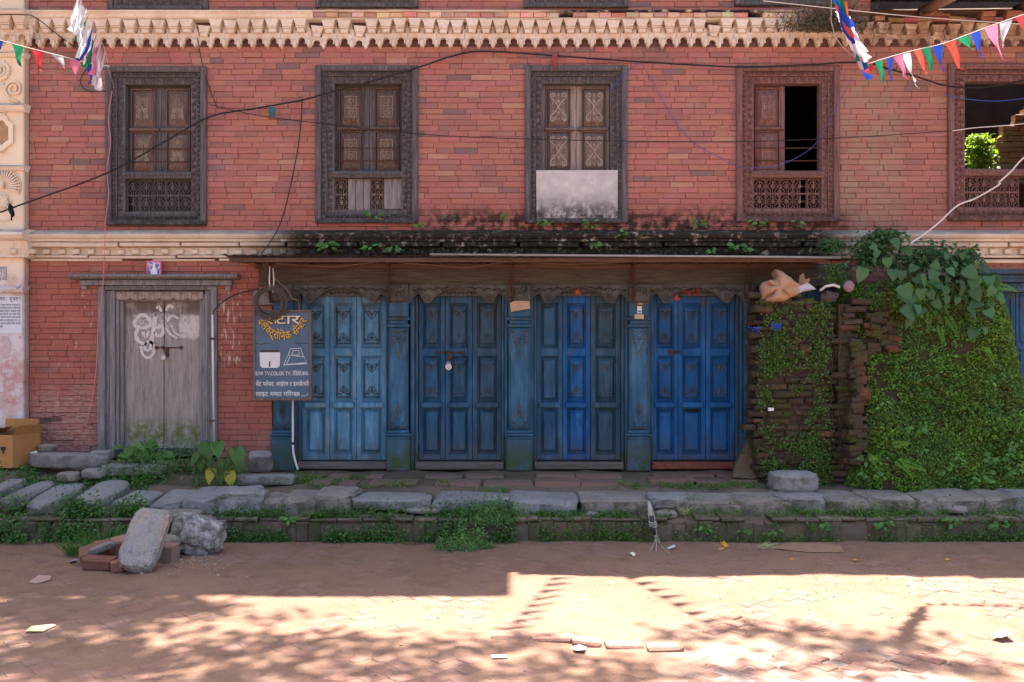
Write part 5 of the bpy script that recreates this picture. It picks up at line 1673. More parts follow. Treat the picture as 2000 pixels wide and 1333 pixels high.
def rock(name, c, size, mat, seed, box=.55, rough=.12, rot=(0, 0, 0), parent=None, sub=3, flat_top=None, freq=1.6, smooth=True):
    """stone: rounded box pushed about by noise. c is the middle of its underside"""
    V, Fc = ico(sub)
    E_ = Matrix.Rotation(rot[2], 3, 'Z') @ Matrix.Rotation(rot[1], 3, 'Y') @ Matrix.Rotation(rot[0], 3, 'X')
    out = []
    rs = random.Random(seed * 13 + 5)
    cuts = []
    for _ in range(14 if sub > 3 else 6):
        nv = Vector((rs.gauss(0, 1), rs.gauss(0, 1), rs.gauss(0, .8))).normalized()
        sup = abs(nv.x) + abs(nv.y) + abs(nv.z)
        cuts.append((nv, sup * rs.uniform(.76, .93)))
    for p in V:
        v = Vector([math.copysign(abs(a) ** box, a) for a in p])
        n_ = fbm((p[0] * freq + seed * 7.3, p[1] * freq + seed * 3.1, p[2] * freq + seed), 4)
        n2 = fbm((p[0] * freq * 3 + seed, p[1] * freq * 3, p[2] * freq * 3 + seed * 2), 3)
        n3 = fbm((p[0] * freq * 8 + seed, p[1] * freq * 8, p[2] * freq * 8 + seed * 2), 3) if sub > 3 else 0
        v *= 1 + rough * n_ * .8
        for nv, dd in cuts:
            ex = v.dot(nv) - dd
            if ex > 0: v -= nv * ex
        v *= 1 + rough * .35 * n2 + .02 * n3
        v = Vector((v.x * size[0] / 2, v.y * size[1] / 2, v.z * size[2] / 2))
        out.append(E_ @ v)
    zmin = min(v.z for v in out)
    q = MB(); q.add([(c[0] + v.x, c[1] + v.y, c[2] + v.z - zmin) for v in out], Fc)
    return q.obj(name, mat, parent, smooth=smooth, recalc=False)

kerb = thing('stone_kerb', 'uneven kerb of long grey slabs and river stones edging the shop platform', 'kerb', (0, -1.0, .2))
sd = 1
# px extents of the top face front edge, top, bottom: (x0, x1, y_top_front, y_bottom, depth, mat, box)
for (x0, x1, yt, yb, dep, mat, bx_, rr_) in (
        (497, 552, 978, 1003, .4, ST_BROWN, .6, .1), (547, 615, 974, 1006, .46, ST_BROWN, .55, .1), (610, 692, 966, 1004, .45, ST_BROWN, .55, .1),
        (686, 842, 976, 990, .42, ST_GREY, .4, .05), (838, 996, 974, 992, .42, ST_GREY, .4, .05), (990, 1136, 980, 1004, .46, ST_GREY, .42, .06), (1130, 1284, 978, 1004, .46, ST_BROWN, .42, .07),
        (1270, 1345, 972, 984, .3, ST_GREY, .5, .08), (1314, 1462, 982, 1006, .45, ST_BROWN, .5, .08), (1432, 1560, 976, 1006, .46, ST_BROWN, .5, .08), (1520, 1622, 970, 1006, .5, ST_GREY, .62, .1),
        (1612, 1706, 974, 1003, .48, ST_BROWN, .6, .1), (1692, 1797, 972, 998, .42, ST_BROWN, .55, .1), (1792, 1858, 978, 1002, .4, ST_BROWN, .6, .1), (1824, 1938, 974, 1004, .46, ST_BROWN, .58, .09),
        (1926, 1998, 972, 1004, .46, ST_BROWN, .6, .1), (1984, 2070, 970, 1002, .46, ST_GREY, .6, .1), (2066, 2170, 974, 1003, .46, ST_BROWN, .55, .1), (2165, 2290, 972, 1004, .46, ST_GREY, .5, .08), (2286, 2400, 975, 1004, .46, ST_BROWN, .55, .1), (2396, 2500, 973, 1004, .46, ST_BROWN, .55, .1)):
    sd += 1; bx_ *= .62; rr_ += .04
    Yf = -1.22 + RND.uniform(-.02, .03)
    s = F_PX / (CAM_D + Yf)
    z1 = EYE - (yt - HOR) / s; z0 = EYE - (yb - HOR) / s - .05
    rock('stone', ((X(x0, Yf) + X(x1, Yf)) / 2, Yf + dep / 2, z0), (X(x1, Yf) - X(x0, Yf), dep, z1 - z0), mat, sd, bx_, rr_, (RND.uniform(.02, .1), RND.uniform(-.03, .03), RND.uniform(-.08, .08)), kerb, 4)
for (x, y, w, h) in ((1872, 1005, 46, 16), (1302, 1016, 44, 18), (826, 1006, 70, 12), (1160, 1012, 30, 10)):
    sd += 1; Yf = -1.3; s = F_PX / (CAM_D + Yf)
    rock('stone', (X(x, Yf), Yf + .06, EYE - (y - HOR) / s), (w / s, .16, h / s), ST_BROWN, sd, .7, .1, parent=kerb)
slabs = thing('stone_step', 'row of long grey stone slabs and boulders laid as a step before the old door', 'step', (-4.2, -1.0, .2))
for (x0, y0, x1, y1, w, th, mat, bx_) in (          # long slabs: back end px, front end px, width m, thickness
        (40, 938, -30, 972, .17, .1, ST_GREY, .45), (100, 944, 10, 985, .2, .12, ST_GREY, .42), (150, 947, 70, 993, .27, .14, ST_GREY, .5), (235, 940, 160, 990, .32, .17, ST_GREY, .55)):
    sd += 1
    A, B = W(x0, y0, -.72), W(x1, y1, -1.3)
    c = (A + B) / 2; d = B - A
    rock('stone', (c.x, c.y, c.z - th), (d.length * 1.02, w, th), mat, sd, bx_, .07, (0, -math.asin((B.z - A.z) / d.length), math.atan2(d.y, d.x)), slabs, 5)
for (x0, x1, yt, yb, dep, mat, bx_, rr_, rz) in ((200, 276, 984, 1006, .4, ST_GREY, .2, .03, -.2), (280, 344, 983, 1005, .42, ST_GREY, .2, .03, -.2), (340, 414, 978, 1008, .48, ST_GREY, .2, .03, -.2), (418, 508, 958, 1006, .36, ST_GREY, .55, .16, .1), (180, 300, 1000, 1012, .2, ST_BROWN, .6, .1, 0), (112, 178, 996, 1013, .16, ST_BROWN, .65, .1, 0)):
    sd += 1; Yf = -1.3; s = F_PX / (CAM_D + Yf)
    z1 = EYE - (yt - HOR) / s; z0 = EYE - (yb - HOR) / s - .04
    rock('stone', ((X(x0, Yf) + X(x1, Yf)) / 2 + (0.06 if rz < -.1 else 0), Yf + dep / 2, z0), (X(x1, Yf) - X(x0, Yf), dep, z1 - z0), mat, sd, bx_, rr_, (.2 if rz < -.1 else .05, 0, rz), slabs, 5)
# stones lying singly
def loose(label, x, y, Y, size, mat, cat='stone', name='stone', box=.6, rough=.12, rot=(0, 0, 0), group=None, smooth=True, sub=3, freq=1.6):
    global sd
    sd += 1
    c = W(x, y, Y)
    return tag(rock(name, c, size, mat, sd, box, rough, rot, None, sub, freq=freq, smooth=smooth), label, cat, group)
loose('squarish grey boulder at the foot of the ruined brick pier', 1548, 962, -.82, (.42, .34, .2), ST_GREY, 'boulder', 'boulder', .5, .1, sub=4)
loose('long worn stone beam lying under the wall beside the cardboard box', 138, 916, -.45, (.78, .2, .15), ST_GREY, 'stone beam', 'stone_beam', .4, .06, (0, .02, -.05), sub=4)
loose('dark grey squared block under the old door sill', 264, 930, -.55, (.58, .22, .12), ST_GREY, 'stone block', 'stone_block', .25, .02, (0, 0, .05), sub=4)
loose('mossy round rock on the stone beam against the brick wall', 93, 887, -.3, (.17, .14, .1), ST_BROWN, 'rock', 'rock')
loose('broken wedge of stone on the end of the stone beam', 200, 900, -.42, (.2, .16, .1), ST_GREY, 'rock', 'rock', .5, .15)
loose('flat pale stone leaning at the wall foot below the sign', 508, 922, -.28, (.24, .12, .2), ST_GREY, 'stone', 'leaning_stone', .35, .08, (.5, 0, .1))
loose('thin stone sill in front of the sign pillar', 512, 946, -.62, (.62, .24, .09), ST_GREY, 'stone slab', 'stone_slab', .3, .04, (0, 0, .03), sub=4)
loose('dark crusted rock between the slabs and the stone beam', 136, 942, -.75, (.2, .16, .1), ST_BROWN, 'rock', 'rock')
loose('small grey rock behind the biggest slanting slab', 185, 935, -.72, (.22, .16, .1), ST_GREY, 'rock', 'rock')
# leaning brown slab at the pier
q = MB()
prof_ = [(1431, 932), (1470, 936), (1486, 930), (1489, 850), (1480, 838), (1470, 842), (1452, 880), (1434, 915)]
P0 = [W(a, b, -.52 + .25 * (935 - b) / 100.0) for a, b in prof_]
n = len(P0)
q.add(P0 + [p + Vector((.01, .09, 0)) for p in P0], [tuple(range(n)), tuple(range(2 * n - 1, n - 1, -1))] + [(i, n + i, n + (i + 1) % n, (i + 1) % n) for i in range(n)])
tag(q.obj('leaning_slab', _stone('mossy brown slab', srgb(122, 104, 80), srgb(134, 116, 92), srgb(92, 88, 58), .8)), 'tall brown stone slab leaning against the ruined brick pier', 'stone slab')
# platform flags
for (x0, x1, y0, y1) in ((600, 640, 922, 932), (643, 690, 921, 931), (604, 656, 934, 946), (660, 706, 933, 945), (560, 602, 924, 934),
                          (1276, 1330, 918, 928), (1334, 1392, 918, 928), (1396, 1446, 918, 928), (1270, 1350, 930, 943), (1354, 1420, 930, 943), (1424, 1490, 930, 943),
                          (830, 905, 920, 931), (910, 985, 920, 931), (1048, 1120, 920, 931), (1124, 1210, 920, 931), (850, 940, 934, 948), (945, 1040, 934, 948), (1045, 1130, 934, 948), (1135, 1230, 934, 948), (720, 820, 934, 948), (715, 752, 921, 931)):
    def at(px_, py_):
        Y = -.75 * (py_ - 914) / 38.0
        return X(px_, Y), Y
    (a, ya), (b, yb) = at(x0, y1), at(x1, y0)
    zz = max(soil_z(a, yb), soil_z(b, ya), soil_z((a + b) / 2, (ya + yb) / 2)) + .006
    q = MB(); q.col = srgb(*(RND.choice([(128, 106, 100), (120, 104, 100), (138, 116, 108)])) if x0 < 1200 else (124, 88, 78))
    q.cbox(a, b - .004, 0, yb - ya, -.05, 0, .008, .003)
    q.xf(Matrix.Translation((0, ya, zz)) @ Matrix.Identity(4))
    q2 = MB(); q2.col = q.col
    q2.box(a, b - .004, ya, yb - .004, zz - .05, zz)
    q2.obj('flagstone', PAVER, bank)

# ------------------------------------------------------------------ rubble heap in the street
def lrock(label, px, Y, z, size, mat, cat, name, box, rough, rot, sub=4, freq=1.6):
    global sd
    sd += 1
    return tag(rock(name, (X(px, Y), Y, z), size, mat, sd, box, rough, rot, None, sub, freq=freq), label, cat)
lrock('upright grey slab with ochre bands propped on the rubble heap in the street', 284, -2.42, -.02, (.27, .12, .52), ST_WARM, 'stone slab', 'stone_slab', .42, .13, (-.72, .14, .1), 5)
lrock('lime crusted lump of old masonry in the rubble heap', 388, -1.86, -.03, (.4, .32, .3), ST_LIME, 'rubble', 'rubble_lump', .7, .36, (0, .3, .2), 4, 2.2)
lrock('flat brown stone on top of the step behind the rubble slab', 340, -1.42, .17, (.5, .26, .1), ST_BROWN, 'stone', 'flat_stone', .45, .1, (0, 0, .1))
lrock('flat grey stone end beyond the lime crusted lump', 392, -1.5, .14, (.24, .2, .08), ST_GREY, 'stone', 'flat_stone', .45, .08, (0, 0, 0))
lrock('second rough lump of rubble filling behind the propped slab', 318, -2.05, -.03, (.26, .24, .2), ST_BROWN, 'rubble', 'rubble_lump', .65, .25, (0, 0, .3))
def rbrick(label, px, Y, z, size, rot, col):
    q = MB(); q.col = srgb(*col)
    q.cbox(-size[0] / 2, size[0] / 2, -size[1] / 2, size[1] / 2, -size[2] / 2, size[2] / 2, .012, .008)
    E_ = Matrix.Translation(Vector((X(px, Y), Y, z + size[2] * .5))) @ Matrix.Rotation(rot[2], 4, 'Z') @ Matrix.Rotation(rot[1], 4, 'Y') @ Matrix.Rotation(rot[0], 4, 'X')
    q.xf(E_)
    tag(q.obj('broken_brick', BRICK_OLD), label, 'brick', 'broken bricks in the rubble heap')
rbrick('red brick lying tilted at the outer end of the rubble heap', 188, -2.28, .06, (.24, .12, .075), (.5, -.25, .3), (134, 92, 78))
rbrick('whole red brick flat on the street under the rubble heap', 196, -2.46, .0, (.23, .11, .085), (.1, .03, -.12), (126, 82, 70))
rbrick('half brick squeezed under the foot of the rubble slab', 231, -2.52, .0, (.09, .1, .08), (0, 0, .2), (150, 100, 82))
rbrick('pale orange brick leaning behind the rubble slab', 238, -2.2, .06, (.17, .12, .13), (.3, -.2, .15), (164, 120, 102))
rbrick('pale brick end between the slab and the lime lump', 330, -2.2, -.01, (.1, .1, .15), (.1, .1, -.1), (150, 122, 110))
rbrick('second brick half hidden at the back of the rubble heap', 214, -2.02, .04, (.2, .1, .08), (.2, -.1, .5), (146, 106, 92))
lrock('grey stone shard lying on the tilted brick of the rubble heap', 200, -2.36, .085, (.2, .08, .06), ST_GREY, 'stone', 'stone_shard', .5, .1, (0, -.35, .2), 3)
q = MB()
GRAVEL = plain('lime gravel', srgb(160, 146, 136), .95, .2, 30, .004)
V, Fc = ico(1)
for i in range(330):
    a, b = RND.gauss(335, 50), RND.gauss(1092, 14)
    if not 230 < a < 450: continue
    d = EYE * F_PX / (b - HOR); c = Vector(((a - 1000) * d / F_PX, d - CAM_D, .004)); r_ = RND.uniform(.003, .011) * (1 if RND.random() < .93 else 2)
    q.add([(c.x + v[0] * r_ * RND.uniform(.7, 1.2), c.y + v[1] * r_, c.z + v[2] * r_ * .7) for v in V], Fc)
tag(q.obj('rubble_gravel', GRAVEL, recalc=False), 'pale grit and chips spilled round the rubble heap', 'gravel', kind='stuff')
q = MB()
for i in range(2600):
    y = -1.45 - abs(RND.gauss(0, 1.4)); x = RND.uniform(-5, 5)
    if y < -4.9: continue
    r_ = RND.uniform(.002, .007) * (1 if RND.random() < .96 else 2)
    q.add([(x + v[0] * r_ * RND.uniform(.7, 1.3), y + v[1] * r_, street_z(x, y) + .003 + v[2] * r_ * .6) for v in V], Fc)
tag(q.obj('street_grit', plain('street grit', srgb(150, 124, 110), .95, .35, 9), recalc=False), 'small stones and grit scattered over the dusty street', 'grit', kind='stuff')
# lifted brick edge in the worn patch of paving
for (x0, x1, y0) in ((962, 1040, 1249), (1044, 1118, 1256), (1122, 1180, 1262), (1184, 1262, 1268), (1266, 1340, 1272)):
    d0 = EYE * F_PX / (y0 - HOR) ; Y = d0 - CAM_D
    q = MB(); q.col = srgb(168, 124, 106)
    q.cbox(X(x0, Y), X(x1, Y) - .004, Y, Y + .11, -.04, .014 + RND.uniform(-.007, .006), .012, .008)
    c_ = Vector(((X(x0, Y) + X(x1, Y)) / 2, Y + .055, 0))
    q.xf(Matrix.Translation(c_ + Vector((0, RND.uniform(-.015, .015), 0))) @ Matrix.Rotation(RND.uniform(-.1, .02), 4, 'Z') @ Matrix.Rotation(RND.uniform(-.03, .03), 4, 'X') @ Matrix.Translation(-c_))
    q.obj('paving_brick', PAVER, street)
# ------------------------------------------------------------------ plants
LEAF_G = mat_leaf('leaf green', srgb(78, 118, 56), srgb(102, 142, 70))
LEAF_GR = mat_leaf('bright grass', srgb(98, 142, 70), srgb(126, 164, 92), .4)
LEAF_B = mat_leaf('bluish vine leaf', srgb(58, 96, 58), srgb(84, 124, 80), .3)
LEAF_M = mat_leaf('moss creeper leaf', srgb(86, 130, 46), srgb(114, 152, 60), .32)
LEAF_Y = mat_leaf('yellowing leaf', srgb(196, 178, 60), srgb(176, 180, 76), .35)
LEAF_D = mat_leaf('dry brown plant', srgb(92, 84, 62), srgb(118, 106, 82), .2)
STEM = plain('green stem', srgb(84, 104, 58), .7, .2, 30, .001)
RN = np.random.default_rng(5)
def leafcloud(name, pts, nrm, size, mat, parent=None, aspect=.6, tone=(.55, 1.25), spread=.7, loc=None, tint=None):
    """many small folded leaves in one mesh: pts (n,3), nrm (n,3), size (n,)"""
    n = len(pts)
    nr = nrm + RN.normal(0, spread, (n, 3)); nr /= np.linalg.norm(nr, axis=1)[:, None] + 1e-9
    t = RN.normal(0, 1, (n, 3)); t -= nr * (t * nr).sum(1)[:, None]; t /= np.linalg.norm(t, axis=1)[:, None] + 1e-9
    b = np.cross(nr, t)
    s = size[:, None]
    p = pts
    v = np.stack([p - t * s, p - b * s * aspect + nr * s * .12, p + t * s, p + b * s * aspect + nr * s * .12], 1).reshape(-1, 3)
    idx = np.arange(n)[:, None] * 4
    f = np.concatenate([idx + np.array([0, 1, 2]), idx + np.array([0, 2, 3])], 1).reshape(-1, 3)
    lo = v.min(0); hi = v.max(0)
    if loc is None: loc = np.array([(lo[0] + hi[0]) / 2, (lo[1] + hi[1]) / 2, lo[2]])
    me = bpy.data.meshes.new(name)
    me.vertices.add(len(v)); me.vertices.foreach_set('co', (v - loc).ravel())
    me.loops.add(len(f) * 3); me.loops.foreach_set('vertex_index', f.ravel().astype(np.int32))
    me.polygons.add(len(f)); me.polygons.foreach_set('loop_start', np.arange(0, len(f) * 3, 3, dtype=np.int32))
    me.update(calc_edges=True)
    at = me.attributes.new('col', 'FLOAT_COLOR', 'FACE')
    k = RN.uniform(tone[0], tone[1], n); hue = RN.normal(0, .12, n)
    c = np.stack([k * (1 + hue), k, k * (1 - hue), np.ones(n)], 1)
    if tint is not None: c[:, :3] *= tint
    at.data.foreach_set('color', np.repeat(c, 2, 0).astype(np.float32).ravel())
    me.materials.append(mat)
    o = bpy.data.objects.new(name, me); COL.objects.link(o)
    o.location = loc
    if parent is not None: o.parent = parent; o.location = Vector(loc) - wloc(parent)
    return o
def leaf_mesh(name, kind, L, mat, tone=1.0):
    """one big leaf lying in XY, tip at +Y, stalk at origin, folded and curved"""
    out = {'heart': [(0, 0), (.22, -.12), (.46, .02), (.5, .3), (.36, .62), (.14, .88), (0, 1.02)],
           'oval': [(0, 0), (.2, .12), (.32, .35), (.3, .62), (.16, .86), (0, 1.0)],
           'arrow': [(0, 0), (.2, -.3), (.42, -.22), (.5, .12), (.42, .5), (.2, .85), (0, 1.05)]}[kind]
    v, f = [], []
    m = len(out)
    cz = lambda x, y: .22 * abs(x) ** 1.3 * L - .3 * max(0, y) ** 2 * L + .03 * L * math.sin(9 * y + 7 * abs(x) + tone * 9) + .02 * L * math.sin(16 * x + tone * 5)
    for x, y in out: v.append((0, y * L, cz(0, y)))
    for sgn in (1, -1):
        for fr in (.5, 1.0):
            for x, y in out: v.append((sgn * x * fr * L, y * L, cz(x * fr, y)))
    for s_ in (0, 1):
        r0 = m + s_ * 2 * m
        for i in range(m - 1):
            a, b, c, d = i, i + 1, r0 + i + 1, r0 + i
            f.append((a, b, c, d) if s_ else (a, d, c, b))
            a, b, c, d = r0 + i, r0 + i + 1, r0 + m + i + 1, r0 + m + i
            f.append((a, b, c, d) if s_ else (a, d, c, b))
    q = MB(); q.col = (tone, tone, tone, 1); q.add(v, f)
    o = q.obj(name, mat, None, smooth=True, loc=(0, 0, 0), recalc=False, link=False)
    return o.data
def put_leaf(me, p, face, up, scale, parent, name='leaf'):
    """leaf with its stalk at p, its upper side towards face, its tip towards up"""
    z = Vector(face).normalized(); y = Vector(up) - z * Vector(up).dot(z); y.normalize(); x = y.cross(z)
    R_ = Matrix((x, y, z)).transposed().to_4x4()
    o = bpy.data.objects.new(name, me); COL.objects.link(o)
    o.parent = parent
    o.matrix_local = Matrix.Translation(Vector(p) - wloc(parent)) @ R_ @ Matrix.Scale(scale, 4)
    return o
HEART = [leaf_mesh('heart_leaf', 'heart', 1.0, LEAF_B, t) for t in (.8, 1.0, 1.2)]
HEART_Y = leaf_mesh('heart_leaf', 'arrow', 1.0, LEAF_Y, 1.0)
TARO = [leaf_mesh('taro_leaf', 'arrow', 1.0, LEAF_G, t) for t in (.72, .9)]
OVAL = [leaf_mesh('oval_leaf', 'oval', 1.0, LEAF_G, t) for t in (.85, 1.1, 1.35)]

# ---- ruined brick pier
pier = thing('brick_pier', 'crumbling mossy brick pier beside the last blue door with cloth heaped on top', 'wall', W(1570, 960, -.5))
PIER_B = None
def _pier():
    m = M('mossy ruin brick')
    c = m.mix(m.mr(m.noise(5, detail=6), .25, .55), m.attr(), srgb(74, 64, 55))
    c = m.mix(m.mr(m.noise(4, detail=7), .48, .62, 0, .8), c, srgb(66, 74, 36))
    c = m.mix(m.mr(m.noise(26, detail=5), .56, .7, 0, .6), c, srgb(40, 34, 30))
    return m.done(c, .95, m.noise(45, detail=7), .01, spec=.1)
PIER_B = _pier()
SOILD = _dust('dark ruin earth', srgb(64, 54, 46), srgb(78, 68, 54), srgb(54, 56, 34))
YP_ = -.62
q = MB(); q.box(X(1492, YP_), X(1611, YP_), YP_ + .035, .0, .3, Z(588, YP_) - .03); q.box(X(1640, YP_), X(1664, YP_), YP_ + .035, .0, .3, Z(588, YP_) - .03); q.box(X(1611.3, YP_), X(1639.7, YP_), YP_ + .15, -.002, .3, Z(592, YP_) - .03); q.obj('core', SOILD, pier)
zz = .34; rr = 0
while zz < Z(572, YP_):
    h = RND.uniform(.056, .072)
    t = (zz - .34) / (Z(572, YP_) - .34)
    xl = 1480 + 6 * math.sin(zz * 5) + (8 if t > .9 else 0); xr = 1668 - 2 * t
    xx = X(xl, YP_) - RND.uniform(0, .1) * (rr % 2)
    while xx < X(xr, YP_):
        L = RND.uniform(.1, .22)
        pxm = 1000 + (xx + L / 2) * F_PX / (CAM_D + YP_)
        gap = 1612 < pxm < 1640 and t > .12
        if RND.random() > .1 and not (zz > Z(590, YP_) and pxm > 1560):
            q = MB(); d = RND.uniform(.7, 1.15); q.col = srgb(*[c * d for c in RND.choice([(112, 74, 62), (96, 72, 62), (86, 74, 64), (122, 80, 64)])])
            q.cbox(xx, xx + L - RND.uniform(.004, .02), YP_ + RND.uniform(-.02, .035), YP_ + .2, zz, zz + h * RND.uniform(.85, 1) - .003, .016, .011)
            c_ = Vector((xx + L / 2, YP_, zz))
            if gap: q.xf(Matrix.Translation((0, RND.uniform(.06, .11), 0))); q.c = [srgb(74, 62, 54)] * len(q.c)
            q.xf(Matrix.Translation(c_) @ Matrix.Rotation(RND.gauss(0, .03), 4, 'Y') @ Matrix.Rotation(RND.gauss(0, .05), 4, 'Z') @ Matrix.Translation(-c_))
            q.obj('brick', PIER_B, pier)
        xx += L
    # flank bricks towards the blue door
    q = MB(); q.col = srgb(112, 78, 62); q.cbox(X(1484, YP_) + RND.uniform(-.02, .02), X(1500, YP_), YP_ + .21, YP_ + .42, zz, zz + h - .004, .008, .005); q.obj('brick', PIER_B, pier)
    zz += h; rr += 1
n = 17000
px_ = RN.uniform(1476, 1630, n); py_ = RN.uniform(590, 950, n)
keep = np.array([RND.random() < min(1, max(0, (a - 1474) / 22)) * min(1, max(0, (1630 - a) / 30)) * 1.1 * (fbm((a * .018, b * .018, 3.3), 5) + fbm((a * .08, b * .08, 1.3), 3) * .5 + .32 + (.1 if a > 1500 and b < 720 else 0)) for a, b in zip(px_, py_)])
px_, py_ = px_[keep], py_[keep]
P = np.array([W(a, b, YP_ - .03 + .02 * math.sin(a)) for a, b in zip(px_, py_)])
tag(leafcloud('pier_creeper', P, np.tile([0, -1, .4], (len(P), 1)), RN.uniform(.005, .017, len(P)), LEAF_M, tone=(.25, 1.0)), 'tiny green creeper spread in patches over the ruined brick pier', 'creeper', kind='stuff')
# dry roots and grass hanging in the gap
q = MB()
for i in range(150):
    a = RND.uniform(1606, 1660); b = RND.uniform(590, 900)
    p0 = W(a, b, -.55 + RND.uniform(-.05, .05)); L = RND.uniform(.06, .25)
    q.tube([p0, p0 + Vector((RND.uniform(-.03, .03), -.03, -L * .5)), p0 + Vector((RND.uniform(-.06, .06), -.01, -L))], [.0018, .0014, .0006], 3)
tag(q.obj('dry_roots', plain('dry roots', srgb(112, 100, 84), .9, .3, 20), recalc=False), 'thin dry roots hanging in the dark gap of the ruined pier', 'roots', kind='stuff')

# ---- overgrown mound of the fallen wall
mound = thing('overgrown_wall', 'fallen brick wall wholly covered in moss and small green creeper', 'wall', W(1830, 965, -.6))
def mound_pt(u, v):
    """u 0..1 round the three open sides, v 0..1 up"""
    z = .3 + v * (2.36 - .3)
    Yb = -.82 + .28 * v + .05 * math.sin(v * 5)
    xl = X(1664, Yb) - .02 + .05 * v; xr = X(2052, Yb) - (.42 * v ** 1.4) + (.1 if v < .4 else 0)
    ang = PI + PI * u
    cx, hw = (xl + xr) / 2, (xr - xl) / 2
    k = .32
    c_, s_ = math.cos(ang), math.sin(ang)
    x = cx + hw * math.copysign(abs(c_) ** k, c_)
    y = Yb * abs(s_) ** k * (1 if s_ < 0 else 0)
    n_ = fbm((x * 1.7, y * 2, z * 1.7), 4) * .09 + fbm((x * 5, y * 5, z * 5), 3) * .03
    top = max(0, v - .93) / .07
    return Vector((cx + (x - cx) * (1 - .08 * top), y * (1 - .15 * top) - n_ * (1 if s_ < -.05 else .3), z + .03 * math.sin(x * 7) * v))
q = MB(); NU, NVv = 90, 60
for j in range(NVv + 1):
    for i in range(NU + 1): q.v.append(tuple(mound_pt(i / NU, j / NVv)))
for j in range(NVv):
    for i in range(NU): q.f.append((j * (NU + 1) + i, j * (NU + 1) + i + 1, (j + 1) * (NU + 1) + i + 1, (j + 1) * (NU + 1) + i)); q.c.append(None)
top = NVv * (NU + 1)
ct = sum((Vector(q.v[top + i]) for i in range(NU + 1)), Vector()) / (NU + 1) + Vector((0, 0, .06))
q.v.append(tuple(ct)); q.f += [(top + i, top + i + 1, len(q.v) - 1) for i in range(NU)]; q.c += [None] * NU
q.obj('rubble_core', SOILD, mound, smooth=True, recalc=False)
n = 70000
P, Nn, S, TT = [], [], [], []
GP = [[mound_pt(i / NU, j / NVv) for i in range(NU + 1)] for j in range(NVv + 1)]
areas = np.array([((GP[j][i + 1] - GP[j][i]).cross(GP[j + 1][i] - GP[j][i])).length for j in range(NVv) for i in range(NU)])
pick = RN.choice(len(areas), n, p=areas / areas.sum())
for kk in pick:
    j, i = divmod(int(kk), NU); a, b = RND.random(), RND.random()
    p = (GP[j][i] * (1 - a) + GP[j][i + 1] * a) * (1 - b) + (GP[j + 1][i] * (1 - a) + GP[j + 1][i + 1] * a) * b
    px = 1000 + p.x * F_PX / (CAM_D + p.y); py = HOR - (p.z - EYE) * F_PX / (CAM_D + p.y)
    bare = (1690 < px < 1752 and 606 < py < 690) or (px < 1690 and 660 < py < 905 + 20 * math.sin(px)) or (1722 < px < 1740 and 900 < py < 960)
    f_ = fbm((p.x * 4, p.z * 4, 1.7), 4)
    if bare and f_ < .25: continue
    if f_ < -.62: continue
    P.append(p + Vector((0, -abs(RND.gauss(0, .025)), 0))); Nn.append((0, -1, .55)); S.append(RND.uniform(.005, .017) * (1 + .7 * max(0, f_)) * (2.0 if RND.random() < .03 else 1))
    h_ = fbm((p.x * 1.6 + 4, p.z * 1.6, 7.7), 4); g_ = fbm((p.x * 7, p.z * 7, 2.7), 3)
    TT.append((1 + .35 * h_ + .2 * g_, 1 + .1 * h_ + .3 * g_, 1 - .5 * h_ + .2 * g_) if not (h_ < -.3 and g_ > .1) else (.9, .62, .6))
tag(leafcloud('creeper_leaves', np.array(P), np.array(Nn, dtype=float), np.array(S), LEAF_M, mound, tone=(.3, 1.4), tint=np.array(TT)), kind='stuff')
for (x0, x1, y0, y1, k) in ((1694, 1750, 610, 690, 26), (1664, 1690, 665, 905, 46)):
    for i in range(k):
        a, b = RND.uniform(x0, x1), y0 + (y1 - y0) * (i + .5) / k
        Yb = -.82 + .28 * ((Z(b, -.7) - .3) / 2.06) - .02
        c = W(a if k < 40 else (x0 + x1) / 2 + RND.uniform(-8, 8), b, Yb)
        q = MB(); d = RND.uniform(.7, 1.1); q.col = srgb(128 * d, 76 * d, 56 * d)
        q.cbox(c.x - .07 * RND.uniform(.6, 1), c.x + .07 * RND.uniform(.6, 1), c.y - .02 + RND.uniform(-.02, .02), c.y + .15, c.z - .026, c.z + .026, .01, .007)
        q.obj('brick', PIER_B, mound)
# fern fronds and bigger weeds growing on the mound
def fern(parent, p, face, L, mat=LEAF_M, name='fern_frond'):
    q = MB(); d = Vector(face)
    m = 12
    for i in range(m):
        t = i / m
        c = Vector(p) + d * L * t + Vector((0, -.02 * math.sin(t * 3), -.1 * L * t * t * 3))
        s = L * .28 * (1 - t) + .004
        side = d.cross(Vector((0, -1, .2))).normalized()
        for k in (-1, 1):
            tip = c + side * k * s + d * s * .5
            q.col = (1.1, 1.2, .9, 1)
            q.add([c, c + d * .010 + side * k * s * .5, tip, c - d * .006 + side * k * s * .4], [(0, 1, 2, 3)])
    return q.obj(name, mat, parent, recalc=False)
for (x, y, dx, dz) in ((1772, 560, .5, -.7), (1790, 545, .9, -.4), (1815, 610, -.3, -.9), (1850, 620, .4, -.9), (1835, 640, 0, -1), (1745, 870, .8, .4), (1752, 900, .6, -.6), (1765, 905, .9, -.1), (1712, 905, -.5, .6), (1950, 560, 1, -.1), (1925, 680, .3, -.8)):
    v = (Z(y, -.7) - .3) / 2.06
    fern(mound, W(x, y, -.87 + .28 * v), Vector((dx, -.35, dz)).normalized(), RND.uniform(.14, .2))
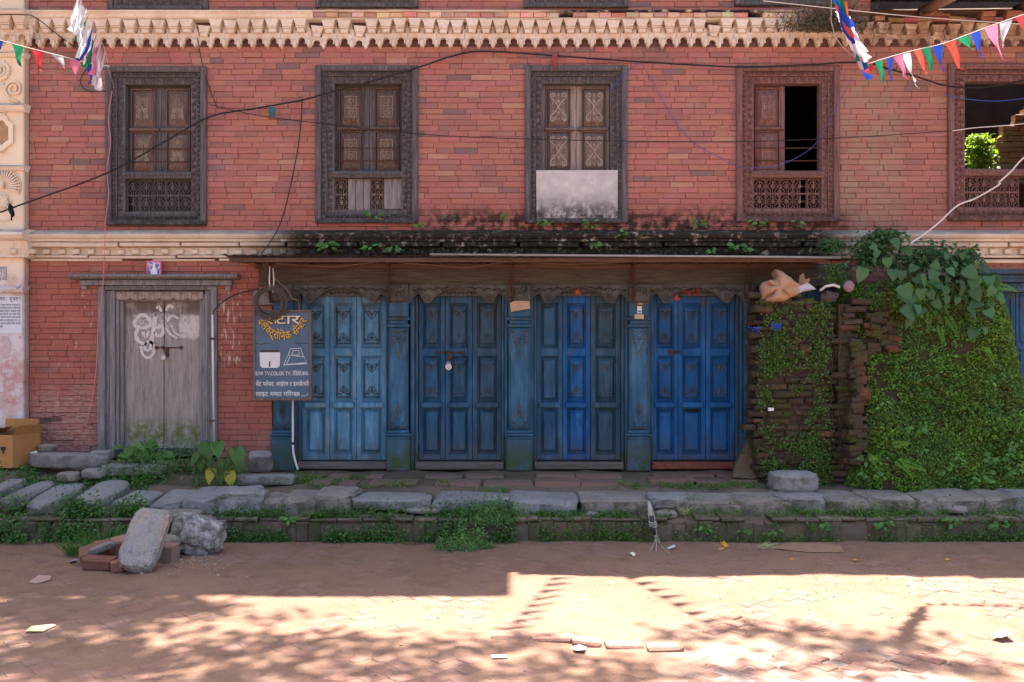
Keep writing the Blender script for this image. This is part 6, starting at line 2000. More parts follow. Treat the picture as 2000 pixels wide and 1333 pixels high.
def weed(parent, x, y, Y, k, sz, spread, mats=OVAL, stems=True):
    """clump of stalked leaves"""
    p0 = W(x, y, Y)
    for i in range(k):
        a = RND.uniform(0, 2 * PI); rr = spread * math.sqrt(RND.random())
        q0 = p0 + Vector((rr * math.cos(a), -abs(rr * math.sin(a)) * .5, spread * RND.uniform(.1, 1.0)))
        put_leaf(RND.choice(mats), q0, (RND.uniform(-.5, .5), -.75, RND.uniform(.3, 1)), (math.cos(a), -.25, RND.uniform(-.5, .5)), sz * RND.uniform(.65, 1.2), parent)
for (x, y, k, sz, sp_) in ((1730, 800, 7, .05, .07), (1690, 905, 8, .055, .08), (1790, 850, 8, .055, .08), (1800, 890, 6, .05, .06), (1845, 930, 7, .05, .07), (1915, 945, 9, .06, .1), (1950, 905, 10, .06, .1), (1985, 880, 10, .06, .1), (1960, 940, 8, .055, .08), (1985, 925, 8, .05, .08), (1700, 935, 8, .055, .08), (1870, 900, 5, .05, .05)):
    v = (Z(y, -.8) - .3) / 2.06
    weed(mound, x, y, -.89 + .28 * v, k, sz, sp_)

# ---- heart-leaved vine over the mound
vine = thing('heart_leaf_vine', 'vine with large heart shaped bluish green leaves spilling over the overgrown wall', 'vine', W(1800, 600, -.7))
q = MB()
for pts in ([(1700, 470), (1740, 500), (1780, 540), (1800, 580), (1830, 620)], [(1720, 480), (1790, 500), (1850, 545), (1890, 590), (1900, 650)], [(1760, 520), (1760, 560), (1765, 600)], [(1840, 520), (1900, 550), (1950, 590)], [(1700, 470), (1680, 480), (1650, 505)]):
    q.tube(spline([W(a, b, -.6 - .1 * (b > 560)) for a, b in pts], 6), .004, 5)
q.obj('vine_stem', STEM, vine, smooth=True)
big = [(1744, 538, 1), (1762, 568, 1), (1790, 552, 1), (1802, 548, .95), (1797, 575, .9), (1775, 585, .95), (1790, 606, .95), (1760, 612, 1), (1780, 625, .9), (1797, 612, .85), (1757, 590, .85), (1820, 555, .8), (1828, 565, .9), (1845, 570, .9), (1845, 588, .7), (1825, 598, .7), (1875, 560, 1), (1900, 575, 1.2), (1905, 550, 1), (1895, 610, 1), (1915, 600, .9), (1940, 570, 1), (1935, 550, .9), (1945, 585, .8), (1905, 655, 1), (1922, 648, .7), (1862, 520, .9), (1890, 535, 1), (1920, 530, .9), (1945, 550, .9), (1855, 535, .8), (1870, 590, .7), (1820, 525, .9), (1845, 505, .8), (1800, 510, .9), (1770, 495, 1), (1740, 478, 1), (1765, 468, 1), (1720, 500, .9), (1735, 515, .9), (1700, 520, .7), (1685, 535, .9), (1705, 490, .7), (1790, 530, .8), (1830, 540, .7), (1880, 505, .7), (1905, 520, .7), (1925, 615, .7), (1935, 600, .6), (1815, 580, .6), (1850, 552, .6), (1765, 540, .6)]
for (x, y, s_) in big:
    Y = -.66 - .1 * (y > 530) - RND.uniform(0, .1)
    if y < 530: s_ *= .75
    put_leaf(RND.choice(HEART), W(x + RND.uniform(-4, 4), y - 10, Y), (RND.gauss(0, .5), -1, RND.uniform(.0, 1.3)), (RND.gauss(0, .7), RND.uniform(-.6, .2), -1), .14 * s_ * RND.uniform(.75, 1.12), vine)
# leafy bush growing out of the ledge behind the vine
n = 4600
cen = [(1720, 480, 46, 28), (1770, 520, 55, 30), (1700, 500, 40, 26), (1860, 520, 40, 25), (1820, 500, 50, 24), (1735, 460, 30, 12), (1890, 505, 25, 18), (1625, 480, 22, 12), (1900, 560, 50, 30)]
P, S = [], []
for i in range(n):
    c = RND.choice(cen)
    P.append(W(RND.gauss(c[0], c[2] * .45), RND.gauss(c[1], c[3] * .5), -.35 - abs(RND.gauss(0, .12)))); S.append(RND.uniform(.012, .032))
P = np.array(P)
tag(leafcloud('ledge_bush', P, np.tile([0, -.8, .8], (len(P), 1)), np.array(S), mat_leaf('dark bush leaf', srgb(50, 88, 50), srgb(74, 116, 70), .3), tone=(.5, 1.25)), 'leafy green bush rooted in the stone ledge behind the large leaved vine', 'bush')
n = 420
P = np.array([W(RND.gauss(1632, 12), RND.uniform(515, 560), -.5 - RND.uniform(0, .08)) for _ in range(n)])
tag(leafcloud('hanging_weed', P, np.tile([0, -1, .3], (n, 1)), RN.uniform(.008, .02, n), LEAF_G, tone=(.4, 1.0)), 'dangling weed below the end of the tin awning', 'weed', kind='stuff')

# ---- little plants on the ledge
for (x, y, k, sz, lab) in ((728, 425, 8, .06, 'small weed growing at the foot of the second carved window'), (640, 484, 20, .06, 'bushy weed on the ledge just over the awning near the hanging wire'), (727, 487, 7, .06, 'three leaved weed on the ledge between two bushier ones'), (770, 488, 12, .06, 'bright weed on the ledge below the second carved window'), (1064, 438, 12, .055, 'low weed under the patched window by its near corner'), (1152, 440, 12, .055, 'low weed under the middle of the patched window'), (1215, 463, 7, .05, 'little weed on the nose of the ledge beside the patched window'), (1155, 480, 9, .055, 'weed growing on the mossy green patch of the ledge'), (1365, 438, 12, .055, 'weed under the bare brick between patched and half open windows'), (1480, 436, 10, .055, 'weed at the foot of the half open window'), (1445, 486, 9, .07, 'broad leaved weed hanging over the far awning edge'), (1392, 488, 4, .06, 'small pale weed sprouting above the awning'), (985, 425, 7, .045, 'weed rooted in the brickwork beside the patched window'), (880, 425, 5, .035, 'tiny weed in the mouldy brickwork right of the second window'), (1555, 440, 7, .045, 'tiny weed by the far foot of the half open window'), (815, 440, 6, .045, 'small weed at the near foot corner of the second window')):
    t = thing('ledge_weed', lab.replace(' right of', ' beyond'), 'weed', W(x, y + 6, -.08), 'weeds on the stone ledge')
    weed(t, x, y + 4, -.1 if y < 450 else -.15, k, sz, .07 if k > 6 else .04)

# ---- taro, broad-leaf and ground cover near the old door
taro = thing('taro_plant', 'taro plant with big green leaves and two yellowing ones on the stone step', 'plant', W(430, 945, -.85))
q = MB()
for (x, y, s_, me, fx, fz) in ((405, 874, .2, TARO[0], -.35, .3), (462, 882, .15, TARO[1], .55, .5), (425, 868, .13, TARO[1], .2, 1.0), (385, 890, .11, TARO[0], -.6, .9), (440, 900, .12, TARO[0], .5, .3), (414, 920, .12, HEART_Y, -.35, .6), (448, 926, .115, HEART_Y, .4, .35), (395, 900, .1, TARO[1], -.5, .4), (468, 905, .1, TARO[0], .5, .2)):
    p = W(x, y, -.8)
    q.tube(spline([W(432, 948, -.82), (W(432, 948, -.82) + p) / 2 + Vector((0, -.03, .05)), p], 5), .005, 5)
    put_leaf(me, p, (fx, -1, fz), (fx * .5, -.1, -1), s_, taro)
q.obj('stalk', STEM, taro, smooth=True)
bl_ = thing('broad_leaf_plant', 'low clump of broad bright green leaves at the old door sill', 'plant', W(270, 900, -.5))
weed(bl_, 262, 895, -.5, 26, .13, .13, OVAL)
weed(bl_, 300, 898, -.5, 14, .1, .1, OVAL)
def cover(name, label, cat, zones, n, size, mat, tone=(.45, 1.25), up=(0, -.5, 1), h=.1, spread=.7):
    P, S = [], []
    for i in range(n):
        (x0, x1, Y0, Y1, hh) = RND.choice(zones)
        x = RND.uniform(x0, x1); y = RND.uniform(Y0, Y1)
        if fbm((x * 3, y * 3, 8.8), 3) < RND.uniform(-.45, .1): continue
        g = (max(soil_z(x, y), .2) if y < -1.16 else soil_z(x, y)) if y > -1.4 else 0.0
        P.append((x, y, g + hh * abs(RND.gauss(0, .5)))); S.append(RND.uniform(*size))
    P = np.array(P)
    return tag(leafcloud(name, P, np.tile(np.array(up, float), (len(P), 1)), np.array(S), mat, tone=tone, spread=spread), label, cat, kind='stuff')
cover('street_weeds', 'thick low weeds filling the foot of the stone step by the street', 'weeds', [(-6, -3.6, -1.5, -1.25, .26), (-6, -4.0, -1.6, -1.4, .2), (-3.9, -3.2, -1.5, -1.3, .16)], 14000, (.008, .022), LEAF_G)
cover('step_weeds', 'band of green weeds along the brick step below the kerb', 'weeds', [(-2.6, -1.0, -1.5, -1.38, .13), (-1.2, .1, -1.56, -1.38, .2), (-1.6, .2, -1.38, -1.2, .09), (-.7, .15, -1.5, -1.38, .24), (-2.5, -1.6, -1.38, -1.2, .05), (.1, 1.4, -1.36, -1.24, .04), (-2.6, -1.0, -1.46, -1.38, .09)], 15000, (.007, .018), LEAF_G, tone=(.4, 1.1))
cover('door_weeds', 'carpet of small leaved weeds between the old door and the stone step', 'weeds', [(-5.6, -4.6, -.95, -.45, .06), (-3.9, -2.6, -.8, -.35, .22), (-3.75, -3.0, -.75, -.3, .3), (-4.6, -3.4, -.85, -.6, .07)], 11000, (.008, .02), LEAF_G)
cover('kerb_moss', 'mossy weeds in the joints between kerb stones and brick step', 'moss', [(1.2, 5.8, -1.36, -1.2, .06), (2.4, 5.8, -1.33, -1.2, .1), (.2, 5.8, -1.45, -1.42, .06), (1.4, 5.6, -1.46, -1.42, .2), (.0, 1.3, -1.46, -1.42, .22), (3.2, 5.4, -1.46, -1.42, .24), (1.4, 4.0, -1.25, -1.1, .12), (2.6, 5.6, -1.3, -1.1, .04), (1.0, 3.0, -.75, -.6, .04), (-2.4, -.6, -.75, -.55, .05), (-2.4, -1.4, -.6, -.2, .04), (2.5, 3.0, -.7, -.4, .12)], 20000, (.006, .015), LEAF_M, tone=(.4, 1.1))
# weed tufts climbing down the brick step
for (x, y, k, lab) in ((1600, 1035, 9, 'weed hanging on the brick step under the first pier stones'), (1725, 1030, 12, 'leafy weed hanging on the brick step below the overgrown wall'), (1860, 1025, 12, 'larger weed growing from the top of the brick step'), (1950, 1030, 9, 'weed on the brick step near the street corner end'), (1515, 1045, 5, 'two leaved seedling at the foot of the brick step'), (1450, 1048, 6, 'seedling on the brick step near the dry bundle'), (565, 1022, 9, 'single broad leaved weed standing on the brick step'), (1375, 1040, 7, 'weed under the dry root bundle on the step')):
    t = thing('step_weed', lab, 'weed', W(x, y + 8, -1.43), 'weeds on the brick step')
    weed(t, x, y, -1.43, k, .055 if k > 6 else .045, .06)
def grass(name, label, x, y, Y, k, L, spread, mat=LEAF_G, parent=None, droop=.5):
    q = MB(); p0 = W(x, y, Y)
    for i in range(k):
        a = RND.uniform(0, 2 * PI); r_ = spread * math.sqrt(RND.random())
        b = p0 + Vector((r_ * math.cos(a), r_ * math.sin(a) * .6, 0))
        d = Vector((math.cos(a) * RND.uniform(.1, .8), math.sin(a) * .5 - .2, 1)).normalized(); LL = L * RND.uniform(.5, 1.1); w = .0035
        q.col = (RND.uniform(.7, 1.3),) * 3 + (1,)
        pts = [b, b + d * LL * .5, b + d * LL * .85 + Vector((d.x, d.y, -.3)) * LL * droop * .4]
        s_ = d.cross(Vector((.3, 1, 0))).normalized() * w
        q.add([pts[0] - s_, pts[0] + s_, pts[1] + s_ * .8, pts[1] - s_ * .8, pts[2]], [(0, 1, 2, 3), (3, 2, 4)])
    return tag(q.obj(name, mat, recalc=False), label, 'grass', kind=None)
def fluff(name, label, px, Y, z, rx, ry, rz, n):
    a = RN.uniform(0, 2 * PI, n); r = np.sqrt(RN.uniform(0, 1, n)); h = np.abs(RN.normal(0, .45, n)) * np.sqrt(np.maximum(.05, 1 - r * r))
    lump = np.array([1 + .45 * fbm((math.cos(q_) * 2, math.sin(q_) * 2, Y), 3) for q_ in a])
    P = np.stack([X(px, Y) + rx * r * lump * np.cos(a), Y + ry * r * lump * np.sin(a), z + rz * h * lump], 1)
    return tag(leafcloud(name, P, np.stack([np.cos(a) * r, np.sin(a) * r - .4, np.full(n, .7)], 1), RN.uniform(.01, .026, n), LEAF_GR, aspect=.28, tone=(.45, 1.2), spread=.6), label, 'grass')
fluff('grass_tuft', 'bright green feathery clump spreading onto the street before the third door', 905, -1.68, .0, .26, .2, .2, 1500)
grass('grass_tuft', 'grass tuft growing beside the broken bricks of the rubble heap', 160, 1084, -1.95, 160, .2, .12)
grass('grass_tuft', 'tall thin grass stems behind the rubble bricks', 200, 1068, -1.65, 140, .24, .16)
fluff('grass_tuft', 'feathery grass clump among the step weeds under the third pillar', 960, -1.36, .16, .32, .14, .3, 1700)
grass('grass_tuft', 'pale dry grass tuft on the kerb stone beside the root bundle', 1335, 1005, -1.25, 40, .13, .03, mat_leaf('pale grass', srgb(176, 180, 130), srgb(200, 196, 160)))
grass('grass_tuft', 'grass tuft in the platform joint before the third pillar', 968, 968, -.8, 120, .12, .1)
# dry bush on the upper cornice
n = 3400
P = []
for i in range(n):
    t = RND.random()
    P.append(W(RND.gauss(1615, 42), 62 - abs(RND.gauss(0, 30)) * (1 - abs(RND.gauss(0, .25))) + RND.uniform(-6, 4), -.12 - RND.uniform(0, .25)))
P = np.array(P)
shrub = thing('cornice_shrub', 'dry grey green shrub growing out of the crumbling upper cornice', 'shrub', W(1610, 60, -.1))
leafcloud('foliage', P, np.tile([0, -.8, .6], (n, 1)), RN.uniform(.006, .016, n), LEAF_D, shrub, tone=(.4, 1.3))
q = MB()
for i in range(80):
    b = W(RND.gauss(1612, 34), 62, -.1); tip = b + Vector((RND.gauss(0, .16), -RND.uniform(.05, .3), RND.uniform(.1, .38)))
    q.tube([b, (b + tip) / 2 + Vector((RND.gauss(0, .03), -.02, .02)), tip], [.004, .003, .001], 4)
q.obj('twig', plain('grey twigs', srgb(96, 84, 72), .9), shrub)
# sunlit plant inside the roofless bay
n = 500
P = np.array([W(RND.gauss(1915, 14), RND.uniform(262, 330), 1.05 + RND.uniform(-.12, .12)) for _ in range(n)])
ip = thing('window_plant', 'sunlit yellow green plant seen through the open window of the ruined bay', 'plant', W(1915, 332, 1.05))
leafcloud('foliage', P, np.tile([0, -.4, 1], (n, 1)), RN.uniform(.02, .05, n), mat_leaf('sunlit leaf', srgb(120, 150, 50), srgb(150, 170, 70), .5), ip)
q = MB()
for i in range(6): q.tube([W(1905 + i * 4, 345, 1.05), W(1900 + i * 6, 300, 1.05), W(1898 + i * 8, 270, 1.05)], .006, 4)
q.obj('stem', STEM, ip)
# ------------------------------------------------------------------ cloth and junk on the pier
q = MB()
YS = -.55
sack = [(1488, 590, 0), (1492, 570, -.08), (1490, 552, -.02), (1502, 549, -.1), (1514, 548, -.06), (1517, 537, 0), (1514, 526, .04), (1522, 528, -.02), (1536, 537, -.06), (1552, 550, -.08), (1568, 562, -.04), (1562, 570, -.1), (1545, 575, -.16), (1540, 583, -.12), (1520, 584, -.18), (1505, 585, -.16)]
inner = [(1508, 565, -.2), (1530, 558, -.2), (1520, 572, -.24), (1540, 566, -.2)]
cen_ = W(1524, 562, YS - .16)
P0 = [W(a, b, YS + c) for a, b, c in sack]
n = len(P0)
mid = [(p * .5 + cen_ * .5) + Vector((RND.uniform(-.01, .01), RND.uniform(-.05, .03), RND.uniform(-.02, .02))) for p in P0]
back = [p + Vector((0, .12, -.02)) for p in P0]
q.add(P0 + mid + [cen_] + back, [(i, (i + 1) % n, n + (i + 1) % n, n + i) for i in range(n)] + [(n + i, n + (i + 1) % n, 2 * n) for i in range(n)] + [(i, 2 * n + 1 + i, 2 * n + 1 + (i + 1) % n, (i + 1) % n) for i in range(n)])
SACK = mat_cloth('dusty tan sacking', srgb(196, 154, 122), .15)
sk = q.obj('sack', SACK, smooth=True)
bm = bmesh.new(); bm.from_mesh(sk.data)
bmesh.ops.subdivide_edges(bm, edges=bm.edges[:], cuts=3, use_grid_fill=True, smooth=.6, fractal=.12, along_normal=.6, seed=3)
bm.to_mesh(sk.data); bm.free()
for pl_ in sk.data.polygons: pl_.use_smooth = True
tag(sk, 'crumpled tan sack with a tall peak on top of the ruined brick pier', 'sack')
crumple('plastic_sheet', 'whitish plastic sheet poking out behind the tan sack', 'plastic sheet', [(1548, 572), (1560, 560), (1575, 553), (1590, 562), (1592, 566), (1570, 570), (1558, 574)], -.62, plain('dirty plastic', srgb(176, 176, 184), .5, .15, 12), .04)
crumple('cloth_scrap', 'curled brown cloth ends standing up behind the tan sack', 'cloth', [(1560, 556), (1562, 538), (1568, 534), (1568, 548), (1580, 544), (1582, 548), (1572, 558)], -.45, SACK, .03)
q = MB(); c = W(1625, 566, -.6)
q.tube([W(1602, 568, -.6), W(1612, 560, -.66), W(1628, 557, -.68), W(1640, 561, -.62)], .012, 6, flat=.4)
tag(q.obj('broken_dish', plain('white enamel', srgb(206, 204, 204), .4)), 'rim of a white broken dish on top of the ruined pier', 'dish')
q = MB(); q.ball(W(1658, 560, -.62), .055, .05, .055, 10, 8); q.ball(W(1658, 554, -.63), .03, .03, .03, 8, 6)
tag(q.obj('clay_pot', plain('pinkish pot', srgb(150, 120, 124), .7), smooth=True), 'small pinkish pot lodged between pier and overgrown wall', 'pot')
JUNK = plain('grey junk', srgb(74, 68, 66), .8, .3, 20, .004)
q = MB(); a = W(1604, 582, -.56); q.tube([a, a + Vector((.12, -.06, .0))], .045, 10); q.tube([W(1612, 574, -.6), W(1636, 578, -.6)], .03, 8)
tag(q.obj('pipe_junk', JUNK), 'dark pieces of broken pipe piled on the ruined pier', 'pipe')
BLUEF = mat_leaf('blue petals', srgb(34, 78, 190), srgb(60, 110, 214), .3)
for (x, y, k, lab) in ((1474, 642, 14, 'small blue flower cluster at the very edge of the ruined pier'), (1516, 638, 18, 'larger blue flower cluster on the moss of the ruined pier')):
    P = np.array([W(RND.gauss(x, 5), RND.gauss(y, 3), -.68) for _ in range(k * 3)])
    tag(leafcloud('blue_flower', P, np.tile([0, -1, .3], (len(P), 1)), RN.uniform(.007, .014, len(P)), BLUEF, tone=(.7, 1.2)), lab, 'flower')
q = MB(); q.cbox(X(1500, -.68), X(1511, -.68), -.69, -.67, Z(803, -.68), Z(797, -.68), .003, .002)
tag(q.obj('paper_scrap', PAPER), 'tiny white paper stuck on the ruined brick pier', 'paper')

# ------------------------------------------------------------------ cardboard box
box = thing('cardboard_box', 'open brown cardboard box standing at the foot of the pilaster', 'box', W(10, 915, -.55))
Yb_ = -.55
b0, b1 = W(-30, 912, Yb_), W(44, 905, Yb_)
x0, x1, zb_, zt_ = X(-40, Yb_), X(28, Yb_), Z(914, Yb_), Z(850, Yb_)
C4 = [(x0, Yb_), (x1, Yb_ - .03), (x1 + .09, Yb_ + .3), (x0 + .05, Yb_ + .34)]
for i, nm in enumerate(('front_panel', 'side_panel', 'back_panel', 'side_panel')):
    a, b = C4[i], C4[(i + 1) % 4]
    d = Vector((b[0] - a[0], b[1] - a[1], 0)).normalized(); nrm_ = Vector((-d.y, d.x, 0)) * .006
    q = MB()
    q.add([(a[0], a[1], zb_), (b[0], b[1], zb_), (b[0], b[1], zt_), (a[0], a[1], zt_), (a[0] + nrm_.x, a[1] + nrm_.y, zb_), (b[0] + nrm_.x, b[1] + nrm_.y, zb_), (b[0] + nrm_.x, b[1] + nrm_.y, zt_), (a[0] + nrm_.x, a[1] + nrm_.y, zt_)],
          [(0, 1, 2, 3), (7, 6, 5, 4), (3, 2, 6, 7), (0, 4, 5, 1), (1, 5, 6, 2), (0, 3, 7, 4)])
    q.obj(nm, CARD, box)
for (i, out, up) in ((1, .05, .09), (2, -.02, .14), (3, -.1, .06)):
    a, b = Vector((*C4[i], zt_)), Vector((*C4[(i + 1) % 4], zt_))
    d = (b - a).normalized(); nn = Vector((d.y, -d.x, 0))
    q = MB(); q.add([a, b, b + nn * out + Vector((0, 0, up)) - d * .02, a + nn * out + Vector((0, 0, up)) + d * .02], [(0, 1, 2, 3)])
    q.obj('flap', CARD, box, recalc=False)
q = MB(); q.add([(C4[0][0], C4[0][1], zb_ + .004), (C4[1][0], C4[1][1], zb_ + .004), (C4[2][0], C4[2][1], zb_ + .004), (C4[3][0], C4[3][1], zb_ + .004)], [(0, 1, 2, 3)]); q.obj('base', CARD, box, recalc=False)
q = MB(); cm = W(7, 878, Yb_ - .02)         # printed glass mark
q.prism([(cm.x + a * .028, cm.z + b * .04) for a, b in ((-.8, .6), (.8, .6), (.75, 0), (.2, -.5), (.12, -1), (-.12, -1), (-.2, -.5), (-.75, 0))], Yb_ - .034, Yb_ - .018)
q.obj('printed_mark', L_DARK, box)
q = MB(); q.add([W(42, 860, -.42), W(46, 862, -.4), W(47, 884, -.44), W(43, 874, -.46)], [(0, 1, 2, 3)]); q.obj('tape_end', PAPER, box, recalc=False)
crumple('torn_packet', 'crushed white packet on the stone beam beside the box', 'packet', [(60, 884), (72, 880), (76, 887), (64, 890)], -.36, PAPER, .02)

# ------------------------------------------------------------------ dry root bundle on the step
rb = thing('root_bundle', 'bundle of pale dry roots tied with string hanging over the brick step', 'bundle', W(1285, 1075, -1.5))
ROOT = plain('pale dry stalk', srgb(178, 168, 154), .9, .2, 20, .002)
ax_ = [W(1267, 980, -1.34), W(1270, 1005, -1.44), W(1275, 1030, -1.48), W(1281, 1052, -1.5)]
q = MB()
for i in range(16):
    o_ = Vector((RND.gauss(0, .0075), RND.gauss(0, .008), 0))
    q.tube(spline([ax_[0] + o_ * .3, ax_[1] + o_ * 1.5, ax_[2] + o_ * 1.2, ax_[3] + o_ * .6], 4), RND.uniform(.004, .008), 5)
q.obj('stalk', ROOT, rb, smooth=True)
q = MB()
for k, yy in enumerate((1020, 1024, 1028)):
    c = W(1274 + k, yy, -1.475); q.tube([(c.x + .032 * math.cos(a), c.y + .03 * math.sin(a), c.z + .004 * math.cos(a * 2)) for a in [2 * PI * i / 14 for i in range(15)]], .005, 5)
q.obj('string', ROOT, rb, smooth=True)
for pts in ([(1281, 1052), (1276, 1066), (1268, 1080)], [(1281, 1052), (1282, 1068), (1281, 1079)], [(1282, 1052), (1294, 1070), (1310, 1086)], [(1283, 1048), (1288, 1056), (1286, 1062)]):
    q = MB(); Q = []
    for (a, b) in pts:
        if b > 1062:
            d = (EYE - .01) * F_PX / (b - HOR); Q.append(Vector(((a - 1000) * d / F_PX, d - CAM_D, .012)))
        else: Q.append(W(a, b, -1.5))
    q.tube(spline(Q, 4), [.005] * 1 + [.004] * (len(spline(Q, 4)) - 2) + [.0012], 5); q.obj('root_tail', ROOT, rb, smooth=True)
DARKW = plain('dark wrapping', srgb(64, 58, 64), .8, .3, 20)
q = MB(); q.tube([W(1272, 1008, -1.462), W(1275, 1030, -1.487), W(1279, 1046, -1.505)], [.02, .022, .014], 7); q.obj('dark_wrapping', DARKW, rb, smooth=True)

# ------------------------------------------------------------------ litter on the street
def ground_pt(a, b, z=.0):
    d = (EYE - z) * F_PX / (b - HOR)
    return Vector(((a - 1000) * d / F_PX, d - CAM_D, z))
def litter(name, label, cat, poly, mat, h=.012, curl=.02):
    P0 = [ground_pt(a, b, .006) for a, b in poly]
    for p in P0: p.z = street_z(p.x, p.y) + h * RND.uniform(.4, 1.0) + curl * RND.random() ** 2
    n = len(P0); c = sum(P0, Vector()) / n; c.z = street_z(c.x, c.y) + h + curl * .5
    q = MB(); q.add(P0 + [c], [(n, i, (i + 1) % n) for i in range(n)])
    tag(q.obj(name, mat, recalc=False), label, cat)
ORANGE = plain('orange petal', srgb(214, 150, 50), .8)
litter('cardboard_sheet', 'flattened brown cardboard sheet lying on the street by the brick step', 'cardboard', [(1517, 1072), (1530, 1061), (1600, 1060), (1640, 1066), (1650, 1078), (1580, 1079)], plain('flat brown card', srgb(150, 118, 94), .9), .008, .008)
litter('paper_strip', 'long pale paper strip on the sunlit street near the picture corner', 'paper', [(49, 1238), (62, 1228), (100, 1221), (110, 1223), (84, 1236)], plain('cream paper', srgb(226, 196, 150), .9), .006, .01)
litter('paper_scrap', 'white paper scrap lying before the worn paving edge', 'paper', [(958, 1280), (990, 1280), (992, 1286), (962, 1287)], PAPER, .004, .006)
litter('paper_scrap', 'crumpled white paper on the worn paving edge', 'paper', [(1118, 1268), (1132, 1262), (1146, 1263), (1142, 1274), (1124, 1274)], PAPER, .02, .03)
litter('snack_wrapper', 'torn orange and white wrapper on the sunlit street', 'wrapper', [(1934, 1246), (1950, 1240), (1960, 1234), (1968, 1240), (1980, 1250), (1955, 1252)], plain('foil wrapper', srgb(206, 190, 190), .5, .3, 14), .02, .05)
litter('flat_scrap', 'pinkish flat scrap pressed into the shaded street', 'scrap', [(56, 1134), (76, 1122), (100, 1124), (98, 1132), (70, 1138)], plain('pinkish scrap', srgb(170, 138, 130), .9), .003, .003)
litter('pink_petal', 'bright pink wrapper bit lying by the step weeds', 'wrapper', [(637, 1056), (644, 1055), (648, 1058), (640, 1060)], plain('bright pink', srgb(226, 70, 160), .6), .006, .008)
litter('white_scrap', 'crumpled white scrap on the street below the root bundle', 'paper', [(1230, 1084), (1236, 1080), (1242, 1084), (1238, 1088)], PAPER, .01, .02)
litter('white_scrap', 'pale scrap on the street near the brick step seedling', 'paper', [(1303, 1070), (1316, 1068), (1320, 1073), (1306, 1074)], PAPER, .01, .02)
litter('purple_wrapper', 'small lilac wrapper beside the whole brick of the rubble heap', 'wrapper', [(134, 1098), (146, 1094), (152, 1098), (140, 1101)], plain('lilac foil', srgb(176, 150, 190), .5), .01, .02)
litter('dry_leaf', 'yellow brown fallen leaf at the foot of the brick step', 'leaf', [(1407, 1062), (1414, 1059), (1424, 1068), (1416, 1070)], ORANGE, .01, .02)
litter('paper_strip', 'narrow grey strip pressed into the street in the foreground', 'paper', [(440, 1302), (500, 1289), (506, 1292), (446, 1305)], plain('grey paper', srgb(196, 180, 176), .9), .003, .003)
for (x, y, lab) in ((1670, 1095, 'orange petal on the shaded street before the overgrown wall'), (1546, 1092, 'orange petal on the street near the flattened cardboard'), (1850, 1094, 'orange petal on the shaded street near the picture edge'), (1408, 1073, 'orange petal near the fallen yellow leaf')):
    litter('petal', lab, 'petal', [(x - 5, y), (x, y - 2), (x + 6, y), (x, y + 2)], ORANGE, .006, .01)
q = MB()
for i in range(60):
    p = ground_pt(RND.gauss(1495, 10), RND.gauss(1068, 3), .01)
    q.col = (RND.uniform(.8, 1.3),) * 3 + (1,)
    t = p + Vector((RND.gauss(0, .06), RND.gauss(0, .02), RND.uniform(.01, .05))); s_ = Vector((0, .003, .001))
    q.add([p - s_, p + s_, t], [(0, 1, 2)])
tag(q.obj('cut_grass', mat_leaf('pale cut grass', srgb(150, 170, 100), srgb(200, 200, 160)), recalc=False), 'handful of pale cut grass lying beside the flattened cardboard', 'grass')

# ------------------------------------------------------------------ bunting
FC = {'g': mat_cloth('green flag', srgb(30, 122, 84)), 'r': mat_cloth('red flag', srgb(206, 62, 72)), 'w': mat_cloth('white flag', srgb(226, 226, 232)), 'p': mat_cloth('pink flag', srgb(228, 132, 168)), 'b': mat_cloth('blue flag', srgb(38, 70, 168)), 'o': mat_cloth('orange red flag', srgb(226, 90, 74))}
STRING = plain('bunting string', srgb(190, 186, 182), .8, .1, 20)
def flag(parent, p0, p1, tip, mat, wave=.02, tail=0.0):
    """pennant between two points of the string with its tip hanging down, gently curled"""
    q = MB(); n, m = 8, 4
    nn = (p1 - p0).cross(tip - p0).normalized()
    ph = RND.uniform(0, 6)
    v = []
    for i in range(n + 1):
        t = i / n
        for k in range(m + 1):
            u = k / m
            a = p0.lerp(p1, u)
            b = a.lerp(tip, t)
            v.append(b + nn * wave * t * math.sin(ph + 3.2 * u + 4 * t) + Vector((wave * .5 * math.sin(6 * t + ph), 0, 0)) * t)
    f = [(i * (m + 1) + k, i * (m + 1) + k + 1, (i + 1) * (m + 1) + k + 1, (i + 1) * (m + 1) + k) for i in range(n) for k in range(m)]
    q.add(v, f)
    if tail: q.tube([tip, tip + Vector((.01, 0, -tail * .5)), tip + Vector((.04, 0, -tail))], [.004, .003, .001], 4)
    return q.obj('flag', mat, parent, smooth=True, recalc=False)
def px_flag(parent, a, b, tip, Y, c, tail=0, wave=.02): flag(parent, W(a[0], a[1], Y), W(b[0], b[1], Y), W(tip[0], tip[1], Y - RND.uniform(-.04, .04)), FC[c], wave, tail)
YB = -2.1
bt = thing('bunting', 'string of coloured pennants from the pilaster to the first carved window', 'bunting', W(100, 160, YB))
q = MB(); q.tube(spline([W(-40, 70, YB), W(0, 79, YB), (W(60, 95, YB)), W(120, 110, YB), W(180, 125, YB), W(214, 130, YB)], 5), .003, 4); q.obj('string', STRING, bt)
for (a, b, t, c) in (((-22, 76), (7, 80), (-4, 108), 'b'), ((21, 83), (46, 92), (39, 130), 'g'), ((62, 96), (85, 102), (79, 140), 'r'), ((100, 105), (124, 110), (126, 134), 'w'), ((135, 115), (157, 120), (146, 153), 'p'), ((167, 122), (189, 126), (176, 164), 'b')):
    px_flag(bt, a, b, t, YB, c)
YB2 = -1.9
bt2 = thing('bunting', 'string of coloured pennants rising from the streamers past the ruined bay', 'bunting', W(1850, 160, YB2))
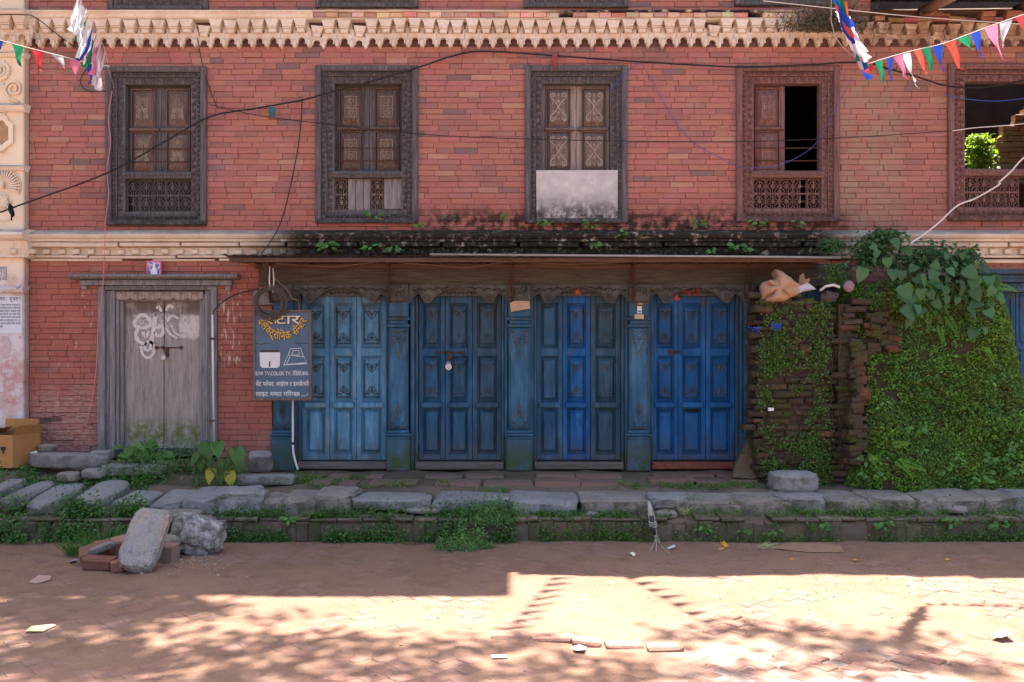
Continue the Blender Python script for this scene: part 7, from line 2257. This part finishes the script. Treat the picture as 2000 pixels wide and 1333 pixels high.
q = MB(); q.tube(spline([W(1690, 128, YB2), W(1720, 117, YB2), W(1780, 100, YB2), W(1840, 86, YB2), W(1900, 64, YB2), W(1960, 42, YB2), W(2010, 25, YB2), W(2060, 8, YB2)], 5), .003, 4); q.obj('string', STRING, bt2)
for (a, b, t, c, tl) in (((1708, 120), (1724, 116), (1725, 161), 'g', 0), ((1732, 115), (1743, 113), (1741, 156), 'b', 0), ((1744, 111), (1764, 105), (1768, 150), 'p', .02), ((1760, 107), (1778, 103), (1786, 160), 'w', .06), ((1785, 101), (1798, 96), (1811, 145), 'o', 0), ((1798, 95), (1817, 90), (1821, 138), 'g', 0), ((1820, 92), (1841, 86), (1842, 139), 'b', 0), ((1844, 84), (1866, 77), (1876, 134), 'o', .01), ((1868, 76), (1892, 68), (1900, 97), 'g', 0), ((1896, 67), (1914, 60), (1917, 112), 'b', 0), ((1922, 56), (1948, 48), (1955, 112), 'p', .03), ((1952, 44), (1978, 36), (1958, 92), 'w', 0), ((1982, 34), (2014, 24), (2012, 78), 'r', 0)):
    px_flag(bt2, a, b, t, YB2, c, tl)
q = MB(); q.ball(W(1697, 131, YB2), .03, .03, .035, 8, 6); q.obj('red_knot', FC['r'], bt2, smooth=True)
def streamer(label, top, bot, cols, n, wpx):
    """garland seen end on: pennants and torn strips hanging off a line that comes over the street"""
    A, B = W(top[0], top[1], -2.6), W(bot[0], bot[1], -1.75)
    far = A + (A - B) * 1.2 + Vector((0, -2.4, .4))
    t = thing('streamer', label, 'streamer', B)
    q = MB(); q.tube(spline([W(bot[0] + 6, bot[1] + 26, -.05), B, A, far], 6), .003, 4); q.obj('string', STRING, t)
    for i in range(n):
        u = i / n
        p = A.lerp(B, u * .8)
        p0 = p + Vector((RND.uniform(-.02, .02), .03, 0)); p1 = p + Vector((RND.uniform(.0, .07), -.06, .0))
        tip = p + Vector(((B - A).normalized().x * .2 + RND.uniform(-.03, .03) * wpx, -.03, -RND.uniform(.18, .32)))
        flag(t, p0, p1, tip, FC[cols[i % len(cols)]], .03)
    for i in range(7):
        u = RND.uniform(.1, .9)
        p = A.lerp(B, u * .75); q = MB()
        w = Vector((RND.uniform(.01, .024), -.02, 0)); d = Vector(((B - A).normalized().x * .25 + RND.uniform(-.05, .05), 0, -RND.uniform(.18, .32)))
        pts = [p, p + d * .35 + Vector((RND.uniform(-.02, .02), 0, 0)), p + d * .7, p + d]
        q.add([a + s_ * w * (1 - .2 * k) for k, a in enumerate(pts) for s_ in (-1, 1)], [(2 * k, 2 * k + 1, 2 * k + 3, 2 * k + 2) for k in range(3)])
        q.obj('torn_strip', FC[RND.choice('wwwp')], t, recalc=False)
streamer('bunched pennant streamers hanging down beside the first carved window', (150, -8), (216, 150), 'wwwwgwbwgp', 14, 1)
streamer('bunched pennant streamers hanging in front of the cornice shrub', (1624, -6), (1684, 128), 'bgobwpwgpwbw', 16, 1)
# two more strings overhead, out of the picture: their pennants shade the street
for (lab, g0, g1) in (('string of pennants high over the street casting saw tooth shade towards the door', (.293, -2.74), (-.05, -4.05)), ('string of pennants high over the street casting the longer row of shade', (.80, -2.65), (1.2, -4.1))):
    zf = 5.25; sh = Vector((sdir.x / sdir.z, sdir.y / sdir.z)) * zf
    A = Vector((g0[0] + sh.x, g0[1] + sh.y, zf)); B = Vector((g1[0] + sh.x, g1[1] + sh.y, zf))
    t = thing('bunting', lab, 'bunting', (A + B) / 2)
    q = MB(); q.tube([A + (A - B) * .1, A, B, B + (B - A) * 2.5 + Vector((0, 0, .6))], .003, 4); q.obj('string', STRING, t)
    for i in range(8):
        p = A.lerp(B, (i + .2) / 8); p2 = A.lerp(B, (i + .75) / 8)
        flag(t, p, p2, (p + p2) / 2 + Vector((.16, .02, -.14)), FC['gbrwpobw'[i]], .02)

# ------------------------------------------------------------------ street tree over the camera, its shade dapples the foreground
tree = thing('street_tree', 'tall street tree beside the viewer whose leaves dapple the foreground with shade', 'tree', (-8.2, -5.2, 0))
BARK = plain('grey bark', srgb(110, 98, 86), .95, .3, 12, .02)
q = MB(); q.tube(spline([(-8.2, -5.2, -.1), (-8.1, -5.1, 2.2), (-7.7, -4.6, 4.4), (-7.0, -3.9, 6.0)], 6), [.3 - .008 * i for i in range(19)], 10)
q.obj('trunk', BARK, tree, smooth=True)
q = MB()
for tip in ((-3.6, -1.2, 8.3), (-1.6, -1.4, 8.4), (.8, -1.4, 8.4), (2.6, -1.2, 8.4), (-4.6, -.9, 8.3), (-2.6, -1.7, 8.3)):
    b = Vector((-7.3, -4.2, 5.3)); e = Vector(tip)
    q.tube(spline([b, b.lerp(e, .4) + Vector((0, 0, .5)), e], 6), [.11 - .008 * i for i in range(13)], 6)
q.obj('limb', BARK, tree, smooth=True)
P, S = [], []
sh = lambda z: Vector((sdir.x / sdir.z, sdir.y / sdir.z)) * z
clumps = []
def shade(gx_, gy_, rx, ry, k, z=8.3):
    s2 = sh(z); clumps.append((gx_ + s2.x, gy_ + s2.y, z, rx, ry, k))
# places on the street that lie in leaf shade
for (px0_, py_, rx, ry, k) in ((40, 1182, .6, .09, 330), (180, 1182, .5, .09, 330), (300, 1182, .4, .07, 220), (60, 1202, .6, .1, 300), (200, 1204, .5, .09, 260), (310, 1198, .3, .06, 120), (30, 1320, .5, .12, 200), (150, 1262, .4, .06, 120), (300, 1278, .5, .07, 140), (520, 1318, .5, .07, 140), (640, 1262, .5, .05, 90), (60, 1222, .55, .12, 150), (60, 1290, .5, .14, 150), (180, 1300, .5, .15, 130), (230, 1235, .5, .06, 90), (420, 1270, .5, .08, 90), (330, 1320, .6, .1, 120), (560, 1240, .5, .05, 70), (640, 1295, .5, .06, 70), (820, 1270, .4, .05, 70), (880, 1310, .4, .08, 90), (1010, 1255, .3, .06, 60), (1060, 1320, .5, .08, 90), (1240, 1300, .3, .06, 60), (1330, 1240, .2, .04, 40), (1480, 1230, .25, .04, 50), (1560, 1240, .25, .05, 60), (1650, 1270, .4, .07, 80), (1760, 1255, .3, .05, 60), (1770, 1310, .4, .08, 90), (1900, 1300, .35, .05, 60), (1420, 1318, .3, .06, 50), (100, 1255, .4, .06, 60), (480, 1205, .4, .03, 40), (720, 1325, .4, .05, 50)):
    g = ground_pt(px0_, py_); shade(g.x, g.y, rx, ry, k)
for (x, y, z, rx, ry, k) in clumps:
    for i in range(k):
        P.append((RND.gauss(x, rx * .6), RND.gauss(y, ry * .9), z + RND.gauss(0, .25))); S.append(RND.uniform(.035, .075))
for i in range(2500):
    P.append((RND.gauss(-7.5, 1.2), RND.gauss(-4.6, 1.0), RND.gauss(7.8, .8))); S.append(RND.uniform(.04, .08))
P = np.array(P)
leafcloud('crown', P, np.tile([0, 0, 1.0], (len(P), 1)), np.array(S), LEAF_G, tree, spread=.5)

for o in scene.objects:
    if 'mid' in o.keys(): del o['mid']
